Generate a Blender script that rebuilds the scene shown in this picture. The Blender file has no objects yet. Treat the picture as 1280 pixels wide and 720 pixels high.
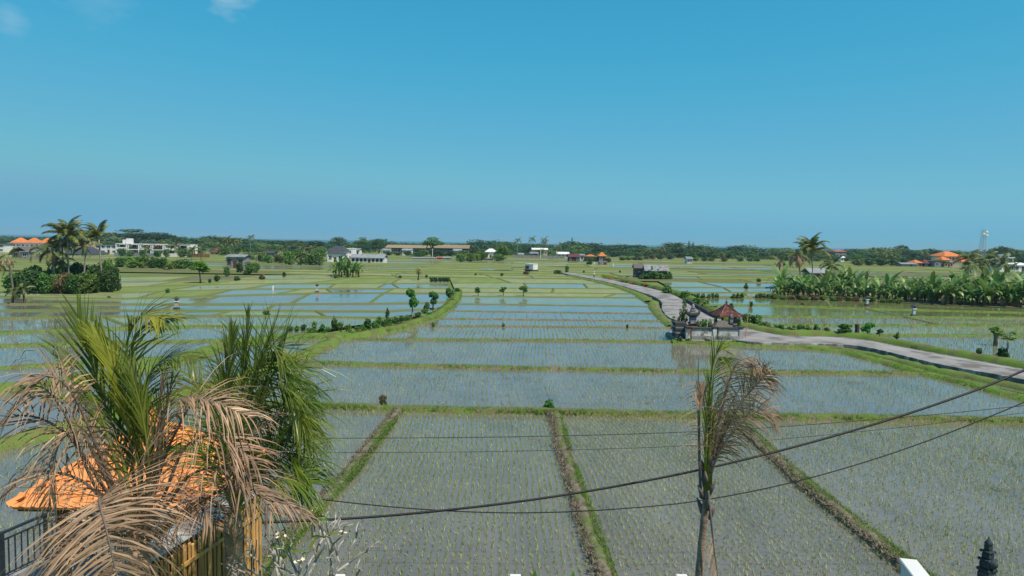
import bpy, math, random
import numpy as np
from mathutils import Vector, Matrix, noise

S = bpy.context.scene
COL = S.collection
R = math.radians
random.seed(7)

# ------------------------------------------------------------------ camera
F = 853.0                       # focal length in pixels of the 1280 px wide photograph
CAMZ = 9.0
PITCH = math.atan(57.5 / F)
ROLL = math.atan(0.0166)
CAM = Vector((0, 0, CAMZ))
FW = Vector((0, math.cos(PITCH), -math.sin(PITCH)))
_up0 = Vector((0, math.sin(PITCH), math.cos(PITCH)))
_rt0 = Vector((1, 0, 0))
RT = _rt0 * math.cos(ROLL) + _up0 * math.sin(ROLL)
UP = _up0 * math.cos(ROLL) - _rt0 * math.sin(ROLL)
cd = bpy.data.cameras.new('camera')
cam = bpy.data.objects.new('camera', cd)
COL.objects.link(cam)
cam.matrix_world = Matrix(((RT.x, UP.x, -FW.x, 0), (RT.y, UP.y, -FW.y, 0), (RT.z, UP.z, -FW.z, CAMZ), (0, 0, 0, 1)))
cd.sensor_width = 36
cd.lens = F / 1280 * 36
cd.clip_start = 0.1
cd.clip_end = 30000
S.camera = cam

# ------------------------------------------------------------------ light
SUN_EL, SUN_AZ = R(58), R(128)       # azimuth clockwise from +Y (the view direction)
S.view_settings.view_transform = 'Standard'
S.view_settings.look = 'None'
S.view_settings.exposure = 0.0
S.view_settings.gamma = 1.0
w = bpy.data.worlds.new('World')
S.world = w
w.use_nodes = True
nt = w.node_tree
nt.nodes.clear()
def wn(t, **k):
    n = nt.nodes.new(t)
    for a, b in k.items():
        setattr(n, a, b)
    return n
sky = wn('ShaderNodeTexSky', sky_type='NISHITA', sun_disc=False, sun_elevation=SUN_EL, sun_rotation=SUN_AZ,
         altitude=900, air_density=1.0, dust_density=0.25, ozone_density=2.2)
# the photograph's sky is graded to an even teal: one curve over the whole sky
sc_ = wn('ShaderNodeVectorMath', operation='SCALE'); sc_.inputs[3].default_value = 0.085
nt.links.new(sky.outputs[0], sc_.inputs[0])
cv = wn('ShaderNodeRGBCurve')
for ch, pts in ((0, ((0, 0), (0.126, 0.052), (0.25, 0.125), (0.42, 0.176), (0.6, 0.15), (1, 0.15))), (1, ((0, 0), (0.1, 0.19), (0.21, 0.36), (0.385, 0.445), (0.54, 0.475), (0.62, 0.43), (1, 0.43))), (2, ((0, 0), (0.18, 0.36), (0.36, 0.60), (0.53, 0.645), (0.7, 0.60), (1, 0.6)))):
    c_ = cv.mapping.curves[ch]
    c_.points[0].location = pts[0]; c_.points[1].location = pts[-1]
    for p_ in pts[1:-1]: c_.points.new(*p_)
cv.mapping.update()
nt.links.new(sc_.outputs[0], cv.inputs['Color'])
gain = wn('ShaderNodeVectorMath', operation='SCALE'); gain.inputs[3].default_value = 10.0
sep = wn('ShaderNodeSeparateColor'); nt.links.new(sc_.outputs[0], sep.inputs[0])
dim = wn('ShaderNodeMapRange'); dim.inputs[1].default_value = 0.28; dim.inputs[2].default_value = 0.62; dim.inputs[3].default_value = 1.0; dim.inputs[4].default_value = 0.96
nt.links.new(sep.outputs[0], dim.inputs[0])
s2_ = wn('ShaderNodeSeparateColor'); nt.links.new(cv.outputs[0], s2_.inputs[0])
mb_ = wn('ShaderNodeMath', operation='MULTIPLY'); nt.links.new(s2_.outputs[2], mb_.inputs[0]); nt.links.new(dim.outputs[0], mb_.inputs[1])
cb_ = wn('ShaderNodeCombineColor'); nt.links.new(s2_.outputs[0], cb_.inputs[0]); nt.links.new(s2_.outputs[1], cb_.inputs[1]); nt.links.new(mb_.outputs[0], cb_.inputs[2])
nt.links.new(cb_.outputs[0], gain.inputs[0])
geo = wn('ShaderNodeTexCoord')
def cloud(px, py, r, amt, prev):
    d = (FW * F + RT * (px - 640) + UP * (360 - py)).normalized()
    dist = wn('ShaderNodeVectorMath', operation='DISTANCE')
    nt.links.new(geo.outputs['Generated'], dist.inputs[0])
    dist.inputs[1].default_value = d
    mp = wn('ShaderNodeMapping'); mp.inputs['Scale'].default_value = (16, 16, 40)
    nt.links.new(geo.outputs['Generated'], mp.inputs[0])
    no = wn('ShaderNodeTexNoise'); no.inputs['Scale'].default_value = 2.2; no.inputs['Detail'].default_value = 7
    nt.links.new(mp.outputs[0], no.inputs[0])
    fall = wn('ShaderNodeMapRange'); fall.inputs[1].default_value = r; fall.inputs[2].default_value = 0
    fall.inputs[3].default_value = 0; fall.inputs[4].default_value = 1
    nt.links.new(dist.outputs['Value'], fall.inputs[0])
    ad = wn('ShaderNodeMath', operation='ADD'); nt.links.new(fall.outputs[0], ad.inputs[0]); nt.links.new(no.outputs[0], ad.inputs[1])
    mr = wn('ShaderNodeMapRange'); mr.inputs[1].default_value = 0.85; mr.inputs[2].default_value = 1.35
    mr.inputs[4].default_value = amt
    nt.links.new(ad.outputs[0], mr.inputs[0])
    m2 = wn('ShaderNodeMath', operation='MULTIPLY')
    f2 = wn('ShaderNodeMapRange'); f2.inputs[1].default_value = 0; f2.inputs[2].default_value = 0.25
    nt.links.new(fall.outputs[0], f2.inputs[0])
    nt.links.new(mr.outputs[0], m2.inputs[0]); nt.links.new(f2.outputs[0], m2.inputs[1])
    mx = wn('ShaderNodeMix', data_type='RGBA')
    nt.links.new(m2.outputs[0], mx.inputs[0])
    nt.links.new(prev, mx.inputs[6])
    mx.inputs[7].default_value = (6.0, 7.3, 8.2, 1)
    return mx.outputs[2]
out = gain.outputs[0]
out = cloud(14, 26, 0.03, 0.17, out)
out = cloud(285, -8, 0.05, 0.3, out)
out = cloud(120, -8, 0.06, 0.10, out)
bg = wn('ShaderNodeBackground'); bg.inputs[1].default_value = 0.1
wo = wn('ShaderNodeOutputWorld')
nt.links.new(out, bg.inputs[0]); nt.links.new(bg.outputs[0], wo.inputs[0])
sl = bpy.data.lights.new('sun', 'SUN')
sl.energy = 5.0; sl.angle = R(0.53); sl.color = (1.0, 0.88, 0.74)
so = bpy.data.objects.new('sun', sl); COL.objects.link(so)
sd = Vector((math.sin(SUN_AZ) * math.cos(SUN_EL), math.cos(SUN_AZ) * math.cos(SUN_EL), math.sin(SUN_EL)))
so.rotation_euler = sd.to_track_quat('Z', 'Y').to_euler()
so.location = (40, -40, 80)
S.cycles.max_bounces = 8
S.cycles.transparent_max_bounces = 8
S.cycles.use_adaptive_sampling = True
S.cycles.use_denoising = True

# ------------------------------------------------------------------ geometry of the view, used to measure the place
def ray(px, py):
    return FW * F + RT * (px - 640) + UP * (360 - py)
def G(px, py, z=0.0):
    d = ray(px, py)
    t = (z - CAMZ) / d.z
    return CAM + d * t
def P(px, py, Y):
    d = ray(px, py)
    return CAM + d * (Y / d.y)
def at(px, Y, z=0.0):
    k = (px - 640) / F
    rx, ry = RT.x - k * FW.x, (RT.y - k * FW.y) * Y + (RT.z - k * FW.z) * (z - CAMZ)
    return Vector((-ry / rx, Y, z))
def hor(px):
    return 302.5 + 0.0166 * (px - 640)
def ztop(px, py, Y):
    return P(px, py, Y).z

# ------------------------------------------------------------------ objects
def link(o):
    COL.objects.link(o); return o
def tag(o, label=None, cat=None, group=None, kind=None):
    if label: o['label'] = label
    if cat: o['category'] = cat
    if group: o['group'] = group
    if kind: o['kind'] = kind
    return o
def thing(name, label, cat, loc=(0, 0, 0), rz=0, group=None):
    o = link(bpy.data.objects.new(name, None))
    o.empty_display_size = 0.3
    o.location = loc; o.rotation_euler = (0, 0, rz)
    return tag(o, label, cat, group)
def obj(name, me, parent=None, loc=None, rot=None, scale=None):
    o = link(bpy.data.objects.new(name, me))
    if parent: o.parent = parent
    if loc is not None: o.location = loc
    if rot is not None: o.rotation_euler = rot
    if scale is not None: o.scale = scale
    return o
def kids(o):
    return [c for c in COL.objects if c.parent == o]
def copy_tree(o, parent=None, ch=None):
    c = o.copy(); COL.objects.link(c)
    if parent: c.parent = parent
    for k in o.children:
        d = k.copy(); COL.objects.link(d); d.parent = c
        for q in k.children:
            e = q.copy(); COL.objects.link(e); e.parent = d
    return c

class MB:
    def __init__(s): s.v = []; s.f = []; s.m = []
    def add(s, vs, fs, m=0):
        b = len(s.v); s.v += [tuple(v) for v in vs]
        s.f += [tuple(i + b for i in f) for f in fs]; s.m += [m] * len(fs); return s
    def box(s, c, d, rz=0, m=0, taper=1.0, bev=0):
        x, y, z = d[0] / 2, d[1] / 2, d[2] / 2
        cs, sn = math.cos(rz), math.sin(rz)
        if bev:
            vs = []
            for zz, q in ((-z, -bev), (-z + bev, 0), (z - bev, 0), (z, -bev)):
                for a, b in ((-1, -1), (1, -1), (1, 1), (-1, 1)):
                    vs.append((a * (x + q), b * (y + q), zz))
            fs = [(3, 2, 1, 0), (12, 13, 14, 15)]
            for k in range(3):
                for i in range(4):
                    j = (i + 1) % 4
                    fs.append((4 * k + i, 4 * k + j, 4 * k + 4 + j, 4 * k + 4 + i))
        else:
            vs = [(a * x * (taper if cc > 0 else 1), b * y * (taper if cc > 0 else 1), cc * z) for cc in (-1, 1) for a, b in ((-1, -1), (1, -1), (1, 1), (-1, 1))]
            fs = [(3, 2, 1, 0), (4, 5, 6, 7), (0, 1, 5, 4), (1, 2, 6, 5), (2, 3, 7, 6), (3, 0, 4, 7)]
        vs = [(c[0] + a * cs - b * sn, c[1] + a * sn + b * cs, c[2] + zz) for a, b, zz in vs]
        return s.add(vs, fs, m)
    def tube(s, pts, rad, n=6, m=0, cap=True):
        pts = [Vector(p) for p in pts]
        if not hasattr(rad, '__len__'): rad = [rad] * len(pts)
        b = len(s.v); L = len(pts); ref = None
        for i, p in enumerate(pts):
            t = (pts[min(i + 1, L - 1)] - pts[max(i - 1, 0)]).normalized()
            if ref is None: ref = t.orthogonal().normalized()
            ref = (ref - t * ref.dot(t))
            ref = ref.normalized() if ref.length > 1e-6 else t.orthogonal().normalized()
            q = t.cross(ref)
            for k in range(n):
                a = 2 * math.pi * k / n
                s.v.append(tuple(p + (ref * math.cos(a) + q * math.sin(a)) * rad[i]))
        for i in range(L - 1):
            for k in range(n):
                j = (k + 1) % n
                s.f.append((b + i * n + k, b + i * n + j, b + (i + 1) * n + j, b + (i + 1) * n + k)); s.m.append(m)
        if cap:
            s.f.append(tuple(b + k for k in range(n))[::-1]); s.m.append(m)
            s.f.append(tuple(b + (L - 1) * n + k for k in range(n))); s.m.append(m)
        return s
    def lathe(s, prof, n=10, c=(0, 0, 0), m=0):
        return s.tube_z(prof, n, c, m)
    def tube_z(s, prof, n, c, m):
        b = len(s.v)
        for r, z in prof:
            for k in range(n):
                a = 2 * math.pi * k / n
                s.v.append((c[0] + r * math.cos(a), c[1] + r * math.sin(a), c[2] + z))
        for i in range(len(prof) - 1):
            for k in range(n):
                j = (k + 1) % n
                s.f.append((b + i * n + k, b + i * n + j, b + (i + 1) * n + j, b + (i + 1) * n + k)); s.m.append(m)
        s.f.append(tuple(b + (len(prof) - 1) * n + k for k in range(n))); s.m.append(m)
        s.f.append(tuple(b + k for k in range(n))[::-1]); s.m.append(m)
        return s
    def hip(s, c, w, d, h, ridge=0.0, m=0, thick=0.12, flare=0.0):
        """hipped roof: eave rectangle w x d at height c[2], ridge length along x, apex h above"""
        x, y = w / 2, d / 2
        rg = ridge / 2
        lo = [(-x, -y, -thick), (x, -y, -thick), (x, y, -thick), (-x, y, -thick)]
        e = [(-x, -y, 0), (x, -y, 0), (x, y, 0), (-x, y, 0)]
        if flare:
            k = 0.5
            mid = [(a * (1 - k) + (rg if a > 0 else -rg) * k, b * (1 - k), h * (k - flare)) for a, b, _ in e]
        tp = [(-rg, 0, h), (rg, 0, h)]
        vs = lo + e + (mid if flare else []) + tp
        vs = [(c[0] + a, c[1] + b, c[2] + q) for a, b, q in vs]
        fs = [(3, 2, 1, 0)] + [(i, (i + 1) % 4, 4 + (i + 1) % 4, 4 + i) for i in range(4)]
        o = 4
        if flare:
            fs += [(4 + i, 4 + (i + 1) % 4, 8 + (i + 1) % 4, 8 + i) for i in range(4)]; o = 8
        a, b = o + 4, o + 5
        fs += [(o, o + 1, b, a), (o + 1, o + 2, b), (o + 2, o + 3, a, b), (o + 3, o, a)]
        return s.add(vs, fs, m)
    def gable(s, c, w, d, h, m=0, thick=0.12, axis='x'):
        """gable roof, ridge along x"""
        x, y = w / 2, d / 2
        vs = [(-x, -y, 0), (x, -y, 0), (x, 0, h), (-x, 0, h), (x, y, 0), (-x, y, 0)]
        vs += [(a, b, q - thick) for a, b, q in vs]
        if axis == 'y': vs = [(-b, a, q) for a, b, q in vs]
        vs = [(c[0] + a, c[1] + b, c[2] + q) for a, b, q in vs]
        fs = [(0, 1, 2, 3), (3, 2, 4, 5), (7, 6, 9, 8), (8, 9, 11, 10), (0, 6, 7, 1), (4, 10, 11, 5), (0, 3, 9, 6), (3, 5, 11, 9), (1, 7, 8, 2), (2, 8, 10, 4)]
        return s.add(vs, fs, m)
    def mesh(s, name, mats, smooth=False):
        me = bpy.data.meshes.new(name)
        me.from_pydata(s.v, [], s.f)
        for mm in (mats if isinstance(mats, (list, tuple)) else [mats]): me.materials.append(mm)
        if any(s.m): me.polygons.foreach_set('material_index', s.m)
        if smooth: me.polygons.foreach_set('use_smooth', [True] * len(s.f))
        me.update()
        return me
    def build(s, name, mats, parent=None, smooth=False, loc=None, rot=None):
        return obj(name, s.mesh(name, mats, smooth), parent, loc, rot)

def np_mesh(name, V, Fc, mats, midx=None, smooth=False):
    """mesh from numpy arrays, all faces with the same number of corners"""
    me = bpy.data.meshes.new(name)
    V = np.asarray(V, dtype=np.float32).reshape(-1, 3); Fc = np.asarray(Fc, dtype=np.int32)
    k = Fc.shape[1]
    me.vertices.add(len(V)); me.vertices.foreach_set('co', V.ravel())
    me.loops.add(Fc.size); me.loops.foreach_set('vertex_index', Fc.ravel())
    me.polygons.add(len(Fc))
    me.polygons.foreach_set('loop_start', np.arange(0, Fc.size, k, dtype=np.int32))
    for mm in (mats if isinstance(mats, (list, tuple)) else [mats]): me.materials.append(mm)
    if midx is not None: me.polygons.foreach_set('material_index', np.asarray(midx, dtype=np.int32))
    if smooth: me.polygons.foreach_set('use_smooth', np.ones(len(Fc), dtype=bool))
    me.update(calc_edges=True)
    return me

# ------------------------------------------------------------------ materials
def new_mat(name):
    m = bpy.data.materials.new(name); m.use_nodes = True
    m.node_tree.nodes.clear()
    return m, m.node_tree
def N(t, kind, **k):
    n = t.nodes.new(kind)
    for a, b in k.items():
        setattr(n, a, b)
    return n
def mix_col(t, f, a, b):
    n = N(t, 'ShaderNodeMix', data_type='RGBA')
    for sock, val in ((0, f), (6, a), (7, b)):
        if hasattr(val, 'links') or isinstance(val, bpy.types.NodeSocket): t.links.new(val, n.inputs[sock])
        else: n.inputs[sock].default_value = val if sock == 0 else (*val, 1)
    return n.outputs[2]
def noise_fac(t, vec, scale, detail=3, lo=0.35, hi=0.65, rough=0.55):
    n = N(t, 'ShaderNodeTexNoise'); n.inputs['Scale'].default_value = scale; n.inputs['Detail'].default_value = detail
    n.inputs['Roughness'].default_value = rough
    if vec is not None: t.links.new(vec, n.inputs['Vector'])
    mr = N(t, 'ShaderNodeMapRange'); mr.inputs[1].default_value = lo; mr.inputs[2].default_value = hi
    t.links.new(n.outputs[0], mr.inputs[0])
    return mr.outputs[0], n.outputs[0]
def mapping(t, vec, scale, rot=(0, 0, 0)):
    m = N(t, 'ShaderNodeMapping'); m.inputs['Scale'].default_value = scale; m.inputs['Rotation'].default_value = rot
    t.links.new(vec, m.inputs[0]); return m.outputs[0]
def coords(t, which):
    if which == 'World': return N(t, 'ShaderNodeNewGeometry').outputs['Position']
    return N(t, 'ShaderNodeTexCoord').outputs['Object']
def solid(name, c1, c2=None, scale=4, rough=0.8, spec=0.25, bump=0.0, bscale=None, c3=None, s3=1.0, coord='Object', rnd=0.0, stretch=(1, 1, 1), lo=0.35, hi=0.65, metal=0.0):
    m, t = new_mat(name)
    v = mapping(t, coords(t, coord), stretch)
    f, raw = noise_fac(t, v, scale, 5, lo, hi)
    col = mix_col(t, f, c1, c2 or c1)
    if c3:
        g, _ = noise_fac(t, v, s3, 4, 0.5, 0.62)
        col = mix_col(t, g, col, c3)
    if rnd:
        oi = N(t, 'ShaderNodeObjectInfo')
        mr = N(t, 'ShaderNodeMapRange'); mr.inputs[3].default_value = 1 - rnd; mr.inputs[4].default_value = 1 + rnd
        t.links.new(oi.outputs['Random'], mr.inputs[0])
        hs = N(t, 'ShaderNodeHueSaturation'); t.links.new(mr.outputs[0], hs.inputs['Value']); t.links.new(col, hs.inputs['Color'])
        col = hs.outputs[0]
    b = N(t, 'ShaderNodeBsdfPrincipled')
    t.links.new(col, b.inputs['Base Color'])
    b.inputs['Roughness'].default_value = rough; b.inputs['Specular IOR Level'].default_value = spec; b.inputs['Metallic'].default_value = metal
    if bump:
        bp = N(t, 'ShaderNodeBump'); bp.inputs['Strength'].default_value = bump; bp.inputs['Distance'].default_value = 0.05
        _, r2 = noise_fac(t, v, bscale or scale * 3, 6)
        t.links.new(r2, bp.inputs['Height']); t.links.new(bp.outputs[0], b.inputs['Normal'])
    o = N(t, 'ShaderNodeOutputMaterial'); t.links.new(b.outputs[0], o.inputs[0])
    return m
def leafy(name, c1, c2, scale=1.2, transl=0.38, rnd=0.25, c3=None, rough=0.55, spec=0.3, hue=0.022, isl=0.38):
    """foliage: colour by noise over the crown, a little light through the leaves"""
    m, t = new_mat(name)
    v = coords(t, 'Object')
    f, _ = noise_fac(t, v, scale, 4, 0.3, 0.7)
    col = mix_col(t, f, c1, c2)
    if c3:
        g, _ = noise_fac(t, v, scale * 3.1, 3, 0.58, 0.68)
        col = mix_col(t, g, col, c3)
    oi = N(t, 'ShaderNodeObjectInfo')
    mr = N(t, 'ShaderNodeMapRange'); mr.inputs[3].default_value = 1 - rnd; mr.inputs[4].default_value = 1 + rnd
    t.links.new(oi.outputs['Random'], mr.inputs[0])
    hs = N(t, 'ShaderNodeHueSaturation'); t.links.new(mr.outputs[0], hs.inputs['Value']); t.links.new(col, hs.inputs['Color'])
    mh = N(t, 'ShaderNodeMapRange'); mh.inputs[3].default_value = 0.5 - hue; mh.inputs[4].default_value = 0.5 + hue
    ml = N(t, 'ShaderNodeMath', operation='MULTIPLY'); ml.inputs[1].default_value = 7.31
    fr = N(t, 'ShaderNodeMath', operation='FRACT')
    t.links.new(oi.outputs['Random'], ml.inputs[0]); t.links.new(ml.outputs[0], fr.inputs[0]); t.links.new(fr.outputs[0], mh.inputs[0])
    t.links.new(mh.outputs[0], hs.inputs['Hue'])
    # every leaf differs a little from the next
    ng = N(t, 'ShaderNodeNewGeometry')
    mi = N(t, 'ShaderNodeMapRange'); mi.inputs[3].default_value = 1 - isl; mi.inputs[4].default_value = 1 + isl
    t.links.new(ng.outputs['Random Per Island'], mi.inputs[0])
    h2 = N(t, 'ShaderNodeHueSaturation'); t.links.new(mi.outputs[0], h2.inputs['Value']); t.links.new(hs.outputs[0], h2.inputs['Color'])
    col = h2.outputs[0]
    b = N(t, 'ShaderNodeBsdfPrincipled'); t.links.new(col, b.inputs['Base Color'])
    b.inputs['Roughness'].default_value = rough; b.inputs['Specular IOR Level'].default_value = spec
    tr = N(t, 'ShaderNodeBsdfTranslucent'); t.links.new(col, tr.inputs[0])
    mx = N(t, 'ShaderNodeMixShader'); mx.inputs[0].default_value = transl
    t.links.new(b.outputs[0], mx.inputs[1]); t.links.new(tr.outputs[0], mx.inputs[2])
    o = N(t, 'ShaderNodeOutputMaterial'); t.links.new(mx.outputs[0], o.inputs[0])
    return m

def paddy(name, rice, c_rice=(0.24, 0.27, 0.11), c_rice2=(0.18, 0.215, 0.085), mud=(0.185, 0.175, 0.152), mud2=(0.125, 0.12, 0.107), rough=0.07):
    """flooded field: muddy water with a skin that mirrors the sky, young rice standing in rows over part of it"""
    m, t = new_mat(name)
    v = coords(t, 'World')
    f, _ = noise_fac(t, mapping(t, v, (0.5, 0.16, 1)), 0.9, 6, 0.3, 0.7)
    base = mix_col(t, f, mud, mud2)
    g, _ = noise_fac(t, mapping(t, v, (1.2, 1.0, 1)), 2.6, 6, 0.56, 0.66)
    base = mix_col(t, g, base, (0.15, 0.125, 0.085))
    b = N(t, 'ShaderNodeBsdfPrincipled'); t.links.new(base, b.inputs['Base Color'])
    b.inputs['IOR'].default_value = 1.36; b.inputs['Specular IOR Level'].default_value = 0.62
    rg, _ = noise_fac(t, mapping(t, v, (0.4, 0.2, 1)), 1.3, 4, 0.3, 0.75)
    mr = N(t, 'ShaderNodeMapRange'); mr.inputs[3].default_value = rough * 0.5; mr.inputs[4].default_value = rough * 2.2
    t.links.new(rg, mr.inputs[0]); t.links.new(mr.outputs[0], b.inputs['Roughness'])
    bp = N(t, 'ShaderNodeBump'); bp.inputs['Strength'].default_value = 0.06; bp.inputs['Distance'].default_value = 0.02
    _, hraw = noise_fac(t, mapping(t, v, (1, 0.8, 1)), 5, 4)
    t.links.new(hraw, bp.inputs['Height']); t.links.new(bp.outputs[0], b.inputs['Normal'])
    sh = b.outputs[0]
    if rice > 0:
        d = N(t, 'ShaderNodeBsdfDiffuse')
        c, _ = noise_fac(t, mapping(t, v, (0.6, 0.1, 1)), 0.7, 5, 0.35, 0.65)
        t.links.new(mix_col(t, c, c_rice, c_rice2), d.inputs[0])
        wv = N(t, 'ShaderNodeTexWave', wave_type='BANDS', bands_direction='X')
        wv.inputs['Scale'].default_value = 1.25; wv.inputs['Distortion'].default_value = 3.0; wv.inputs['Detail'].default_value = 2; wv.inputs['Detail Scale'].default_value = 0.4
        t.links.new(v, wv.inputs[0])
        fn, _ = noise_fac(t, mapping(t, v, (3.2, 0.7, 1)), 1.4, 4, 0.25, 0.75)
        pt, _ = noise_fac(t, mapping(t, v, (0.05, 0.12, 1)), 1.0, 3, 0.3, 0.7)
        s1 = N(t, 'ShaderNodeMath', operation='MULTIPLY'); s1.inputs[1].default_value = 0.25; t.links.new(wv.outputs['Fac'], s1.inputs[0])
        s2 = N(t, 'ShaderNodeMath', operation='MULTIPLY_ADD'); s2.inputs[1].default_value = 0.35
        t.links.new(fn, s2.inputs[0]); t.links.new(s1.outputs[0], s2.inputs[2])
        s3 = N(t, 'ShaderNodeMath', operation='MULTIPLY_ADD'); s3.inputs[1].default_value = 0.5
        t.links.new(pt, s3.inputs[0]); t.links.new(s2.outputs[0], s3.inputs[2])
        mk = N(t, 'ShaderNodeMapRange'); mk.inputs[1].default_value = 1.0 - rice * 0.95; mk.inputs[2].default_value = 1.35 - rice * 0.95
        mk.inputs[4].default_value = 0.55 + 0.45 * rice
        t.links.new(s3.outputs[0], mk.inputs[0])
        mx = N(t, 'ShaderNodeMixShader'); t.links.new(mk.outputs[0], mx.inputs[0])
        t.links.new(sh, mx.inputs[1]); t.links.new(d.outputs[0], mx.inputs[2]); sh = mx.outputs[0]
    o = N(t, 'ShaderNodeOutputMaterial'); t.links.new(sh, o.inputs[0])
    return m

M = {}
M['water0'] = paddy('flooded paddy', 0.0)
M['water1'] = paddy('flooded paddy with sparse rice', 0.3)
M['water2'] = paddy('flooded paddy with young rice', 0.55, (0.24, 0.30, 0.14), (0.19, 0.25, 0.11))
M['water3'] = paddy('green young rice', 0.85, (0.26, 0.285, 0.125), (0.205, 0.24, 0.105))
M['rice'] = paddy('dense rice', 1.2, (0.19, 0.245, 0.085), (0.155, 0.205, 0.075))
M['grovemirror'] = paddy('paddy with painted grove reflection', 0.35, (0.20, 0.24, 0.08), (0.16, 0.20, 0.07), mud=(0.17, 0.19, 0.075), mud2=(0.13, 0.155, 0.06))  # olive mud colour paints in the banana grove's reflection, under sparse rice
M['mudfield'] = paddy('ploughed paddy', 0.5, (0.20, 0.18, 0.13), (0.15, 0.13, 0.09))
M['brownfield'] = solid('stubble', (0.17, 0.13, 0.075), (0.11, 0.12, 0.05), 0.3, coord='World')
M['ground'] = solid('field grass', (0.155, 0.205, 0.065), (0.125, 0.165, 0.055), 0.05, c3=(0.19, 0.175, 0.095), s3=0.03, coord='World', rough=0.95, spec=0.05)
M['sea'] = solid('sea', (0.02, 0.10, 0.16), (0.025, 0.12, 0.18), 0.002, coord='World', rough=0.35, spec=0.4)
M['bund'] = solid('grassy mud bank', (0.115, 0.175, 0.035), (0.14, 0.14, 0.06), 0.9, c3=(0.18, 0.15, 0.10), s3=1.7, coord='World', bump=0.8, bscale=9, rough=0.95, spec=0.1)
M['bund_mud'] = solid('dry mud bank', (0.235, 0.20, 0.15), (0.12, 0.10, 0.068), 4.0, c3=(0.11, 0.16, 0.04), s3=1.3, coord='World', bump=1.0, bscale=11, rough=0.95, spec=0.1)
M['bund_green'] = solid('grass bank', (0.10, 0.185, 0.028), (0.145, 0.19, 0.05), 0.8, c3=(0.13, 0.135, 0.05), s3=0.9, coord='World', bump=0.8, bscale=9, rough=0.95, spec=0.1)
M['bund_far'] = solid('distant bank', (0.115, 0.16, 0.04), (0.14, 0.14, 0.06), 0.12, coord='World', rough=0.95, spec=0.1)
M['blade'] = leafy('grass blades', (0.15, 0.28, 0.035), (0.22, 0.30, 0.07), 0.8, 0.35, 0.0)
M['dryblade'] = leafy('dry grass', (0.26, 0.215, 0.15), (0.17, 0.15, 0.09), 1.8, 0.2, 0.0, c3=(0.12, 0.10, 0.075))
M['seed'] = leafy('rice shoots', (0.37, 0.43, 0.17), (0.50, 0.50, 0.23), 0.5, 0.35, 0.0)
M['asphalt'] = solid('worn concrete road', (0.325, 0.305, 0.295), (0.23, 0.215, 0.208), 0.35, c3=(0.15, 0.135, 0.12), s3=0.45, coord='World', bump=0.25, bscale=12, rough=0.9)
M['stonewall'] = solid('stained retaining wall', (0.22, 0.21, 0.20), (0.09, 0.088, 0.085), 1.2, c3=(0.40, 0.38, 0.36), s3=1.6, coord='World', bump=0.7, bscale=5, rough=0.95, stretch=(1, 1, 0.4))
M['white'] = solid('white plaster', (0.78, 0.77, 0.74), (0.66, 0.65, 0.63), 0.5, rough=0.8, bump=0.1, rnd=0.06)
M['whitewash'] = solid('stained whitewash', (0.66, 0.64, 0.61), (0.36, 0.35, 0.335), 1.3, c3=(0.17, 0.16, 0.14), s3=2.3, bump=0.4, rough=0.9, stretch=(1, 1, 0.6))
M['grey'] = solid('grey render', (0.22, 0.25, 0.28), (0.17, 0.19, 0.22), 0.3, rnd=0.1)
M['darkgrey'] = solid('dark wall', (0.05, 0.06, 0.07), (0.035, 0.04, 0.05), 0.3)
M['blackstone'] = solid('black volcanic stone', (0.045, 0.045, 0.048), (0.085, 0.08, 0.08), 4, bump=0.8, rough=0.9)
M['bluestone'] = solid('slate stone', (0.055, 0.075, 0.085), (0.03, 0.04, 0.045), 6, bump=0.7, rough=0.85)
M['orange'] = solid('orange roof tile', (0.66, 0.21, 0.06), (0.56, 0.17, 0.05), 0.6, rnd=0.10)
M['tile'] = solid('terracotta tile', (0.80, 0.31, 0.10), (0.70, 0.25, 0.075), 3, rnd=0.09, rough=0.7)
M['maroon'] = solid('maroon roof', (0.15, 0.045, 0.045), (0.10, 0.04, 0.04), 1.0, rough=0.8)
M['redtile'] = solid('weathered red tile', (0.18, 0.07, 0.055), (0.11, 0.05, 0.042), 2.0, c3=(0.25, 0.11, 0.09), s3=2.3, bump=0.5, bscale=14)
M['tin'] = solid('weathered tin sheet', (0.30, 0.31, 0.33), (0.20, 0.20, 0.21), 0.7, rough=0.55, spec=0.4, rnd=0.15)
M['tin_brown'] = solid('brown sheet roof', (0.33, 0.24, 0.14), (0.26, 0.19, 0.11), 0.05, rough=0.7)
M['darkroof'] = solid('dark grey roof', (0.07, 0.075, 0.085), (0.05, 0.052, 0.06), 0.4, rough=0.7)
M['brickred'] = solid('brick', (0.30, 0.11, 0.07), (0.22, 0.08, 0.055), 3, bump=0.4)
M['pink'] = solid('faded red sheet', (0.42, 0.13, 0.13), (0.36, 0.10, 0.10), 0.6)
M['cream'] = solid('cream plaster', (0.62, 0.52, 0.34), (0.55, 0.46, 0.30), 0.5)
M['glass'] = solid('window glass', (0.02, 0.025, 0.03), (0.035, 0.04, 0.045), 0.5, rough=0.08, spec=0.6)
M['wood'] = solid('red brown timber', (0.15, 0.045, 0.025), (0.10, 0.032, 0.02), 3, stretch=(4, 4, 0.5), rough=0.5)
M['oldwood'] = solid('old grey timber', (0.20, 0.17, 0.14), (0.12, 0.10, 0.085), 3, stretch=(3, 3, 0.5), bump=0.3)
M['thatch'] = solid('grey thatch', (0.16, 0.14, 0.12), (0.10, 0.09, 0.08), 5, bump=0.6)
M['blackmetal'] = solid('black painted steel', (0.022, 0.03, 0.038), (0.03, 0.04, 0.05), 3, rough=0.4, spec=0.5)
M['steel'] = solid('galvanised steel', (0.45, 0.46, 0.47), (0.35, 0.36, 0.38), 2, rough=0.5)
M['cable'] = solid('black cable', (0.012, 0.012, 0.014), (0.02, 0.02, 0.022), 8, rough=0.5)
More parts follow.
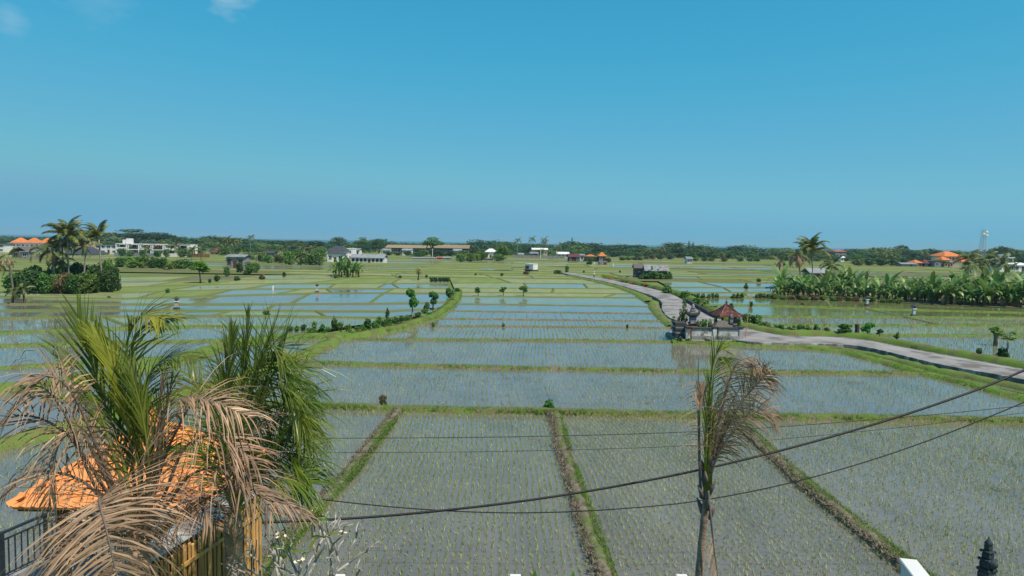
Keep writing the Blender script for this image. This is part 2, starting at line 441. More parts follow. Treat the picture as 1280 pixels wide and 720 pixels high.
M['bamboo'] = solid('golden bamboo', (0.62, 0.38, 0.13), (0.48, 0.27, 0.085), 3, stretch=(6, 6, 0.5), rough=0.5, rnd=0.16, c3=(0.36, 0.21, 0.08), s3=2.0)
M['concrete'] = solid('old concrete', (0.34, 0.33, 0.32), (0.22, 0.21, 0.205), 2, bump=0.4, c3=(0.12, 0.115, 0.11), s3=2.4)
M['silver'] = solid('crinkled pale flashing', (0.50, 0.48, 0.45), (0.30, 0.29, 0.275), 6, rough=0.6, spec=0.3, bump=0.9, bscale=14)
M['bark'] = solid('bark', (0.10, 0.08, 0.06), (0.06, 0.05, 0.04), 3, bump=0.6, rnd=0.2)
M['palebark'] = solid('pale bark', (0.36, 0.33, 0.29), (0.24, 0.21, 0.185), 5, bump=0.4, stretch=(1, 1, 3), rnd=0.15)
M['palmtrunk'] = solid('palm trunk', (0.42, 0.29, 0.20), (0.22, 0.15, 0.105), 6, bump=0.45, bscale=16, stretch=(1, 1, 2.5))
M['frangipani'] = solid('frangipani bark', (0.48, 0.45, 0.42), (0.30, 0.275, 0.255), 9, bump=0.5, c3=(0.20, 0.18, 0.17), s3=12)
M['skin'] = solid('skin', (0.28, 0.15, 0.09), (0.25, 0.13, 0.08), 5)
M['cloth'] = solid('pale cloth', (0.70, 0.66, 0.62), (0.62, 0.58, 0.55), 5)
M['darkcloth'] = solid('dark cloth', (0.06, 0.06, 0.08), (0.05, 0.05, 0.06), 5)
M['blue'] = solid('blue paint', (0.05, 0.22, 0.50), (0.04, 0.18, 0.42), 1)
M['floor'] = solid('deck', (0.30, 0.28, 0.26), (0.24, 0.22, 0.21), 1)
# foliage
M['leaf_dark'] = leafy('dark foliage', (0.043, 0.114, 0.034), (0.084, 0.177, 0.048), 0.5)
M['leaf_mid'] = leafy('green foliage', (0.072, 0.176, 0.037), (0.135, 0.259, 0.052), 0.6)
M['leaf_light'] = leafy('light foliage', (0.120, 0.224, 0.040), (0.176, 0.264, 0.056), 0.6, c3=(0.256, 0.240, 0.072))
M['leaf_far'] = leafy('far foliage', (0.041, 0.097, 0.041), (0.078, 0.150, 0.053), 0.25, 0.3, 0.3)
M['leaf_far2'] = leafy('far light foliage', (0.094, 0.165, 0.048), (0.160, 0.216, 0.067), 0.25, 0.3, 0.3, c3=(0.224, 0.206, 0.094))
M['leaf_bright'] = leafy('bright foliage', (0.083, 0.225, 0.024), (0.128, 0.300, 0.038), 0.8)
M['leaf_brown'] = leafy('brownish foliage', (0.150, 0.128, 0.060), (0.210, 0.165, 0.075), 0.8)
M['flower'] = leafy('orange blossom', (0.55, 0.20, 0.03), (0.42, 0.15, 0.03), 2)
M['yellow'] = leafy('yellow blossom', (0.55, 0.48, 0.18), (0.45, 0.42, 0.15), 2)
M['frond'] = leafy('palm frond green', (0.09, 0.155, 0.018), (0.19, 0.25, 0.035), 1.5, 0.35, 0.15, c3=(0.17, 0.22, 0.05), rough=0.35, spec=0.5)
M['frond_y'] = leafy('palm frond yellow', (0.16, 0.22, 0.025), (0.26, 0.27, 0.03), 2.5, 0.35, 0.12, rough=0.4, spec=0.4)
M['frond_far'] = leafy('coconut frond', (0.072, 0.120, 0.032), (0.144, 0.176, 0.048), 0.6, 0.3, 0.3, c3=(0.320, 0.256, 0.096), rough=0.45)
M['frond_dead'] = leafy('dead palm frond', (0.33, 0.205, 0.125), (0.46, 0.31, 0.20), 1.4, 0.2, 0.28, c3=(0.17, 0.105, 0.07), rough=0.6, hue=0.007, isl=0.55)
M['rib_dead'] = solid('dead midrib', (0.13, 0.10, 0.085), (0.20, 0.155, 0.125), 5, rough=0.7)
M['rib_green'] = solid('green midrib', (0.18, 0.20, 0.04), (0.13, 0.16, 0.03), 5, rough=0.5)
M['banana'] = leafy('banana leaf', (0.085, 0.185, 0.035), (0.15, 0.25, 0.06), 0.9, 0.35, 0.35, c3=(0.24, 0.25, 0.09), rough=0.4, spec=0.4, isl=0.5, hue=0.03)
M['banana_dry'] = leafy('dry banana leaf', (0.280, 0.168, 0.077), (0.392, 0.252, 0.112), 0.9, 0.2, 0.2)
M['bananastem'] = solid('banana stem', (0.13, 0.13, 0.05), (0.16, 0.10, 0.05), 2)
M['petal'] = solid('cream petals', (0.80, 0.72, 0.52), (0.75, 0.60, 0.35), 12)
# ------------------------------------------------------------------ terrain
def structure(name, me): return tag(obj(name, me), kind='structure')
def disc(name, r, z, mat, n=96, y0=None):
    mb = MB()
    if y0 is None:
        mb.add([(r * math.cos(2 * math.pi * i / n), r * math.sin(2 * math.pi * i / n), z) for i in range(n)], [tuple(range(n))])
    else:
        mb.add([(-r, y0, z), (r, y0, z), (r, r, z), (-r, r, z)], [(0, 1, 2, 3)])
    return structure(name, mb.mesh(name, mat))
disc('ground', 6200, -0.35, M['ground'])
disc('sea', 6000, 0.25, M['sea'], y0=1500)

def W2(p): g = G(p[0], p[1]); return (g.x, g.y)
def interp(poly, x):
    for (x0, y0), (x1, y1) in zip(poly, poly[1:]):
        if x <= x1: return y0 + (y1 - y0) * (x - x0) / (x1 - x0)
    (x0, y0), (x1, y1) = poly[-2:]
    return y0 + (y1 - y0) * (x - x0) / (x1 - x0)
def seg(poly, xa, xb):
    pts = [(xa, interp(poly, xa))] + [p for p in poly if xa < p[0] < xb] + [(xb, interp(poly, xb))]
    return pts

rng = np.random.default_rng(11)
def vnoise(x, y, s=0):
    return (np.sin(x * 1.3 + s + 1.7 * np.sin(y * 0.9 + s)) + np.sin(y * 1.1 - 2 * s + 1.3 * np.sin(x * 0.7 + 2 * s)) + np.sin((x + y) * 0.53 + s * 3)) / 3
def inside(x, y, poly):
    c = np.zeros(len(x), dtype=bool); n = len(poly)
    for i in range(n):
        x0, y0 = poly[i]; x1, y1 = poly[(i + 1) % n]
        if y0 == y1: continue
        k = ((y0 > y) != (y1 > y)) & (x < (x1 - x0) * (y - y0) / (y1 - y0) + x0)
        c ^= k
    return c

SEED_V, SEED_F = [], []
seed_n = 0
def blades(pos, h, wd, lean, nb, jitter=0.03, z0=0.0):
    """nb pointed blades from every position"""
    n = len(pos)
    P0 = np.repeat(pos, nb, axis=0) + np.c_[rng.normal(0, jitter, (n * nb, 2))]
    a = rng.uniform(0, 2 * np.pi, n * nb)
    hh = h * rng.uniform(0.6, 1.25, n * nb)
    ll = np.abs(rng.normal(0, lean, n * nb)) * hh
    d = np.c_[np.cos(a), np.sin(a)]
    b = a + rng.uniform(0.6, 2.4, n * nb)
    e = np.c_[np.cos(b), np.sin(b)] * (wd / 2)
    zz = np.full((n * nb, 1), z0)
    A = np.c_[P0 - e, zz]; B = np.c_[P0 + e, zz]; C = np.c_[P0 + d * ll[:, None], zz[:, 0] + hh]
    V = np.stack([A, B, C], axis=1).reshape(-1, 3)
    return V, np.arange(len(V)).reshape(-1, 3)

CELLN = [0]
def seedlings(poly, ang=0.0, row=0.44, step=0.2, skip=0.15, h=0.2, wd=0.022, nb=3, ymax=105):
    xs = [p[0] for p in poly]; ys = [p[1] for p in poly]
    cx, cy = (min(xs) + max(xs)) / 2, (min(ys) + min(max(ys), ymax)) / 2
    ext = max(max(xs) - min(xs), min(max(ys), ymax) - min(ys)) * 0.75
    ext = min(ext, 75)
    u = np.arange(-ext, ext, row); v = np.arange(-ext, ext, step)
    U, Vv = np.meshgrid(u, v); U = U.ravel(); Vv = Vv.ravel()
    U = U + rng.normal(0, 0.018, len(U)) + 0.12 * np.sin(Vv * 0.3 + U * 0.1); Vv = Vv + rng.normal(0, 0.05, len(U))
    x = cx + U * math.cos(ang) - Vv * math.sin(ang); y = cy + U * math.sin(ang) + Vv * math.cos(ang)
    vis = (np.abs(x) < 0.86 * y + 4) & (y < ymax) & (y > 10)
    x, y = x[vis], y[vis]
    k = inside(x, y, poly); x, y = x[k], y[k]
    thin = skip + 0.16 * (vnoise(x * 0.35, y * 0.22, 1.0) > 0.25) + 0.2 * (vnoise(x * 0.12, y * 0.1, 4.0) > 0.4)
    k = rng.uniform(0, 1, len(x)) > thin; x, y = x[k], y[k]
    if not len(x): return None
    return blades(np.c_[x, y], h, wd, 0.4, nb, 0.02)

PADDY = []
def cell(pts, kind, seed=None, world=False):
    poly = [p if world else W2(p) for p in pts]
    CELLN[0] += 1
    z = -0.02 + 0.0007 * (CELLN[0] % 50)
    mb = MB(); mb.add([(x, y, z) for x, y in poly], [tuple(range(len(poly)))])
    structure('paddy_field', mb.mesh('paddy_field', M[kind]))
    if seed is not None:
        r = seedlings(poly, **seed)
        if r is not None:
            PADDY.append(r)
            tag(obj('rice_seedlings', np_mesh('rice_seedlings', r[0], r[1], M['seed'])), 'thin yellow-green rice shoots standing in rows in the flooded paddies', None, 'rice shoots', 'stuff')

def resample(pts, step):
    out = []; pts = [Vector((p[0], p[1], 0)) for p in pts]
    for a, b in zip(pts, pts[1:]):
        n = max(1, int((b - a).length / step))
        out += [a.lerp(b, i / n) for i in range(n)]
    return out + [pts[-1]]
BUNDS = []
def bund(pts, w=0.6, h=0.28, mat='bund', step=0.5, world=False, grass=0, gside=0, gh=0.22, name='paddy_bund'):
    wp = [p if world else W2(p) for p in pts]
    rs = resample(wp, step)
    mb = MB(); L = len(rs)
    prof = [(-0.66, -0.3), (-0.48, 0.55), (-0.2, 0.95), (0.15, 1.0), (0.46, 0.6), (0.66, -0.3)]
    k = len(prof); sd = random.uniform(0, 50)
    for i, p in enumerate(rs):
        t = (rs[min(i + 1, L - 1)] - rs[max(i - 1, 0)]).normalized()
        nrm = Vector((t.y, -t.x, 0))
        wob = noise.noise(Vector((p.x * 0.25, p.y * 0.25, sd))) * 0.34 * min(1, w) + noise.noise(Vector((p.x * 0.9, p.y * 0.9, sd + 7))) * 0.12 * min(1, w)
        for j, (a, b) in enumerate(prof):
            q = noise.noise(Vector((p.x * 1.7, p.y * 1.7, sd + j * 3.1)))
            q2 = noise.noise(Vector((p.x * 2.3, p.y * 2.3, sd + 20 + j * 2.3)))
            pos = p + nrm * (a * w * (1 + 0.22 * q) + wob)
            mb.v.append((pos.x, pos.y, max(-0.25, b * h * (1 + (0.45 * q2 if b > 0 else 0)))))
    for i in range(L - 1):
        for j in range(k - 1):
            mb.f.append((i * k + j, i * k + j + 1, (i + 1) * k + j + 1, (i + 1) * k + j)); mb.m.append(0)
    structure(name, mb.mesh(name, M[mat], True))
    if grass:
        n = int(sum((b - a).length for a, b in zip(rs, rs[1:])) * grass)
        idx = rng.integers(0, L - 1, n); f = rng.uniform(0, 1, n)
        A = np.array([(p.x, p.y) for p in rs])
        T = A[idx + 1] - A[idx]; T /= np.linalg.norm(T, axis=1)[:, None] + 1e-9
        off = np.clip(rng.normal(gside * 0.33, 0.24 if gside else 0.3, n), -0.6, 0.6) * w
        pos = A[idx] * (1 - f[:, None]) + A[idx + 1] * f[:, None] + np.c_[T[:, 1], -T[:, 0]] * off[:, None]
        clump = vnoise(pos[:, 0] * 1.1, pos[:, 1] * 1.1, 2.0) + rng.normal(0, 0.35, n) > -0.35
        pos, off = pos[clump], off[clump]
        V, Fc = blades(pos, gh, 0.035, 0.8, 3, 0.05, h * 0.35)
        BUNDS.append((V, Fc))

def bund_grass_dry(pts):
    """scattered dry tufts on the muddy flank"""
    rs = resample([W2(q) for q in pts], 0.3); A = np.array([(q.x, q.y) for q in rs]); n = len(A) * 22
    i = rng.integers(0, len(A) - 1, n); f = rng.uniform(0, 1, n)
    T = A[i + 1] - A[i]; T /= np.linalg.norm(T, axis=1)[:, None] + 1e-9
    pos = A[i] * (1 - f[:, None]) + A[i + 1] * f[:, None] + np.c_[T[:, 1], -T[:, 0]] * rng.uniform(-.2, .34, n)[:, None]
    DRY.append(blades(pos, 0.08, 0.06, 1.8, 3, 0.05, 0.13))
DRY = []
# --- near field, read from the photograph
B1 = [(60, 497), (205, 503), (500, 513), (690, 517), (860, 521), (1280, 528), (1460, 531)]
B2 = [(372, 454), (640, 461), (900, 465.5), (1150, 467.5)]
B3 = [(440, 424.5), (640, 425.5), (842, 427.5)]
B4 = [(520, 407.5), (640, 408), (845, 410)]
B5 = [(540, 398), (640, 399.3), (835, 401.5)]
B6 = [(552, 388.5), (640, 389.8), (822, 392)]
B7 = [(565, 380), (640, 380.8), (817, 383.3)]
L1 = [(500, 513), (440, 590), (385, 650), (330, 712), (250, 800), (70, 1000)]
L2 = [(692, 517), (716, 600), (736, 665), (757, 722), (782, 800), (850, 1000)]
L3 = [(915, 522), (1010, 610), (1125, 702), (1250, 800), (1500, 1000)]
BK2 = [(430, 421), (377, 446), (300, 475), (205, 503), (60, 543), (0, 562), (-200, 620), (-500, 720)]
BK1 = [(-300, 500), (0, 489), (40, 486), (120, 475), (200, 457), (275, 435), (345, 423), (440, 422), (495, 412), (540, 398), (560, 385), (570, 374), (572, 364)]
RB = [(840, 428), (926, 431), (1010, 435), (1060, 441), (1150, 466), (1280, 498), (1460, 543)]     # grassy foot of the road bank

# N0..N3
cell([(60, 543), (205, 503)] + B1[2:3] + L1[1:] + [(-900, 1000), (-500, 720), (-200, 620), (0, 562)], 'water1', dict(ang=-0.45, row=0.24, step=0.17, wd=.018))
cell([(500, 513), (692, 517)] + L2[1:] + L1[::-1][:-1], 'water0', dict(ang=0.03, row=0.22, step=0.075, wd=.024, h=.115, skip=0.04))
cell([(692, 517), (860, 521), (915, 522)] + L3[1:] + L2[::-1][:-1], 'water0', dict(ang=0.08, row=0.22, step=0.075, wd=.024, h=.115, skip=0.06))
cell([(915, 522), (1280, 528), (1460, 531), (1900, 545), (1900, 1000)] + L3[::-1][:-1], 'water0', dict(ang=0.75, row=0.22, step=0.075, wd=.024, h=.115, skip=0.06))
cell([(372, 447), (372, 454), (640, 461), (900, 465.5), (1150, 467.5), (1280, 498), (1460, 531), (1280, 528), (860, 521), (690, 517), (500, 513), (205, 503), (300, 475)], 'water0', dict(ang=0.05, row=0.26, step=0.2, skip=0.3, nb=3, h=0.17))
cell([(377, 446), (430, 421), (440, 424.5), (640, 425.5), (842, 427.5), (926, 431), (1010, 435), (1060, 441), (1150, 466), (1150, 467.5), (900, 465.5), (640, 461), (372, 454)], 'water0', dict(ang=-0.02, row=0.3, step=0.24, skip=0.3, nb=3, h=0.17, wd=0.024))
cell([(440, 422), (495, 412), (520, 407.5), (640, 408), (845, 410), (842, 427.5), (640, 425.5), (440, 424.5)], 'water1', dict(ang=0.0, row=0.4, step=0.26, skip=0.1, nb=3, h=0.2, wd=0.03))
cell([(520, 407.5), (540, 398), (640, 399.3), (835, 401.5), (845, 410), (640, 408)], 'water1', dict(ang=0.0, row=0.45, step=0.35, skip=0.3, nb=3, h=0.18, wd=0.032))
cell(B5[:1] + [(552, 388.5)] + B6[1:] + B5[::-1], 'water0', dict(ang=0.0, row=0.7, step=0.45, skip=0.45, nb=3, h=0.2, wd=0.04, ymax=112))
cell([(552, 388.5), (565, 380)] + B7[1:] + B6[::-1], 'water0')
GB = dict(mat='bund', w=0.62, h=0.3, grass=90)
bund(B1, grass=150, mat='bund', w=0.55, h=0.26, gside=0.2)
bund(B2, grass=60, mat='bund', w=0.45, h=0.17)
bund(B3, w=0.36, h=0.13, mat='bund', grass=18)
bund(B4, w=0.34, h=0.12, mat='bund_mud', step=1)
bund(B5, w=0.34, h=0.11, mat='bund_mud', step=1)
bund(B6, w=0.34, h=0.11, mat='bund_mud', step=1)
bund(B7, w=0.34, h=0.11, mat='bund', step=1)
bund(L1, w=0.42, h=0.18, mat='bund_mud', step=0.16, grass=420, gside=-0.7, gh=0.14); bund_grass_dry(L1)
bund(L2, w=0.44, h=0.2, mat='bund_mud', step=0.16, grass=300, gside=-1.0, gh=0.13); bund_grass_dry(L2)
bund(L3, w=0.42, h=0.18, mat='bund_mud', step=0.16, grass=420, gside=-0.7, gh=0.14); bund_grass_dry(L3)
bund(BK2, w=1.1, h=0.4, mat='bund_green', step=0.4, grass=110, gside=0.5, gh=0.2)
bund(BK1, w=1.25, h=0.42, mat='bund_green', step=0.5, grass=100, gh=0.28)
bund(RB, w=1.2, h=0.22, mat='bund_green', step=0.4, grass=120, gh=0.2)

# straw and weed drifting on the near water
st = []
for k in range(900):
    yy = rng.uniform(17, 62); xx = rng.uniform(-0.75, 0.95) * yy * (0.75 if rng.uniform() < .5 else 1)
    if vnoise(np.array([xx * 0.25]), np.array([yy * 0.2]), 7.0)[0] < 0.1: continue
    m_ = rng.integers(3, 14); st.append(np.c_[xx + rng.normal(0, .35, m_), yy + rng.normal(0, .16, m_)])
V, Fc = blades(np.concatenate(st), 0.03, 0.05, 5.0, 2, 0.05, 0.03)
tag(obj('floating_straw', np_mesh('floating_straw', V, Fc, M['dryblade'])), 'bits of straw and weed drifting on the paddy water', None, None, 'stuff')

# --- left field
LX = -330
rowsL = [
    [(LX, 500), (0, 489), (40, 486), (120, 475), (200, 457), (275, 435), (345, 423.6)],
    [(LX, 474), (0, 461), (150, 452), (205, 448)],
    [(LX, 444), (0, 433), (150, 429), (270, 426.5), (340, 424)],
    [(LX, 425), (0, 416.5), (120, 412), (250, 408.5), (340, 409), (400, 413)],
    [(LX, 406), (0, 398), (160, 396), (320, 395), (480, 398), (532, 394)],
    [(LX, 394), (0, 388.5), (160, 388.5), (320, 388.8), (480, 389.5), (548, 386)],
    [(LX, 384), (0, 380.5), (160, 381), (320, 380.5), (480, 380), (558, 378)],
    [(LX, 374), (0, 371.5), (150, 374), (320, 369), (400, 366.5), (560, 367)],
    [(LX, 366), (0, 365), (150, 366.5), (320, 361.5), (560, 361)],
    [(LX, 358), (0, 357.5), (150, 359.5), (320, 355), (560, 354.5)],
    [(LX, 352), (0, 351.5), (150, 353), (320, 349.5), (560, 348)],
    [(LX, 346), (0, 345.5), (150, 347), (320, 344), (560, 343)],
]
cutsL = {0: [], 1: [], 2: [(90, 60)], 3: [(-60, -30), (165, 130)], 4: [(40, 75), (262, 290), (410, 395)], 5: [(80, 60), (205, 215), (330, 345)], 6: [(30, 40), (240, 275), (362, 388), (460, 480)],
         7: [(-100, -90), (170, 200), (255, 290), (345, 378), (415, 408), (480, 492)], 8: [(60, 80), (200, 250), (300, 345), (410, 420), (470, 482), (500, 490)],
         9: [(0, 30), (180, 225), (250, 300), (380, 430), (490, 500)], 10: [(50, 80), (200, 245), (280, 330), (420, 430), (500, 490)]}
kindsL = {0: ['water1'], 1: ['water1'], 2: ['water1', 'water1'], 3: ['water2', 'mudfield', 'water2'], 4: ['water0', 'water0', 'water2', 'water0'], 5: ['water0', 'water2', 'water0', 'mudfield'],
          6: ['water1', 'water2', 'mudfield', 'water0', 'water0'], 7: ['rice', 'water3', 'rice', 'water2', 'water3', 'water0', 'water3'],
          8: ['rice', 'rice', 'water3', 'water2', 'water3', 'mudfield', 'water2'], 9: ['rice', 'water3', 'rice', 'water3', 'rice', 'water3'], 10: ['rice', 'water3', 'brownfield', 'water3', 'rice', 'rice']}
def strip(rowA, rowB, cuts, kinds, seeds=None, wb=0.45, hb=0.14, mat='bund_far', xr=None):
    ends = [(rowA[0][0], rowB[0][0])] + list(cuts) + [(rowA[-1][0], rowB[-1][0])]
    for i, ((a0, b0), (a1, b1)) in enumerate(zip(ends, ends[1:])):
        pts = seg(rowA, a0, a1) + seg(rowB, b0, b1)[::-1]
        cell(pts, kinds[i % len(kinds)], seeds)
        if i:
            bund([(a0, interp(rowA, a0)), (b0, interp(rowB, b0))], w=wb, h=hb, mat=mat, step=1.5)
seedL = {0: dict(ang=-0.1, row=0.5, step=0.26, nb=2, skip=0.2, wd=0.03), 1: dict(ang=-0.1, row=0.5, step=0.28, nb=2, skip=0.3, wd=0.034), 2: dict(ang=0.0, row=0.55, step=0.3, nb=2, skip=0.2, wd=0.036),
         3: dict(ang=0.0, row=0.6, step=0.4, nb=3, skip=0.25, wd=0.04, ymax=115)}
for i in range(len(rowsL) - 1):
    strip(rowsL[i], rowsL[i + 1], cutsL[i], kindsL[i], seedL.get(i))
    if i:
        bund(rowsL[i], w=0.48 + 0.02 * i, h=0.16, mat='bund_green' if i < 4 else 'bund_far', step=0.8 if i < 4 else 1.6, grass=22 if i < 4 else 0)
cell([(345, 423.6), (430, 421), (377, 446), (300, 475), (205, 503), (60, 543), (0, 562), (-200, 620), (-500, 720), (LX, 500), (0, 489), (40, 486), (120, 475), (200, 457), (275, 435)], 'water0', dict(ang=-0.1, row=0.5, step=0.26, skip=0.45, nb=2))

# --- centre, greener beyond
rowsC = [[(565, 380), (640, 380.8), (817, 383.3)], [(568, 370.5), (640, 371), (815, 372.5)], [(568, 365.8), (640, 366), (806, 367.5)], [(568, 360.3), (640, 360.5), (786, 361.3)],
         [(565, 354), (640, 354), (770, 355.3)], [(562, 347.5), (640, 347.5), (738, 348.3)], [(560, 342.5), (640, 342), (712, 342.5)]]
kindsC = [['water2'], ['water3', 'water2'], ['water3', 'water3'], ['water3', 'water2', 'water3'], ['rice', 'water3'], ['rice', 'rice', 'water3']]
cutsC = [[], [(755, 770)], [(690, 692)], [(660, 655), (735, 730)], [(640, 620)], [(618, 600), (668, 655)]]
for i in range(len(rowsC) - 1):
    strip(rowsC[i], rowsC[i + 1], cutsC[i], kindsC[i])
    if i: bund(rowsC[i], w=0.5, h=0.12, mat='bund_far', step=1.5)

# --- right of the road
rowsR = [
    [(930, 411), (980, 418.5), (1035, 419.5), (1080, 423.5), (1160, 438.5), (1280, 460.5), (1480, 499)],
    [(925, 410), (1000, 414), (1110, 419.5), (1280, 420.5), (1480, 424)],
    [(915, 406), (960, 407), (1220, 407.3), (1290, 409), (1480, 415)],
    [(898, 395.5), (960, 396), (1130, 396.4), (1290, 397.5), (1480, 407)],
    [(884, 382), (960, 382), (1090, 386.3), (1280, 391), (1480, 400)],
    [(862, 372), (960, 372), (1100, 376.5), (1280, 384), (1480, 394)],
]
cutsR = [[], [], [(1180, 1130)], [(1128, 1082)], [(1040, 1030)]]
kindsR = [['water1'], ['water2', 'mudfield'], ['water1', 'water2'], ['grovemirror', 'grovemirror'], ['grovemirror', 'grovemirror']]
for i in range(len(rowsR) - 1):
    strip(rowsR[i], rowsR[i + 1], cutsR[i], kindsR[i], dict(ang=0.2, row=0.55, step=0.3, nb=3, wd=0.036, h=0.24, skip=0.2, ymax=115) if i < 3 else None)
    if i: bund(rowsR[i], w=0.5, h=0.15, mat='bund_green', step=0.8, grass=20)
bund(rowsR[5], w=0.9, h=0.3, mat='bund_mud', step=0.8)
rowsR2 = [[(862, 372), (960, 372), (1010, 372)], [(848, 366), (960, 366), (1000, 366.5)], [(838, 359.5), (965, 360), (985, 360)], [(822, 351), (965, 351.3), (985, 351.5)], [(775, 345.5), (965, 345.5), (985, 345.6)]]
kR2 = [['water2', 'water2'], ['water2', 'water2'], ['water2', 'water0'], ['water0', 'rice']]
cR2 = [[(935, 930)], [(915, 905)], [(905, 868)], [(880, 870)]]
for i in range(4):
    strip(rowsR2[i], rowsR2[i + 1], cR2[i], kR2[i])
    bund(rowsR2[i + 1], w=0.6, h=0.17, mat='bund_far', step=1.2)

# --- far fields, strips of paddies out to the trees
kf = ['rice', 'rice', 'water3', 'rice', 'water3', 'water2', 'brownfield', 'rice']
y = 168.0; prev = None; row = 0
rr = random.Random(5)
def frow(yb, sd):
    return [(x, yb + 5 * noise.noise(Vector((x * 0.012, yb * 0.05, sd))) - 0.02 * x) for x in range(-420, 421, 30)]
while y < 470:
    cur = frow(y, 3.0)
    if prev:
        xs = [-420]
        while xs[-1] < 400: xs.append(xs[-1] + rr.choice([30, 60, 60, 90, 120]))
        xs[-1] = 420
        for a, b in zip(xs, xs[1:]):
            pa = [p for p in prev if a <= p[0] <= b]; pb = [p for p in cur if a <= p[0] <= b]
            k = rr.choice(kf)
            if 222 < y < 262 and 30 < a < 160: k = 'water0'
            cell(pa + pb[::-1], k, None, True)
            if y < 330 and a > -420:
                bund([pa[0], pb[0]], w=0.8, h=0.2, mat='bund_far', step=4, world=True)
        bund(prev, w=0.9, h=0.22, mat='bund_far', step=5, world=True)
    prev = cur; y += rr.uniform(11, 17) if y < 260 else rr.uniform(16, 28)

def patch(pts, kind, z):
    mb = MB(); mb.add([(*W2(q), z) for q in pts], [tuple(range(len(pts)))])
    structure('paddy_field', mb.mesh('paddy_field', M[kind]))
patch([(763, 332.2), (797, 333), (796, 334.6), (764, 333.8)], 'water0', 0.10)
patch([(838, 334.2), (966, 336), (966, 338.4), (838, 335.9)], 'water0', 0.11)
patch([(1068, 339.6), (1112, 341), (1110, 342.4), (1068, 341)], 'water0', 0.12)
patch([(1072, 341.6), (1190, 341.6), (1222, 345), (1090, 346.4)], 'brownfield', 0.13)
patch([(640, 331.5), (705, 331), (712, 333.4), (640, 334.2)], 'water3', 0.14)
patch([(330, 333), (410, 334), (400, 337), (320, 336)], 'water2', 0.15)
patch([(600, 336.5), (640, 336.8), (640, 338.2), (598, 338)], 'water2', 0.16)

if BUNDS:
    off = 0; VV = []; FF = []
    for V, Fc in BUNDS:
        VV.append(V); FF.append(Fc + off); off += len(V)
    tag(obj('grass', np_mesh('grass', np.concatenate(VV), np.concatenate(FF), M['blade'])), 'short green grass growing along the mud banks', None, None, 'stuff')

off = 0; VV = []; FF = []
for V, Fc in DRY:
    VV.append(V); FF.append(Fc + off); off += len(V)
tag(obj('dry_grass', np_mesh('dry_grass', np.concatenate(VV), np.concatenate(FF), M['dryblade'])), 'short dry grass and clods on the mud banks', None, None, 'stuff')

# ------------------------------------------------------------------ road
RZ = 0.36
RL = [(700, 340.5), (709, 342.5), (742, 349), (775, 356.5), (800, 364.5), (819, 371), (828, 378), (828.5, 386), (836, 395), (852, 402), (885, 414), (926, 425.5), (980, 428.5), (1045, 430), (1090, 435), (1175, 455), (1280, 474), (1460, 513)]
RR = [(702, 339.2), (712, 340.6), (745, 346.2), (782, 353.6), (812, 360.2), (836, 366.5), (850, 373), (862, 379.5), (880, 390), (897, 398.5), (915, 405), (935, 411), (980, 419.5), (1035, 421), (1080, 425), (1160, 440), (1280, 462), (1460, 498)]
def smooth_line(pts, n=6):
    out = []; p = [Vector(q) for q in pts]
    for i in range(len(p) - 1):
        a, b, c, d = p[max(i - 1, 0)], p[i], p[i + 1], p[min(i + 2, len(p) - 1)]
        for k in range(n):
            t = k / n
            out.append(0.5 * ((2 * b) + (c - a) * t + (2 * a - 5 * b + 4 * c - d) * t * t + (3 * b - a - 3 * c + d) * t ** 3))
    return out + [p[-1]]
rl = smooth_line([G(a, b, RZ) for a, b in RL]); rr_ = smooth_line([G(a, b, RZ) for a, b in RR])
mb = MB()
for a, b in zip(rl, rr_):
    mb.v += [tuple(a), tuple(a.lerp(b, 0.35) + Vector((0, 0, 0.03))), tuple(a.lerp(b, 0.65) + Vector((0, 0, 0.03))), tuple(b)]
for i in range(len(rl) - 1):
    for j in range(3):
        mb.f.append((4 * i + j + 4, 4 * i + j, 4 * i + j + 1, 4 * i + j + 5)); mb.m.append(0)
structure('road', mb.mesh('road', M['asphalt'], True))
def side_wall(name, line, other, z1, th, lift):
    mb = MB(); n = len(line)
    for i, (a, b) in enumerate(zip(line, other)):
        d = (a - b); d.z = 0; d.normalize()
        q = 0.05 * noise.noise(a * 0.6)
        o = a + d * (0.004)
        e = a + d * (th + q)
        for p, zz in ((o, lift + RZ), (e, lift + RZ), (e + d * 0.1, z1)):
            mb.v.append((p.x, p.y, zz))
    for i in range(n - 1):
        for j in range(2):
            mb.f.append((3 * i + j, 3 * i + j + 1, 3 * i + j + 4, 3 * i + j + 3)); mb.m.append(0)
    return structure(name, mb.mesh(name, M['stonewall']))
side_wall('road_edge', rl, rr_, -0.3, 0.28, 0.012)
side_wall('road_edge', rr_, rl, -0.3, 0.2, 0.012)
# low dark wall on the outer side of the bend behind the shrine
i0 = min(range(len(rr_)), key=lambda i: (rr_[i] - G(857, 377, RZ)).length); i1 = min(range(len(rr_)), key=lambda i: (rr_[i] - G(895, 398, RZ)).length)
t = thing('roadside_wall', 'low dark wall along the road bend behind the shrine', 'wall', (0, 0, 0))
mb = MB()
for a, b in zip(rr_[i0:i1], rr_[i0 + 1:i1 + 1]):
    c = (a + b) / 2; d = b - a
    mb.box((c.x, c.y, RZ + 0.22), (d.length, 0.22, 0.44), math.atan2(d.y, d.x))
mb.build('masonry', M['blackstone'], t)
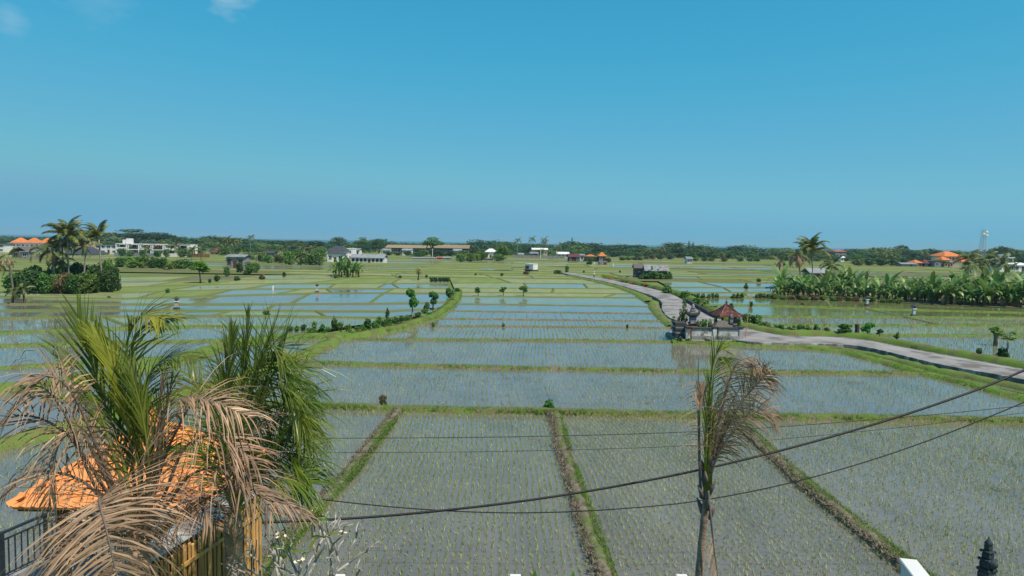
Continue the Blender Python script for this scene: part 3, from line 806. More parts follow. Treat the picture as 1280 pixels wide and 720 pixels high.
# irrigation channel inside the bend
ch = [(822, 386), (829, 397), (842, 404), (848, 409)]
mb = MB(); c1 = [G(a - 0.5, b) for a, b in ch]; c2 = [G(a + 5, b + .5) for a, b in ch]
for a, b in zip(c1, c2): mb.v += [(a.x, a.y, 0.06), (b.x, b.y, 0.06)]
for i in range(len(ch) - 1): mb.f.append((2 * i, 2 * i + 1, 2 * i + 3, 2 * i + 2)); mb.m.append(0)
structure('irrigation_channel_water', mb.mesh('channel', M['water0']))
bund([(818, 383), (823, 392), (834, 402), (846, 411)], w=0.7, h=0.32, mat='bund_mud', step=0.5, name='channel_bank')
bund([(800, 371), (815, 378), (819, 386), (828, 398), (842, 409)], w=1.3, h=0.3, mat='bund_green', step=0.6, name='grass_verge')
bund([(712, 345), (745, 352), (777, 360), (800, 369), (812, 378)], w=1.6, h=0.3, mat='bund_green', step=1.0, name='grass_verge')
bund([(755, 345.5), (785, 351.5), (815, 358), (842, 365), (858, 371), (885, 384), (905, 396), (928, 409), (980, 418), (1035, 419.5), (1085, 424.5), (1160, 438), (1280, 459.5), (1460, 495)], w=1.5, h=0.5, mat='bund_green', step=0.6, name='grass_verge', grass=0)
bund([(930, 430), (980, 433), (1045, 437), (1090, 445), (1175, 466), (1280, 486), (1460, 527)], w=1.0, h=0.3, mat='bund_green', step=0.5, name='grass_verge')
# water in the ditch between verge and bank
cell([(1085, 446), (1150, 459), (1240, 478), (1280, 487), (1280, 492), (1230, 481), (1150, 464), (1090, 449)], 'water0')
# ------------------------------------------------------------------ vegetation builders
def leaf_cloud(lobes, n, size, seed, asp=0.55, out=0.75, flat=0.0, shell=0.62):
    """many small pointed leaves spread through ellipsoid lobes -> arrays"""
    g = np.random.default_rng(seed)
    area = np.array([l[3] * l[4] + l[4] * l[5] + l[3] * l[5] for l in lobes]); area = area / area.sum()
    cnt = np.maximum(6, (area * n).astype(int))
    C, D = [], []
    for l, k in zip(lobes, cnt):
        d = g.normal(size=(k, 3)); d /= np.linalg.norm(d, axis=1)[:, None]
        r = shell + (1.08 - shell) * g.uniform(0, 1, k) ** 0.7
        r *= 1 + 0.16 * np.sin(d[:, 0] * 5 + l[0]) * np.sin(d[:, 2] * 6 + l[1]) + 0.10 * np.sin(d[:, 1] * 11 + l[2])
        C.append(np.array(l[:3]) + d * np.array(l[3:6]) * r[:, None]); D.append(d)
    C = np.concatenate(C); D = np.concatenate(D); m = len(C)
    nrm = D * out + g.normal(size=(m, 3)) * 0.55 + np.array([0, 0, 0.25 + flat])
    nrm /= np.linalg.norm(nrm, axis=1)[:, None]
    a = np.cross(nrm, g.normal(size=(m, 3))); a /= np.linalg.norm(a, axis=1)[:, None] + 1e-9
    b = np.cross(nrm, a)
    s = size * g.uniform(0.55, 1.35, m)[:, None]
    V = np.stack([C - a * s, C - b * s * asp, C + a * s, C + b * s * asp], axis=1).reshape(-1, 3)
    return V, np.arange(len(V)).reshape(-1, 4)

def trunk_mb(h, r, limbs, rnd, bend=0.15, mb=None):
    mb = mb or MB()
    p = [(bend * h * 0.3 * math.sin(i * 1.1), bend * h * 0.2 * math.cos(i * 0.9) - bend * h * .2, h * i / 4) for i in range(5)]
    mb.tube(p, [r * 1.3, r, r * 0.85, r * 0.7, r * 0.5], 7)
    for l in limbs:
        s = Vector(p[2]).lerp(Vector(p[4]), rnd.uniform(0, 0.9)); e = Vector(l)
        mid = s.lerp(e, 0.5) + Vector((0, 0, -0.05 * h))
        mb.tube([s, mid, e], [r * 0.5, r * 0.34, r * 0.12], 5)
    return mb

def crown_lobes(kind, H, Wd, rnd):
    L = []
    if kind == 'round':
        for i in range(9):
            a = rnd.uniform(0, 6.283); q = rnd.uniform(0.15, 0.62) * Wd / 2
            z = H * rnd.uniform(0.42, 0.84); s = rnd.uniform(0.26, 0.42) * Wd / 2 * (1.15 - 0.4 * (z / H - 0.4))
            L.append((q * math.cos(a), q * math.sin(a), z, s * 1.15, s * 1.15, s * 0.85))
        L.append((0, 0, H * 0.62, Wd * 0.3, Wd * 0.3, H * 0.26))
        L.append((rnd.uniform(-.1, .1) * Wd, 0, H * 0.83, Wd * 0.2, Wd * 0.2, H * 0.16))
    elif kind == 'low':          # foliage down to the ground
        for i in range(11):
            a = rnd.uniform(0, 6.283); q = rnd.uniform(0.1, 0.68) * Wd / 2
            z = H * rnd.uniform(0.18, 0.8); s = rnd.uniform(0.24, 0.40) * Wd / 2
            L.append((q * math.cos(a), q * math.sin(a), z, s * 1.1, s * 1.1, min(s * 0.9, H * 0.26)))
        L.append((0, 0, H * 0.45, Wd * 0.34, Wd * 0.34, H * 0.42))
    elif kind == 'top':
        for i in range(8):
            a = rnd.uniform(0, 6.283); s_ = rnd.uniform(0.25, 0.42) * Wd / 2; qq = rnd.uniform(0.1, 0.6) * Wd / 2
            L.append((qq * math.cos(a), qq * math.sin(a), H * rnd.uniform(0.42, 0.86), s_ * 1.1, s_, H * rnd.uniform(0.08, 0.14)))
    elif kind == 'umbrella':
        for i in range(10):
            a = rnd.uniform(0, 6.283); q = rnd.uniform(0.1, 0.72) * Wd / 2
            z = H * (0.93 - 0.28 * (q / (Wd / 2)) - rnd.uniform(0, 0.16)); s = rnd.uniform(0.22, 0.36) * Wd / 2
            L.append((q * math.cos(a), q * math.sin(a), z, s * 1.2, s * 1.2, H * 0.085))
        L.append((0, 0, H * 0.95, Wd * 0.22, Wd * 0.22, H * 0.09))
    elif kind == 'cone':
        for i in range(7):
            z = H * (0.25 + 0.7 * i / 6); s = Wd / 2 * (1.05 - 0.75 * i / 6)
            L.append((rnd.uniform(-.1, .1) * Wd, rnd.uniform(-.1, .1) * Wd, z, s, s, H * 0.12))
    elif kind == 'shrub':
        for i in range(6):
            a = rnd.uniform(0, 6.283); q = rnd.uniform(0.1, 0.6) * Wd / 2
            s = rnd.uniform(0.3, 0.45) * Wd / 2; z = H * rnd.uniform(0.3, 0.78)
            L.append((q * math.cos(a), q * math.sin(a), z, s, s, min(s, H * 0.25)))
        L.append((0, 0, H * 0.5, Wd * 0.3, Wd * 0.3, H * 0.45))
    return L

TREEM = {}
def tree_meshes(kind, seed, n, leaf, Wd=1.0):
    """unit-height tree: trunk mesh and crown data, cached"""
    key = (kind, seed, n, leaf, Wd)
    if key not in TREEM:
        rnd = random.Random(seed)
        L = crown_lobes(kind, 1.0, Wd, rnd)
        tips = [(l[0] * 0.8, l[1] * 0.8, l[2]) for l in L[:6]]
        th = {'round': 0.6, 'low': 0.5, 'umbrella': 0.72, 'cone': 0.9, 'shrub': 0.4, 'top': 0.62}[kind]
        tm = trunk_mb(th, {'shrub': 0.025, 'top': 0.055}.get(kind, 0.035), tips, rnd)
        V, Fc = leaf_cloud(L, n, leaf, seed, flat=0.7 if kind == 'umbrella' else 0.0)
        TREEM[key] = (tm, V, Fc)
    return TREEM[key]
MESHC = {}
def trunk_me(key, mat):
    k = ('t', key, mat)
    if k not in MESHC: MESHC[k] = TREEM[key][0].mesh('trunk', M[mat], True)
    return MESHC[k]
def crown_me(key, mat):
    k = ('c', key, mat)
    if k not in MESHC: MESHC[k] = np_mesh('crown', TREEM[key][1], TREEM[key][2], M[mat])
    return MESHC[k]
def tree(name, label, cat, loc, h, wr, kind='round', seed=1, n=900, leaf=0.05, leafmat='leaf_mid', bark='bark', group=None, rz=None, crownname='crown'):
    """wr = crown width / height"""
    tree_meshes(kind, seed, n, leaf)
    key = (kind, seed, n, leaf, 1.0)
    t = thing(name, label, cat, loc, random.uniform(0, 6.28) if rz is None else rz, group)
    t.scale = (h * wr, h * wr, h)
    obj('trunk' if kind != 'shrub' else 'stem', trunk_me(key, bark), t)
    obj(crownname if kind != 'shrub' else 'foliage', crown_me(key, leafmat), t)
    return t
def far_tree(name, label, cat, loc, h, wr, kind, seed, n, leaf, leafmat, group):
    """far off: only foliage shows"""
    key = ('far', kind, seed, n, leaf, leafmat)
    if key not in MESHC:
        rnd = random.Random(seed); L = crown_lobes(kind, 1.0, 1.0, rnd)
        if kind == 'round': L += [(rnd.uniform(-.2, .2), rnd.uniform(-.2, .2), 0.22, 0.3, 0.3, 0.22) for _ in range(2)] + [(0, 0, 0.42, 0.3, 0.3, 0.3)]
        V, Fc = leaf_cloud(L, n, leaf, seed)
        MESHC[key] = np_mesh('crown', V, Fc, M[leafmat])
    t = thing(name, label, cat, loc, random.uniform(0, 6.28), group)
    t.scale = (h * wr, h * wr, h)
    obj('crown', MESHC[key], t)
    return t

# --- palm fronds on a local curve, for palms in the middle distance
def frond_mb(Lf, droop, n=16, leaf=0.8, mat_rib=0, seed=0, ldroop=0.5, width=0.06, up0=0.6):
    g = random.Random(seed); mb = MB()
    pts = []; p = Vector((0, 0, 0)); ang = up0
    for i in range(11):
        pts.append(p.copy()); ang -= droop / 10 * (0.5 + i / 10)
        p = p + Vector((math.cos(ang), 0.02 * math.sin(i + seed), math.sin(ang))) * (Lf / 10)
    mb.tube(pts, [0.035 * (1 - 0.85 * i / 10) for i in range(11)], 4, 0)
    for i in range(n):
        f = 0.14 + 0.86 * i / (n - 1); k = min(9, int(f * 10)); q = pts[k].lerp(pts[k + 1], min(1, f * 10 - k))
        T = (pts[k + 1] - pts[k]).normalized()
        for s in (-1, 1):
            l = leaf * math.sin(math.pi * min(1, 0.18 + 0.75 * f)) * g.uniform(0.8, 1.1)
            d = (Vector((0, s, 0)) * math.cos(0.55 + 0.5 * f) + T * math.sin(0.55 + 0.5 * f)).normalized()
            m1 = q + d * l * 0.5 + Vector((0, 0, -ldroop * l * 0.16)); m2 = q + d * l * 0.95 + Vector((0, 0, -ldroop * l * 0.62))
            wv = T * width
            mb.add([q - wv * .6, q + wv * .6, m1 + wv, m1 - wv, m2], [(0, 1, 2, 3), (3, 2, 4)], 1)
    return mb
FR = {}
def frond_me(kind, i):
    k = (kind, i)
    if k not in FR:
        if kind == 'coco': mb = frond_mb(3.9, 1.6 + 0.35 * i, 26, 1.0, seed=i, up0=0.5, width=0.085, ldroop=0.9); ms = [M['rib_green'], M['frond_far']]
        elif kind == 'dry': mb = frond_mb(2.6, 2.0 + 0.3 * i, 18, 0.6, seed=i + 9, up0=0.3, width=0.06, ldroop=1.3); ms = [M['rib_dead'], M['frond_dead']]
        FR[k] = mb.mesh('frond', ms)
    return FR[k]
def coco_palm(label, loc, h, lean=(0, 0), nf=17, ndry=3, scale=1.0, group=None, wind=0.0, bark='palebark', name='coconut_palm', top=0.9, spread=1.0, cut=0.0):
    t = thing(name, label, 'palm tree', loc, 0, group)
    pts = [(lean[0] * (i / 6) ** 1.6, lean[1] * (i / 6) ** 1.6, h * i / 6) for i in range(7)]
    mb = MB(); mb.tube(pts, [0.2, 0.15, 0.13, 0.125, 0.12, 0.115, 0.12], 8); mb.build('trunk', M[bark], t, True)
    for i in range(nf + ndry):
        dry = i >= nf
        a = i * 2.39996 + random.uniform(-0.3, 0.3)
        el = (top - 1.55 * (i / max(1, nf)) * spread) if not dry else random.uniform(-0.75, -0.1)
        if random.random() < cut: continue
        o = obj('frond', frond_me('dry' if dry else 'coco', i % 3), t, (pts[-1][0], pts[-1][1], h + (0.15 if not dry else -0.1)))
        if wind: a = a + wind * math.sin(a - 0.4)
        o.rotation_euler = (random.uniform(-.25, .25), -el, a)
        s = scale * random.uniform(0.85, 1.1); o.scale = (s, s, s)
    return t

# --- banana plants
def bleaf_mb(Lf, wd, droop, up0, seed):
    g = random.Random(seed); mb = MB(); p = Vector((0, 0, 0)); ang = up0; n = 7; b = []
    for i in range(n + 1):
        f = i / n
        wv = wd * (math.sin(math.pi * min(1, 0.06 + 0.94 * f)) ** 0.6) * (0.15 if i == 0 else 1) * g.uniform(0.8, 1.1)
        if i == n: wv = 0.02
        nx = Vector((-math.sin(ang), 0, math.cos(ang)))
        mb.v += [tuple(p + Vector((0, -wv, 0)) + nx * 0.14 * wv), tuple(p), tuple(p + Vector((0, wv, 0)) + nx * 0.14 * wv)]
        ang -= droop / n * (0.4 + 1.2 * f); p = p + Vector((math.cos(ang), 0, math.sin(ang))) * Lf / n
    for i in range(n):
        for j in (0, 1):
            mb.f.append((3 * i + j, 3 * i + j + 1, 3 * i + j + 4, 3 * i + j + 3)); mb.m.append(0)
    return mb
BL = [bleaf_mb(2.1, 0.215, d, 1.2, i).mesh('leaf', M['banana']) for i, d in enumerate((0.8, 1.5, 2.2, 2.9))]
BLD = bleaf_mb(1.5, 0.16, 2.2, 0.2, 9).mesh('leaf', M['banana_dry'])
_b = MB(); _b.tube([(0, 0, 0), (0.03, 0, 0.6), (0.05, 0.02, 1.25)], [0.12, 0.10, 0.06], 7)
BST = _b.mesh('stem', M['bananastem'], True)
def banana(label, loc, s=1.0, n=8, group=None, dry=2):
    t = thing('banana_plant', label, 'banana plant', loc, random.uniform(0, 6.28), group)
    t.scale = (s, s, s * random.uniform(0.92, 1.1))
    obj('stem', BST, t)
    for i in range(n):
        o = obj('leaf', BL[min(3, int(i / n * 4 + random.uniform(0, 0.9)))], t, (0.05, 0.02, 1.22 - 0.07 * i), (random.uniform(-.2, .2), 0, i * 2.4 + random.uniform(-.3, .3)))
        q = random.uniform(0.75, 1.1); o.scale = (q, q, q)
    for i in range(dry):
        obj('leaf', BLD, t, (0.04, 0.02, 1.1), (0, 0.6, random.uniform(0, 6.28)))
    return t

def Yb(px, py): return G(px, py).y
def span(px, base, top):
    Y = Yb(px, base); return Y, ztop(px, top, Y)

# ------------------------------------------------------------------ the tree line in the distance
SKY = [(-160, 299), (0, 299), (60, 300), (140, 297), (190, 294), (215, 297), (245, 299), (260, 297), (300, 297), (340, 299.5), (400, 301.5), (440, 303.5), (460, 300), (480, 300), (500, 305), (530, 306), (560, 307), (588, 302), (600, 300), (640, 302.5), (665, 304), (690, 307.5), (712, 304), (735, 303.5), (770, 304.5), (800, 306), (826, 309), (838, 305.5), (860, 305.5), (885, 306), (905, 308.5), (960, 309.5), (1000, 310), (1040, 312), (1066, 311), (1080, 308.5), (1110, 309), (1140, 310), (1170, 311), (1195, 314.5), (1220, 314), (1240, 310), (1258, 308), (1280, 312), (1440, 313)]
WHERE = [(150, 'behind the dark orange-roofed villas'), (245, 'behind the white villas'), (400, 'by the white gabled house'), (480, 'behind the white gabled house'), (590, 'behind the long warehouse'), (690, 'behind the white hall'),
         (800, 'behind the farmhouses'), (960, 'beyond the tin sheds'), (1120, 'beyond the banana grove palms'), (1215, 'behind the big orange-roofed house'), (1500, 'around the lattice tower')]
def where(px):
    for x, wd in WHERE:
        if px < x: return wd
rt_ = random.Random(21)
NT = [0]
def line_tree(px, Y, top, wpx, kind, mat, kindword):
    base = at(px, Y, -0.3); h = (ztop(px, top, Y) + 0.3) * 1.06
    wd = wpx * Y / F
    sd = rt_.randint(1, 4)
    far_tree('broadleaf_tree' if kind != 'umbrella' else 'umbrella_tree', f'{kindword} in the wood {where(px)}', 'tree', base, h, wd / h, kind, sd + 40, 700, 0.055, mat, f'{kindword}s {where(px)}')
    NT[0] += 1
x = -90.0
while x < 1370:
    Y = rt_.uniform(560, 720)
    top = interp(SKY, x) + rt_.choice([-2.6, -1.2, 0, 0.5, 1.2, 2.2, 3.0])
    line_tree(x, Y, top, rt_.uniform(26, 44), 'round', rt_.choice(['leaf_far', 'leaf_far', 'leaf_far', 'leaf_far2']), 'dark round-crowned tree')
    x += rt_.uniform(9, 15)
x = -80.0
while x < 1360:
    if not (480 < x < 585):
        Y = rt_.uniform(470, 540)
        top = interp(SKY, x) + rt_.uniform(4.0, 9.0)
        line_tree(x, Y, top - 1.5, rt_.uniform(22, 38), rt_.choice(['low', 'low', 'round']), rt_.choice(['leaf_far', 'leaf_far', 'leaf_far2']), 'lower bushy tree')
    x += rt_.uniform(13, 19)
for xa, xb, Ya, Yb_ in ((250, 408, 330, 430), (150, 255, 390, 450), (590, 705, 420, 460), (965, 1130, 400, 450), (1215, 1320, 380, 440), (700, 960, 455, 500)):
    x = xa
    while x < xb:
        line_tree(x, rt_.uniform(Ya, Yb_), interp(SKY, x) + rt_.uniform(6, 12), rt_.uniform(16, 30), rt_.choice(['low', 'low', 'round']), rt_.choice(['leaf_far', 'leaf_far2', 'leaf_mid']), 'near bushy tree')
        x += rt_.uniform(11, 17)
# wood that reads as one mass behind the trees
VV, FF, off = [], [], 0
for i in range(120):
    px = -200 + 1680 * i / 119; Y = rt_.uniform(800, 1000)
    b = at(px, Y, 0); h = max(5, ztop(px, interp(SKY, px) + 2.5, Y)); wd = 30 * Y / F
    V, Fc = leaf_cloud([(b.x, b.y, h * 0.5, wd / 2, wd / 2, h * 0.5)], 260, 1.6, i + 300)
    VV.append(V); FF.append(Fc + off); off += len(V)
tag(obj('distant_wood', np_mesh('distant_wood', np.concatenate(VV), np.concatenate(FF), M['leaf_far'])), 'dark wood along the horizon in front of the sea', None, None, 'stuff')

# trees that stand out
def named_tree(name, label, px, base, top, wpx, kind, mat, seed=3, n=1400, leaf=0.045, Y=None, bark='bark', cat='tree', group=None):
    Y = Y or Yb(px, base); h = ztop(px, top, Y); wd = wpx * Y / F
    return tree(name, label, cat, at(px, Y, -0.1), h, wd / h, kind, seed, n, leaf, mat, bark, group)
named_tree('umbrella_tree', 'wide flat-topped umbrella tree rising behind the row of white villas', 165, 318, 287, 70, 'umbrella', 'leaf_far', 51, 2200, 0.03, Y=520)
named_tree('umbrella_tree', 'lower spreading umbrella tree beside the wide one, behind the white villas', 198, 318, 291, 62, 'umbrella', 'leaf_far', 52, 2200, 0.03, Y=540)
named_tree('umbrella_tree', 'pale umbrella tree above the small maroon roof', 275, 318, 296, 44, 'umbrella', 'leaf_far2', 53, 1800, 0.03, Y=540)
named_tree('umbrella_tree', 'small flat-topped tree standing clear over the white gabled house', 423, 318, 296.5, 30, 'umbrella', 'leaf_far', 54, 1500, 0.035, Y=560)
named_tree('umbrella_tree', 'open pale-limbed umbrella tree next to the warehouse end', 453, 318, 297, 24, 'umbrella', 'leaf_far2', 55, 1500, 0.035, Y=500, bark='palebark')
named_tree('broadleaf_tree', 'rounded tree with a pale limb at the end of the warehouse', 474, 318, 298, 28, 'round', 'leaf_far', 56, 1500, 0.04, Y=480, bark='palebark')
named_tree('umbrella_tree', 'layered flat-topped tree in front of the long brown warehouse', 541, 325, 297, 33, 'umbrella', 'leaf_mid', 57, 1900, 0.035, Y=375)
named_tree('broadleaf_tree', 'dark round tree under the layered flat-topped tree', 546, 325, 311, 26, 'low', 'leaf_dark', 58, 1400, 0.045, Y=370)
named_tree('broadleaf_tree', 'green round tree behind the low grey wall by the warehouse', 522, 325, 314, 28, 'low', 'leaf_mid', 59, 1400, 0.045, Y=372)
named_tree('broadleaf_tree', 'yellow-green tree overlapping the white hall', 629, 327, 306, 24, 'round', 'leaf_light', 60, 1500, 0.045, Y=330)
named_tree('broadleaf_tree', 'blue-green bush at the foot of the yellow-green tree by the white hall', 623, 327.5, 315, 20, 'low', 'leaf_mid', 61, 1200, 0.05, Y=318)
named_tree('broadleaf_tree', 'bushy tree just before the white hall', 600, 326, 313, 22, 'low', 'leaf_light', 62, 1200, 0.05, Y=330)
named_tree('broadleaf_tree', 'dark bushy tree touching the gable of the white hall', 606, 326, 314, 12, 'low', 'leaf_mid', 63, 1000, 0.05, Y=332)
named_tree('conifer', 'single pointed tree above the red-roofed farmhouse', 715, 320, 297.5, 7, 'cone', 'leaf_far', 64, 900, 0.04, Y=560)
named_tree('conifer', 'taller of the two pointed trees beyond the tin sheds', 861, 320, 301, 7, 'cone', 'leaf_far', 65, 900, 0.04, Y=560)
named_tree('conifer', 'shorter of the two pointed trees beyond the tin sheds', 866, 320, 302.5, 6, 'cone', 'leaf_far', 66, 900, 0.04, Y=560)
named_tree('broadleaf_tree', 'tall dark domed tree beyond the tin sheds', 847, 320, 303, 15, 'round', 'leaf_far', 67, 1200, 0.045, Y=555)
named_tree('broadleaf_tree', 'big domed tree next to the lattice tower', 1250, 330, 307, 24, 'round', 'leaf_far', 68, 1500, 0.04, Y=480)
named_tree('broadleaf_tree', 'flat-crowned dark green tree alone in the terraced fields', 250.5, 354, 326.5, 29, 'umbrella', 'leaf_bright', 69, 2200, 0.05)
for px, top, wp, mt in ((262, 352, 8, 0), (270, 345, 10, 1), (283, 335, 9, 1)):
    pass
hedge = [(150, 334, 320, 14, 'low'), (163, 335, 318, 16, 'low'), (177, 335, 317, 17, 'low'), (190, 335, 319, 18, 'low'), (203, 336, 320, 17, 'low'), (214, 337, 324, 15, 'low'), (226, 337, 322, 16, 'low'), (237, 336, 323, 14, 'low')]
for i, (px, b, tp, wp, k) in enumerate(hedge):
    named_tree('bushy_tree', 'bushy tree in the row of greenery below the white villas', px, b, tp, wp * 1.3, k, ['leaf_mid', 'leaf_light', 'leaf_mid', 'leaf_dark'][i % 4], 70 + i % 4, 1000, 0.06, group='bushy trees below the white villas')
for i, (px, b, tp, wp) in enumerate([(300, 341, 327, 12), (311, 342, 325, 17), (319, 341, 327, 12)]):
    named_tree('bushy_tree', ['small bush at the near end of the thicket below the grey shed', 'tallest bush of the thicket below the grey shed', 'bush behind the tallest one of the thicket below the grey shed'][i], px, b, tp, wp, 'low', ['leaf_dark', 'leaf_mid', 'leaf_mid'][i], 74 + i % 2, 1000, 0.06, cat='bush')
mixed = [(335, 329, 317, 16), (350, 329, 314, 18), (362, 331, 312, 22), (376, 331, 311, 20), (388, 331, 312, 22), (399, 332, 314, 18), (290, 326, 313, 16), (312, 326, 312, 18), (326, 327, 316, 16)]
for i, (px, b, tp, wp) in enumerate(mixed):
    named_tree('bushy_tree', 'bushy tree in the thicket next to the white gabled house', px, b, tp, wp, 'low', ['leaf_mid', 'leaf_far2', 'leaf_light', 'leaf_far2'][i % 4], 76 + i % 3, 1000, 0.06, group='bushy trees beside the white gabled house')
for i, (px, b, tp, wp) in enumerate([(576, 327, 316, 18), (588, 327, 315, 18), (596, 326, 316, 14)]):
    named_tree('bushy_tree', 'feathery bush in the row before the white hall', px, b, tp, wp, 'low', 'leaf_light', 78, 1000, 0.06, group='feathery bushes before the white hall', cat='bush')
for i, (px, b, tp, wp) in enumerate([(815, 324, 317, 12), (826, 324, 316, 14), (838, 324, 317, 14), (808, 324, 319, 10)]):
    named_tree('bushy_tree', 'brownish bush of the island of scrub in the far field', px, b, tp, wp, 'low', ['leaf_brown', 'leaf_far2', 'leaf_far2', 'leaf_brown'][i], 79, 900, 0.06, group='scrub island in the far field', cat='bush')
for i, px in enumerate((778, 786, 794, 801, 870, 880, 889, 905, 925, 938, 946)):
    named_tree('low_bush', 'low bush in the far field ahead of the wood', px, 325.5 + 0.01 * (px - 780), 320.5 + 0.01 * (px - 780), 12, 'low', ['leaf_far2', 'leaf_mid', 'leaf_far'][i % 3], 80, 700, 0.07, group='low bushes in the far field', cat='bush')
for i, (px, b, tp, wp) in enumerate([(1072, 332, 322, 20), (1086, 332, 321, 22), (1101, 332, 322, 20), (1115, 332, 323, 18), (1128, 331, 322, 14)]):
    named_tree('bushy_tree', 'pale bushy tree at the field edge near the maroon roof', px, b, tp, wp, 'low', ['leaf_far2', 'leaf_far', 'leaf_far2'][i % 3], 81, 1000, 0.06, group='pale bushy trees at the far field edge')

# ------------------------------------------------------------------ tree clump with coconut palms
cl = [(18, 366, 336, 26, 'leaf_mid', 'outermost low bush of the palm clump, beside the dead-looking palm'), (36, 367, 332, 30, 'leaf_dark', 'dark bush of the palm clump beside the outermost one'), (52, 367, 337, 26, 'leaf_mid', 'green bush between two dark ones in the palm clump'), (66, 366, 340, 26, 'leaf_mid', 'low bush under the small leaning palms of the clump'),
      (80, 367, 338, 24, 'leaf_brown', 'brownish bush at the front foot of the tallest palm'), (93, 367.5, 339, 24, 'leaf_mid', 'fresh green bush before the pale leaning trunk'), (107, 367, 338, 26, 'leaf_light', 'light green bush in the middle front of the palm clump'), (122, 366, 338, 24, 'leaf_mid', 'green bush in front of the dark tree of the palm clump'),
      (133, 366, 334, 24, 'leaf_dark', 'dark tree ending the palm clump on the villa side'), (143, 364, 330, 18, 'leaf_dark', 'very dark slim tree at the far end of the palm clump'), (110, 362, 326, 30, 'leaf_dark', 'tall dark bush behind the pale leaning trunk'), (88, 361, 328, 30, 'leaf_dark', 'dark bush behind the tallest palm'), (128, 361, 322, 24, 'leaf_mid', 'loose green tree under the wind-blown palm')]
for i, (px, b, tp, wp, mt, lab) in enumerate(cl):
    named_tree('bush' if tp > 334 else 'clump_tree', lab, px, b, tp, wp * 1.12, 'low', mt, 90 + i % 5, 2200, 0.055, cat='bush' if tp > 334 else 'tree', bark='oldwood')
for px, b, tp, wp, kd, mt, lab in ((44, 364, 325, 18, 'top', 'leaf_mid', 'loose-topped tree rising over the dark bushes of the palm clump'), (60, 362, 331, 16, 'top', 'leaf_light', 'thin pale tree by the short dark palm of the clump'), (97, 361, 322, 20, 'top', 'leaf_dark', 'dark loose tree between the tallest palm and the pale leaning trunk'),
        (137, 362, 318, 18, 'top', 'leaf_mid', 'ragged tree overtopping the dark end of the palm clump'), (118, 360, 330, 22, 'round', 'leaf_dark', 'dark rounded tree behind the light green bush of the clump')):
    named_tree('clump_tree', lab, px, b, tp, wp, kd, mt, 140 + px % 4, 900, 0.07, bark='oldwood')
def palm_px(label, px, base, crown_y, scale, Y=None, lean=0, **k):
    Y = Y or Yb(px, base)
    h = ztop(px, crown_y, Y)
    return coco_palm(label, at(px, Y, -0.1), h, (lean * Y / F, 0), scale=scale, **k)
palm_px('tallest coconut palm with a full crown in the tree clump', 87, 364, 296, 1.12, lean=-1, nf=20, ndry=3, top=1.25)
palm_px('wind-blown coconut palm above the dark end of the tree clump', 128, 362, 299, 1.0, lean=-3, nf=13, ndry=0, wind=0.7, top=1.35, spread=0.9)
palm_px('coconut palm with a pale leaning trunk and ragged crown', 105, 363, 309, 0.75, lean=4, nf=8, ndry=2, wind=0.5)
palm_px('yellowing palm with a drooping crown beside the tallest palm', 69, 364, 313, 0.95, lean=-3, nf=11, ndry=3, top=0.8)
palm_px('short dark palm under the yellowing palm', 74, 363, 326, 0.7, lean=2, nf=11, ndry=3, top=0.6)
palm_px('slim palm between the tallest and the yellowing palm', 81, 363, 306, 0.75, lean=-2, nf=9, ndry=1)
palm_px('dead brown palm with hanging fronds at the edge of the clump', 17, 372, 322, 0.62, lean=-5, nf=1, ndry=7, bark='oldwood')
palm_px('small yellowish palm in front of the clump', 31, 380, 362, 0.45, lean=-2, nf=8, ndry=2, bark='bark')
palm_px('smaller yellowish palm at the frame edge in front of the clump', 16, 380, 367, 0.4, lean=2, nf=7, ndry=2, bark='bark')
palm_px('yellow-green palm cut by the frame edge before the shacks', -2, 368, 332, 0.7, lean=-3, nf=9, ndry=3)
# banana grove palms
palm_px('tallest coconut palm with upright fronds behind the banana grove', 1016, 354, 316, 1.35, Y=150, lean=-4, nf=20, ndry=1, top=1.4, wind=0.4)
palm_px('palm with dead brown fronds hanging along its trunk', 1001, 352, 319, 1.15, Y=145, lean=-6, nf=7, ndry=10, bark='oldwood')
palm_px('sparse brown palm standing apart at the end of the grove', 974, 352, 326, 0.8, Y=148, lean=-1, nf=4, ndry=5, bark='oldwood')
palm_px('short palm leaning over the tin roof behind the grove', 1034, 354, 332, 0.95, Y=146, lean=5, nf=9, ndry=2, wind=0.6)
palm_px('dark palm in front of the big orange-roofed house', 1209, 352, 324, 1.05, Y=165, lean=1, nf=13, ndry=3)
palm_px('dark palm between the orange-roofed house and the lattice tower', 1233, 352, 327, 1.1, Y=160, lean=-2, nf=12, ndry=4)
palm_px('palm with a few brown fronds before the white flat-roofed house', 1246, 352, 328, 1.05, Y=158, lean=2, nf=11, ndry=5)
palm_px('short palm at the near side of the trio by the lattice tower', 1222, 352, 334, 0.8, Y=155, lean=-2, nf=10, ndry=3)
palm_px('dark bushy palm below the orange-roofed house, behind the grove', 1207, 352, 336, 0.5, Y=150, lean=0, nf=14, ndry=3)
palm_px('small palm in front of the white villas', 183, 326, 312, 0.9, Y=310, lean=1, nf=11, ndry=1)
palm_px('palm before the end unit of the white villas', 220, 326, 308, 1.1, Y=310, lean=-1, nf=11, ndry=1)
palm_px('yellowish palm with a pale trunk near the flat-crowned tree', 240, 330, 313, 0.9, Y=270, lean=0, nf=12, ndry=3)
palm_px('ragged palm above the flat-crowned tree', 251, 330, 314, 1.0, Y=275, lean=2, nf=8, ndry=3)
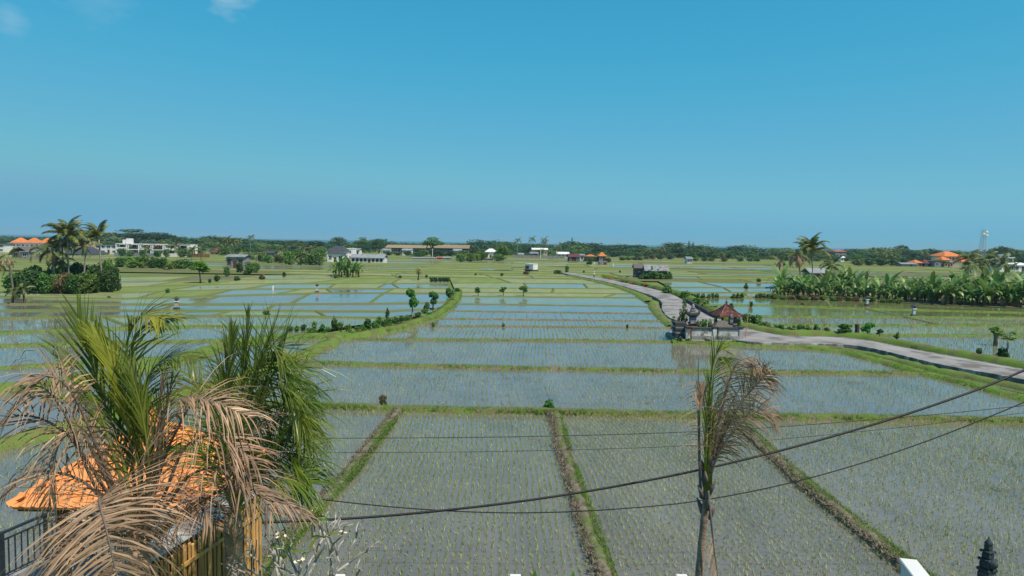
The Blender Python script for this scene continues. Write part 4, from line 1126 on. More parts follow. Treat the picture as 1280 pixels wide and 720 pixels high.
for px, cy, nm in ((664, 299, 'very tall thin palm on its own above the wood by the white hall'), (679, 304, 'shorter of the two tall thin palms leaning together'), (676, 300, 'taller of the two tall thin palms leaning together'), (646, 301, 'thin palm over the wood next to the white hall'), (313, 297, 'tall thin palm with a tiny crown over the wood'), (297, 301, 'palm rising over the thicket by the grey shed')):
    palm_px(nm, px, 320, cy, 0.95, Y=430, lean=4 if px == 676 else 1, nf=10, ndry=1)
palm_px('brown palm rising from the scrub island', 826, 324, 311, 1.0, Y=385, nf=7, ndry=4, bark='oldwood')
for i, (px, cy, wd) in enumerate(((283, 307, 1.2), (290, 303, 1.2), (378, 312, 1.1), (390, 311, 1.1), (396, 314, 1.1), (275, 306, 1.1), (284, 300, 1.0), (355, 311, 1.1), (697, 309, 0.9), (1155, 318, 1), (1098, 317, 1.0), (1108, 318, 1.0))):
    coco_palm('palm mixed into the wood ' + where(px), at(px, 370, -0.1), ztop(px, cy, 370), nf=9, ndry=2, scale=wd, group='palms mixed into the far woods')

for i, (px, b, tp, wp) in enumerate(((486, 321, 313, 14), (497, 322, 314.5, 12), (510, 322, 313, 14), (530, 322, 311, 16), (556, 323, 314, 16), (563, 322, 312.5, 14), (571, 322, 314, 12), (580, 322, 311.5, 14))):
    named_tree('bushy_tree', 'bushy tree in front of the long brown-roofed warehouse', px, b, tp, wp, 'low', ['leaf_mid', 'leaf_far2', 'leaf_far'][i % 3], 87, 900, 0.06, Y=395, group='bushy trees before the warehouse')
for i, (px, tp, wp) in enumerate(((152, 309, 12), (163, 312, 13), (178, 311, 12), (197, 312, 14), (208, 310, 12), (226, 311, 14), (236, 310, 14))):
    named_tree('garden_tree', 'garden tree close to the wall of the white villas', px, 320, tp, wp, 'low', ['leaf_mid', 'leaf_far2', 'leaf_light'][i % 3], 88, 900, 0.06, Y=296, group='garden trees before the white villas')

# ------------------------------------------------------------------ banana grove
rb = random.Random(3)
def grove_front(px): return interp([(960, 372), (1080, 375), (1180, 381), (1280, 384.5), (1400, 388)], px)
n = 0
for rowi, (up, s, step, lab) in enumerate(((0.0, 1.0, 6.5, 'banana plant with torn leaves in the front row of the grove'), (2.6, 1.1, 7.5, 'banana plant in the second row of the grove'), (6.5, 1.2, 9.5, 'taller banana plant in the back row of the grove'))):
    px = 972 + rowi * 3.0
    while px < 1330:
        b = grove_front(px) - up - rb.uniform(0, 1.5)
        Y = Yb(px, b)
        tall = 1.0 + 0.2 * min(1, max(0, (px - 1150) / 80))
        short = 1.0
        banana(lab, at(px, Y, 0.0), s * 1.12 * tall * short * rb.choice([0.65, 0.8, 0.95, 1.1, 1.25, 1.45]), rb.choice([11, 12, 13]), 'banana plants of the roadside grove', rb.choice([0, 1, 2]))
        px += step * rb.uniform(0.75, 1.25); n += 1
for i in range(16):
    px = 966 + i * 10.5 + rb.uniform(-3, 3)
    named_tree('low_bush', 'low bush along the front foot of the banana grove', px, grove_front(px) + 1.6, grove_front(px) - 5 - rb.uniform(0, 2), 13, 'low', rb.choice(['leaf_light', 'leaf_light', 'leaf_mid', 'leaf_brown']), 82 + i % 3, 700, 0.08, group='low bushes before the banana grove', cat='bush')
mb = MB()
gp = [W2((px, grove_front(px) + 0.8)) for px in range(958, 1400, 12)] + [W2((px, grove_front(px) - 11)) for px in range(1400, 958, -12)]
mb.add([(a, b, 0.06) for a, b in gp], [tuple(range(len(gp)))])
structure('grove_ground', mb.mesh('grove_ground', M['brownfield']))
# banana clump in the middle of the fields
for i, (px, b, s) in enumerate(((420, 346, 1.35), (427, 346.5, 1.5), (434, 346.5, 1.5), (441, 346.5, 1.45), (448, 346, 1.3), (424, 344.5, 1.7), (431, 344, 1.8), (438, 344.5, 1.7), (445, 344, 1.5))):
    banana('banana plant in the dense clump amid the fields', at(px, Yb(px, b), 0), s * 1.0, 12, 'banana plants of the clump in the fields', 1)
named_tree('low_bush', 'round dark bush at the near side of the banana clump', 421.5, 347.5, 341, 11, 'low', 'leaf_mid', 84, 800, 0.07, cat='bush')

# ------------------------------------------------------------------ trees and bushes among the fields
named_tree('leaning_tree', 'slim leaning tree with a bright green top on the bushy bank', 515, 396, 359, 19, 'top', 'leaf_bright', 31, 1500, 0.06, bark='palebark')
named_tree('small_tree', 'small tree with two loose tufts beside the bright green leaning tree', 541, 387, 362, 18, 'top', 'leaf_mid', 32, 900, 0.07)
named_tree('shrub', 'shrub at the bend where the bushy bank meets the far paddies', 562, 372, 358, 13, 'low', 'leaf_mid', 33, 800, 0.08, cat='bush')
named_tree('shrub', 'dark shrub just past the bend of the bushy bank', 571, 367.5, 358.5, 9, 'low', 'leaf_dark', 34, 700, 0.08, cat='bush')
named_tree('shrub', 'shrub below the small tree with two tufts', 533, 391, 376, 9, 'shrub', 'leaf_mid', 35, 700, 0.08, cat='bush')
named_tree('flowering_tree', 'small tree with a pale yellow blossoming top and thick trunk', 523, 350, 333, 17, 'top', 'yellow', 36, 330, 0.05, bark='bark')
for i, px in enumerate((540, 545, 550, 555, 560)):
    named_tree('hedge_bush', 'dark bush in the short hedge beside the blossoming tree', px, 352.5, 345, 8, 'low', 'leaf_dark', 37, 600, 0.09, group='short dark hedge in the fields', cat='bush')
bank = [(363, 414, 407, 7), (371, 414, 406, 7), (379, 413.5, 405, 7), (386, 414, 409, 7), (393, 413, 401, 6), (403, 413.5, 404, 8), (410, 413, 408, 8), (418, 413, 394, 9), (425, 413.5, 402, 8), (436, 414, 404, 10), (446, 413, 407, 8), (453, 412, 404, 8), (460, 411.5, 398, 11), (468, 411, 400, 8), (473, 409, 395, 8), (480, 408.5, 397, 9), (487, 407, 397, 9), (494, 405, 395, 10), (502, 402, 394, 8), (509, 400, 393, 9), (523, 396, 390, 10), (531, 392, 385, 8)]
blab = {}
for i, (px, b, tp, wp) in enumerate(bank):
    named_tree('bank_shrub', 'leafy shrub along the bushy earth bank', px, b, tp - 1, wp * 1.3, 'shrub', ['leaf_mid', 'leaf_bright', 'leaf_dark', 'leaf_mid', 'leaf_light'][i % 5], 20 + i % 4, 420, 0.10, group='shrubs along the bushy bank', cat='bush')
for i in range(34):
    u = i / 33; poly = [(346, 421.5), (400, 420.5), (440, 420), (495, 410.5), (540, 396.5), (560, 384), (571, 373)]
    px = 348 + 220 * u + rt_.uniform(-3, 3); py = interp(poly, px) + rt_.uniform(-3.5, 0.5)
    named_tree('bank_weed', 'low ragged weed clump on the bushy earth bank', px, py, py - rt_.uniform(3, 8), rt_.uniform(7, 13), 'low', rt_.choice(['leaf_mid', 'leaf_light', 'leaf_bright', 'leaf_brown']), 130 + i % 4, 260, 0.12, group='weed clumps on the bushy bank', cat='weeds')
named_tree('slim_shrub', 'slim dark shrub with a tufted top standing above the bushy bank', 484.5, 402, 383.5, 6, 'shrub', 'leaf_dark', 24, 400, 0.09, cat='bush')
lone = [(597.5, 369.5, 358.5, 8, 'leaf_dark', 'first of three round shrubs in a row, on the side of the blossoming tree'), (629, 369.5, 358, 8, 'leaf_mid', 'middle one of the three round shrubs in a row on the green paddies'), (654.5, 370, 356.5, 10, 'leaf_mid', 'tallest of the three round shrubs in a row, nearest the road'),
        (629.2, 408.5, 402.5, 4.5, 'leaf_mid', 'tiny bush on the thin bank below the three round shrubs'), (541.5, 408.5, 402, 5, 'leaf_mid', 'tiny bush where a thin bank meets the bushy bank'), (784, 410, 404.5, 3, 'leaf_dark', 'tiny dark plant on the thin bank near the shrine'),
        (478, 506, 492, 10, 'leaf_brown', 'brownish shrub on the long grassy bank'), (686.5, 514, 497, 15, 'leaf_mid', 'round dark-leaved bush at the junction of two mud banks'),
        (210, 366, 360, 6, 'leaf_dark', 'round dark bush among the terraces beyond the wayside post'), (136, 373, 369.5, 6, 'leaf_dark', 'tiny dark bush near the corner of the palm clump'), (296, 351, 344.5, 7, 'leaf_dark', 'small round bush right of the terraced slope'),
        (262, 353.5, 348, 5, 'leaf_dark', 'small bush next to the flat-crowned tree'), (271, 352, 343, 8, 'leaf_dark', 'taller bush past the flat-crowned tree'), (284, 346, 333, 8, 'leaf_mid', 'bluish bush further up from the flat-crowned tree'),
        (328, 349.5, 343, 8, 'leaf_brown', 'brown bush at the foot of the terraces'), (355, 346, 339.5, 5, 'leaf_dark', 'dark bush on a terrace corner before the banana clump'), (332.5, 393.5, 387.5, 9, 'leaf_mid', 'flat bush on the bank left of the bushy bank'),
        (932.3, 362, 353, 5, 'leaf_mid', 'dark bush standing in the far paddies right of the tin sheds'), (948, 353, 347.5, 6, 'leaf_dark', 'bush on the dark bank near the grove end'), (905, 327.5, 319, 7, 'leaf_brown', 'brown bush alone in the far field'), (833.5, 369, 355.5, 12, 'leaf_mid', 'bushy roadside shrub across from the tin sheds'),
        (857, 373, 363, 13, 'leaf_mid', 'grey-green shrub where the road bends towards the shrine'), (872, 381, 371, 13, 'leaf_mid', 'roadside shrub above the low dark wall'), (883, 384, 374, 11, 'leaf_light', 'pale roadside weed bush above the low dark wall'),
        (938.5, 384, 376, 6, 'leaf_dark', 'small dark bush at the paddy edge behind the red pavilion'), (914, 388, 378, 7, 'leaf_dark', 'dark little tree behind the red pavilion roof'), (945, 406, 393, 16, 'leaf_mid', 'lush bush beside the pavilion'), (957, 412, 401, 16, 'leaf_light', 'lush bush past the bamboo pole'), (933, 402, 391, 12, 'leaf_mid', 'green bush touching the pavilion post'),
        (975, 415, 405, 12, 'leaf_mid', 'weedy bush at the road side past the pole'), (987, 416, 407, 12, 'leaf_light', 'pale weedy bush at the road side past the pole'), (1000, 417, 405, 10, 'leaf_mid', 'tallest weedy bush in the row leading to the small round tree'), (1010, 418, 406, 10, 'leaf_light', 'bush in the row before the small round tree'), (1020, 418.5, 403, 9, 'leaf_mid', 'upright bush one before the small round tree'), (1033, 419, 408, 12, 'leaf_light', 'spreading low bush one before the small round tree'),
        (1053, 421, 403, 18, 'leaf_mid', 'broad small tree at the road side before the dark stump'), (1084.5, 423, 402, 13, 'leaf_bright', 'upright leafy sapling past the dark stump'), (1099.5, 422, 410, 7, 'leaf_dark', 'narrow dark shrub past the leafy sapling'), (1121, 426.5, 413, 8, 'leaf_mid', 'round shrub on the grassy road verge'), (1221, 446, 431, 9, 'leaf_mid', 'thin shrub on the road verge before the papaya tree'), (1252.5, 449, 433, 12, 'leaf_dark', 'dark bush at the foot of the papaya tree'),
        (500, 348, 344, 4, 'leaf_dark', 'tiny dark bush left of the blossoming tree'), (533, 347, 343, 4, 'leaf_dark', 'tiny bush just by the blossoming tree trunk'), (627, 345, 341, 5, 'leaf_dark', 'small dark bush on the terrace edge before the white hut'), (594.5, 344, 341, 3, 'leaf_dark', 'tiny bush on the terrace edge left of the white hut'), (658, 343, 338.5, 9, 'leaf_brown', 'brown bush under the white hut'), (709, 342, 331.5, 6, 'leaf_mid', 'crooked small tree at the far end of the road'), (698, 343, 337, 12, 'leaf_dark', 'dark bush at the far end of the road'), (775, 341, 337.5, 3, 'leaf_dark', 'tiny dark plant in the field before the tin sheds'), (730, 341, 338, 3, 'leaf_dark', 'tiny plant in the field beyond the road'), (1003, 381, 377.5, 5, 'leaf_brown', 'brown clod-like weed in the paddy before the grove')]
for i, (px, b, tp, wp, mt, lab) in enumerate(lone):
    named_tree('shrub', lab, px, b, tp - 0.5, wp * 1.25, 'top' if any(k in lab for k in ('three round shrubs', 'broad small tree', 'sapling', 'road verge', 'upright bush')) else 'shrub', 'leaf_mid' if 'three round' in lab else mt, 25 + i % 5, 420 if b < 400 else 700, 0.10 if b < 400 else 0.09, cat='bush')
for i, px in enumerate((868, 873, 879, 886, 891, 896, 917, 922, 927, 946, 950, 955, 960, 966)):
    named_tree('low_plant', 'low leafy plant on the brown bank behind the shrine', px, 372.5, 366.2 - (i % 3) * 0.6, 6.5, 'shrub', 'leaf_mid', 25 + i % 3, 300, 0.12, group='low plants on the brown bank', cat='plant')
for i, px in enumerate((969, 978, 992, 1004)):
    named_tree('low_plant', 'small sapling on the near bank before the grove', px, 412 + 0.03 * (px - 970), 403.5 + 0.03 * (px - 970), 6, 'shrub', 'leaf_mid', 27, 300, 0.12, group='saplings by the road bend', cat='plant')
for i, px in enumerate((756, 762, 783, 788, 804, 808)):
    named_tree('flowering_bush', 'orange-flowering bush on the verge of the far road', px, 349.5 + (px - 756) * 0.16, 345 + (px - 756) * 0.16, 9, 'low', 'flower' if i % 2 else 'leaf_light', 28, 400, 0.09, group='orange-flowering bushes on the road verge', cat='bush')
rs2 = random.Random(4)
for i in range(46):
    u = rs2.random(); poly = [(835, 364), (860, 372), (885, 384), (905, 395), (930, 408), (980, 417.5), (1035, 419), (1080, 424), (1160, 438), (1280, 459)]
    px = 840 + 440 * u; py = interp(poly, px) - 1.0
    named_tree('verge_weed', 'weedy tuft along the grassy road verge', px, py, py - (4 + 5 * rs2.random()) * (0.8 if px < 1080 else 0.7), 12, 'shrub', rs2.choice(['leaf_light', 'leaf_mid', 'leaf_bright', 'leaf_mid']), 25 + i % 4, 300, 0.12, group='weedy tufts along the road verge', cat='weeds')
# papaya tree
Y = Yb(1258, 449); t = thing('papaya_tree', 'papaya tree with a bare pale trunk and a crown of broad leaves by the road', 'tree', at(1258, Y, 0))
h = ztop(1258, 419, Y)
mb = MB(); mb.tube([(0, 0, 0), (0.05, 0, h * 0.5), (0, 0, h)], [0.09, 0.07, 0.05], 7); mb.build('trunk', M['palebark'], t, True)
lm = MB(); lm.tube([(0, 0, 0), (0.45, 0, 0.1)], 0.015, 4)
for k in range(7):
    a = -1.4 + 2.8 * k / 6; q = Vector((0.45, 0, 0.1)); d = Vector((math.cos(a), math.sin(a), -0.25)); s = Vector((-d.y, d.x, 0)) * 0.07
    lm.add([q, q + d * 0.22 + s, q + d * 0.45, q + d * 0.22 - s], [(0, 1, 2, 3)])
lme = lm.mesh('leaf', M['leaf_light'])
for k in range(13):
    obj('leaf', lme, t, (0, 0, h - 0.02 * k), (0, 0.25 * (k % 4) - 0.45, k * 2.4), (1.1, 1.1, 1.1))
# shaggy stump with a tufted top in the paddy
t = thing('shaggy_stump', 'shaggy stump with a tufted green top standing in the paddy beside the papaya tree', 'stump', at(1244, Yb(1244, 432), 0))
mb = MB(); mb.tube([(0, 0, -0.1), (0.02, 0, 0.7), (0, 0, 1.2)], [0.2, 0.17, 0.2], 8); mb.build('trunk', M['bund_mud'], t, True)
V, Fc = leaf_cloud([(0, 0, 1.45, 0.42, 0.42, 0.3)], 220, 0.16, 5); obj('foliage', np_mesh('foliage', V, Fc, M['leaf_light']), t)
t = thing('tree_stump', 'dark square-cut tree stump between two roadside saplings', 'stump', at(1071, Yb(1071, 419), 0.2))
mb = MB(); mb.tube([(0, 0, -0.3), (0.02, 0, 0.3), (0, 0, 0.95)], [0.26, 0.22, 0.22], 9); mb.build('wood', M['bark'], t); mb = MB(); mb.tube([(0, 0, 0.952), (0, 0, 0.97)], [0.2, 0.19], 9); mb.build('cut_face', M['brickred'], t)
# ------------------------------------------------------------------ buildings in the distance
GL = {}
def window(parent, c, w, h, frame='white', depth=0.12):
    """frame with a pane set into it, on a wall facing -y"""
    k = (round(w, 1), round(h, 1), frame)
    if k not in GL:
        f = MB(); b = 0.1
        f.box((0, 0, h / 2), (w, depth, b)).box((0, 0, -h / 2), (w, depth, b)).box((-w / 2, 0, 0), (b, depth, h - b - .002)).box((w / 2, 0, 0), (b, depth, h - b - .002)).box((0, 0, 0), (b * 0.6, depth * 0.8, h - b - .002))
        p = MB(); p.box((0, 0.03, 0), (w - 0.02, 0.05, h - 0.02))
        GL[k] = (f.mesh('window', M[frame]), p.mesh('pane', M['glass']))
    o = obj('window', GL[k][0], parent, c); obj('pane', GL[k][1], o)
    return o
def front(px0, px1, Y, rz=0.0):
    a, b = at(px0, Y), at(px1, Y); return (a + b) / 2, (b - a).length
def house(label, px0, px1, Y, wall_top, roof_top, wallm, roofm, roof='hip', depth=None, wins=(3, 1), name='house', cat='house', frame='white', over=0.5, rz=0.0, ridge=0.35, door=True, base=0.0, flare=0.0, win_h=None, group=None):
    c, w = front(px0, px1, Y); px = (px0 + px1) / 2
    h = ztop(px, wall_top, Y) - base; rh = max(0.4, ztop(px, roof_top, Y) - base - h)
    d = depth or w * 0.7
    t = thing(name, label, cat, (c.x, Y + d / 2, base), rz, group)
    MB().box((0, 0, h / 2 - 0.3), (w, d, h + 0.6)).build('wall', M[wallm], t)
    if roof == 'hip': MB().hip((0, 0, h + 0.005), w + 2 * over, d + 2 * over, rh, ridge * w, flare=flare).build('roof', M[roofm], t)
    elif roof == 'gable': MB().gable((0, 0, h + 0.005), w + 2 * over, d + 2 * over, rh).build('roof', M[roofm], t)
    elif roof == 'gable_y': MB().gable((0, 0, h + 0.005), d + 2 * over, w + 2 * over, rh, axis='y').build('roof', M[roofm], t)
    elif roof == 'flat': MB().box((0, 0, h + 0.15), (w + 2 * over, d + 2 * over, 0.3)).build('roof', M[roofm], t)
    n, st = wins
    for s in range(st):
        for i in range(n):
            wh = win_h or min(1.5, h / st * 0.5)
            if door and s == 0 and i == n // 2:
                MB().box((0, 0, 0), (1.0, 0.14, min(2.1, h * 0.75))).build('door', M['wood'], t, loc=(-w / 2 + w * (i + 0.5) / n, -d / 2, min(2.1, h * 0.75) / 2)); continue
            window(t, (-w / 2 + w * (i + 0.5) / n, -d / 2 - 0.02, h * (s + 0.55) / st), min(1.8, w / n * 0.6), wh, frame)
    return t

# dark villa block with three orange hipped roofs
c, w = front(8, 60, 335); h = ztop(34, 303.5, 335)
t = thing('villa_block', 'long blue-grey villa block under three orange hipped roofs', 'villa', (c.x, 341, 0))
MB().box((0, 0, h / 2 - .3), (w, 11, h + .6)).build('wall', M['grey'], t)
MB().box((0, -5.6, h * 0.52), (w + 0.4, 0.5, 0.25)).build('ledge', M['white'], t)
for i in range(3):
    MB().hip((-w / 3 + i * w / 3, -0.6, h + .01), w / 3 - 1.2, 8, ztop(34, 297.2, 335) - h, 1.2).build('roof', M['orange'], t)
for s in (0.27, 0.74):
    for i in range(9):
        if i % 3 != 2 or s > 0.5: window(t, (-w / 2 + w * (i + 0.5) / 9, -5.53, h * s), 1.5, 1.4)
house('white end wing of the villas cut by the frame edge', -30, 6, 330, 305, 303, 'white', 'darkroof', 'flat', wins=(4, 2), depth=9)
house('weathered grey shack with a pale gable roof below the dark villas', 15, 34, 255, 314.5, 308.5, 'oldwood', 'thatch', 'gable_y', wins=(2, 1), frame='oldwood', name='shack', cat='shack', depth=7)
house('small pale-walled shed joined to the grey shack', 27, 35, 250, 315, 313, 'concrete', 'tin', 'flat', wins=(1, 1), name='shed', cat='shed', depth=4, door=False)
house('purple-grey roofed house half hidden behind the tallest palm', 80, 112, 300, 317.5, 308, 'white', 'darkroof', 'hip', wins=(3, 1), depth=14)
house('brown-roofed house seen between the palm crowns', 98, 120, 360, 309, 302, 'cream', 'tin_brown', 'hip', wins=(3, 1), depth=12)
house('white house behind the wind-blown palm', 119, 146, 330, 306, 302, 'white', 'darkroof', 'flat', wins=(4, 2), depth=10)

# row of white villas
names = ['white two-storey villa with a roof tower at the palm end of the row', 'white two-storey villa with a roof terrace, second in the row', 'white two-storey villa with dark upper windows, third in the row', 'white two-storey villa with orange awnings', 'white two-storey villa past the orange awnings', 'low grey-white villa closing the row']
for i in range(6):
    px0 = 146 + i * 15.2; px1 = px0 + 14.2; Y = 325
    c, w = front(px0, px1, Y); px = (px0 + px1) / 2
    h = ztop(px, 304.3 + 0.3 * i, Y); d = 9
    t = thing('villa', names[i], 'villa', (c.x, Y + d / 2, 0), 0)
    mb = MB(); mb.box((0, 0.9, h / 2 - .3), (w, d - 1.8, h + .6)); mb.build('wall', M['white'], t)
    for z, th in ((h * 0.48, 0.35), (h - 0.1, 0.3)):
        MB().box((0, -d / 2 + 0.2, z), (w + 0.15, 2.6, th)).build('balcony_slab' if z < h - 1 else 'roof_slab', M['white'] if i != 5 else M['grey'], t)
    for q in (-1, 1):
        MB().box((q * (w / 2 - 0.25), -d / 2 + 0.1, h / 2), (0.5, 2.2, h - 0.5)).build('pier', M['white'], t)
    for s in (0.24, 0.72):
        for k in (-1, 1):
            window(t, (k * w * 0.2, -d / 2 + 1.76, h * s), w * 0.32, h * 0.33, 'darkgrey')
    MB().box((0, -d / 2 - 1.0, h * 0.48 + 0.55), (w - 1.0, 0.08, 0.9)).build('balustrade', M['darkgrey'] if i % 2 else M['white'], t)
    if i == 0: MB().box((w * 0.1, 1, h + 1.2), (w * 0.35, 3, 2.4)).box((-w * .35, 1, h + .9), (w * .18, 2, 1.8)).build('roof_tower', M['white'], t)
    if i == 1: MB().box((0, 1, h + 0.9), (w * 0.7, 3.5, 0.2)).box((-w * .3, 1, h + .4), (.3, 3, .8)).box((w * .3, 1, h + .4), (.3, 3, .8)).build('terrace_roof', M['darkgrey'], t)
    if i in (2, 4): MB().box((0, 1, h + 0.5), (w * 0.6, 3.5, 1.0)).build('roof_room', M['darkgrey'], t)
    if i == 3:
        for k in (-1, 1): MB().box((k * w * 0.21, -d / 2 + 0.9, h * 0.70), (w * 0.34, 0.2, h * 0.26)).build('awning', M['orange'], t)
t = thing('compound_wall', 'low grey and red wall running in front of the white villas', 'wall', (0, 0, 0))
for a, b, m in ((143, 200, 'grey'), (200, 236, 'white'), (236, 262, 'brickred')):
    c, w = front(a, b, 300); MB().box((c.x, c.y, 0.55), (w - .02, 0.3, 1.9)).build('wall_panel', M[m], t)
house('small house with a dark maroon hipped roof near the tall poles', 263, 273.5, 350, 315.5, 309, 'cream', 'maroon', 'hip', wins=(2, 1), depth=9)
house('low grey open-fronted shed with a tin roof above the thicket', 283, 304.5, 200, 320.8, 318.2, 'concrete', 'tin', 'gable', wins=(3, 1), name='shed', cat='shed', depth=6, frame='oldwood')
house('dark-roofed hut among the trees behind the grey shed', 333, 342, 330, 316, 313.5, 'oldwood', 'darkroof', 'gable', wins=(1, 1), name='hut', cat='hut', depth=5, door=False)
# white gabled house
house('white two-storey house with a dark grey hipped roof', 409, 428, 280, 313.5, 307.5, 'white', 'darkroof', 'hip', wins=(3, 2), depth=12, ridge=0.5, door=False)
house('white single-storey wing with a lean-to roof in front of the white house', 410, 428, 262, 317, 313, 'white', 'darkroof', 'hip', wins=(3, 1), depth=6)
house('white boxy stair tower beside the dark grey roof', 420, 426.5, 292, 309, 308, 'white', 'white', 'flat', wins=(1, 1), depth=4, over=0.1, name='stair_tower', cat='building', door=False)
house('white flat-roofed annex behind the white house', 427, 440, 290, 311.5, 311, 'white', 'white', 'flat', wins=(3, 2), depth=8, over=0.1, door=False)
house('long low shed with a pale tin roof beside the banana clump', 439, 479, 262, 322, 318, 'white', 'tin', 'gable', wins=(8, 1), name='shed', cat='shed', depth=8, frame='darkgrey')
for i, (a, b, tp, m) in enumerate(((441, 449, 311, 'white'), (478, 487, 311.5, 'white'), (503, 514, 311.5, 'white'), (567, 576, 312, 'white'))):
    house(['pale hut at the near end of the warehouse', 'small white house in front of the warehouse', 'white gable-roofed house in the middle of the warehouse front', 'white house at the far end of the warehouse front'][i], a, b, 400, tp + 1.3, tp - 0.8, m, 'tin', 'gable', wins=(2, 1), depth=7)
# warehouse
c, w = front(481, 587, 440)
t = thing('warehouse', 'very long low warehouse with a brown sheet roof on the horizon', 'warehouse', (c.x, 450, 0))
h = ztop(534, 310.3, 440)
MB().box((0, 0, h / 2 - .3), (w, 18, h + .6)).build('wall', M['darkgrey'], t)
MB().gable((-w * 0.26, 0, h + .01), w * 0.48, 20, ztop(534, 306.8, 440) - h).build('roof', M['tin_brown'], t)
MB().gable((w * 0.245, 0, h + .3), w * 0.5, 20, ztop(534, 306.2, 440) - h).build('roof', M['tin_brown'], t)
for i in range(12):
    window(t, (-w / 2 + w * (i + 0.5) / 12, -9.04, h * 0.55), 3.0, 1.6)
house('faded red shed beside the low pink wall', 546, 552, 330, 322, 320.8, 'pink', 'pink', 'gable', wins=(1, 1), name='shed', cat='shed', depth=5)
house('low pale shed joined to the faded red shed', 552, 562.5, 330, 322.3, 321, 'concrete', 'tin', 'gable', wins=(2, 1), name='shed', cat='shed', depth=5)
house('long low grey animal shed under the green round tree', 515, 543, 335, 322.5, 321.3, 'oldwood', 'tin', 'gable', wins=(5, 1), name='shed', cat='shed', depth=5, frame='oldwood')
house('white hall with a bright low gable', 606.5, 620, 360, 314.8, 310.8, 'white', 'white', 'hip', wins=(3, 1), depth=10, ridge=0.3)
house('low grey shed at the foot of the white hall', 601, 616, 330, 323.5, 322.5, 'oldwood', 'tin', 'flat', wins=(3, 1), name='shed', cat='shed', depth=4, over=0.2, frame='oldwood')
house('wide pale-roofed building in front of the thin palms', 665, 684, 440, 312, 310, 'cream', 'white', 'gable', wins=(5, 1), depth=10)
house('small dark-walled house under the pale-roofed building', 663, 672, 400, 317, 315, 'darkgrey', 'tin', 'gable', wins=(2, 1), depth=6)
house('grey hut beside the small dark-walled house', 648, 654, 400, 318, 316.5, 'grey', 'tin', 'gable', wins=(1, 1), name='hut', cat='hut', depth=5, door=False)
house('white-roofed house next to the red-roofed farmhouse', 697, 711, 400, 317.5, 315, 'white', 'white', 'gable', wins=(3, 1), depth=8)
t = thing('boundary_wall', 'long low grey wall across the fields towards the farmhouses', 'wall', (0, 0, 0))
for i in range(9):
    a = 640 + i * 7.4; c, w = front(a, a + 7.4, 395); MB().box((c.x, c.y, 0.55), (w - 0.05, 0.25, 2.0 + 0.1 * (i % 2))).build('wall_panel', M['concrete'], t)
house('farmhouse with a dark red roof at the end of the grey wall', 711, 724, 330, 321, 317.5, 'darkgrey', 'maroon', 'gable', wins=(3, 1), depth=8)
house('low farmhouse with a flat orange roof', 734, 744, 340, 320.3, 318.2, 'concrete', 'orange', 'hip', wins=(3, 1), depth=9)
house('tall pavilion with an orange pyramid roof at the end of the farm', 749, 757, 335, 320, 315.2, 'grey', 'orange', 'hip', wins=(2, 1), depth=7, ridge=0.1)
house('white hut between the farmhouse roofs', 725, 730, 345, 319, 317.5, 'white', 'tin', 'gable', wins=(1, 1), name='hut', cat='hut', depth=4, door=False)
house('pale hut at the front of the farm', 749, 759, 285, 327.5, 326.3, 'concrete', 'concrete', 'flat', wins=(2, 1), name='hut', cat='hut', depth=4, over=0.1)
for i, (px, b, tp, m) in enumerate(((718, 325, 318, 'leaf_light'), (728, 326, 319, 'leaf_mid'), (738, 327, 321, 'leaf_mid'), (746, 327, 320, 'leaf_dark'), (753, 327, 321, 'leaf_mid'), (736.5, 331, 326, 'leaf_dark'), (760, 328, 321, 'leaf_far2'))):
    named_tree('low_bush', 'garden bush in front of the red and orange roofed farmhouses', px, b, tp, 11, 'low', m, 85, 600, 0.08, group='garden bushes of the farm', cat='bush')
for i, px in enumerate((766.5, 741, 743)):
    c = at(px, 290 if i else 275, 0)
    t = thing('gate_post', ['white-capped post standing in the field past the farm', 'slim pale gate post in front of the farm', 'pale gate post beside the slim one in front of the farm'][i], 'post', c)
    MB().box((0, 0, .6), (0.4, 0.4, 1.2)).build('shaft', M['white'], t); MB().box((0, 0, 1.3), (0.6, 0.6, 0.2)).build('cap', M['white'] if i == 0 else M['concrete'], t)
# white hut on stilts in the fields
Y = Yb(664, 339.5); c, w = front(657.5, 671.5, Y)
t = thing('field_hut', 'white box-shaped hut with a dark open side in the green fields', 'hut', (c.x, Y + 2, 0), R(-28))
h = ztop(664, 330.3, Y)
MB().box((0, 0, h * 0.58), (w * 0.8, 3.2, h * 0.84)).build('wall', M['white'], t)
MB().box((0, 0, h + 0.02), (w * 0.84, 3.5, 0.12)).build('roof', M['white'], t)
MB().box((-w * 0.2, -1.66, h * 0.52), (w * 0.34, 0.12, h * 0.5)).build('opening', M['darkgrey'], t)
MB().box((0, -2.4, h * 0.3), (w * 0.7, 1.6, 0.2)).build('porch_roof', M['oldwood'], t)
MB().box((0, 0, 0.1), (w * 0.86, 3.6, 0.9)).build('base', M['darkgrey'], t)
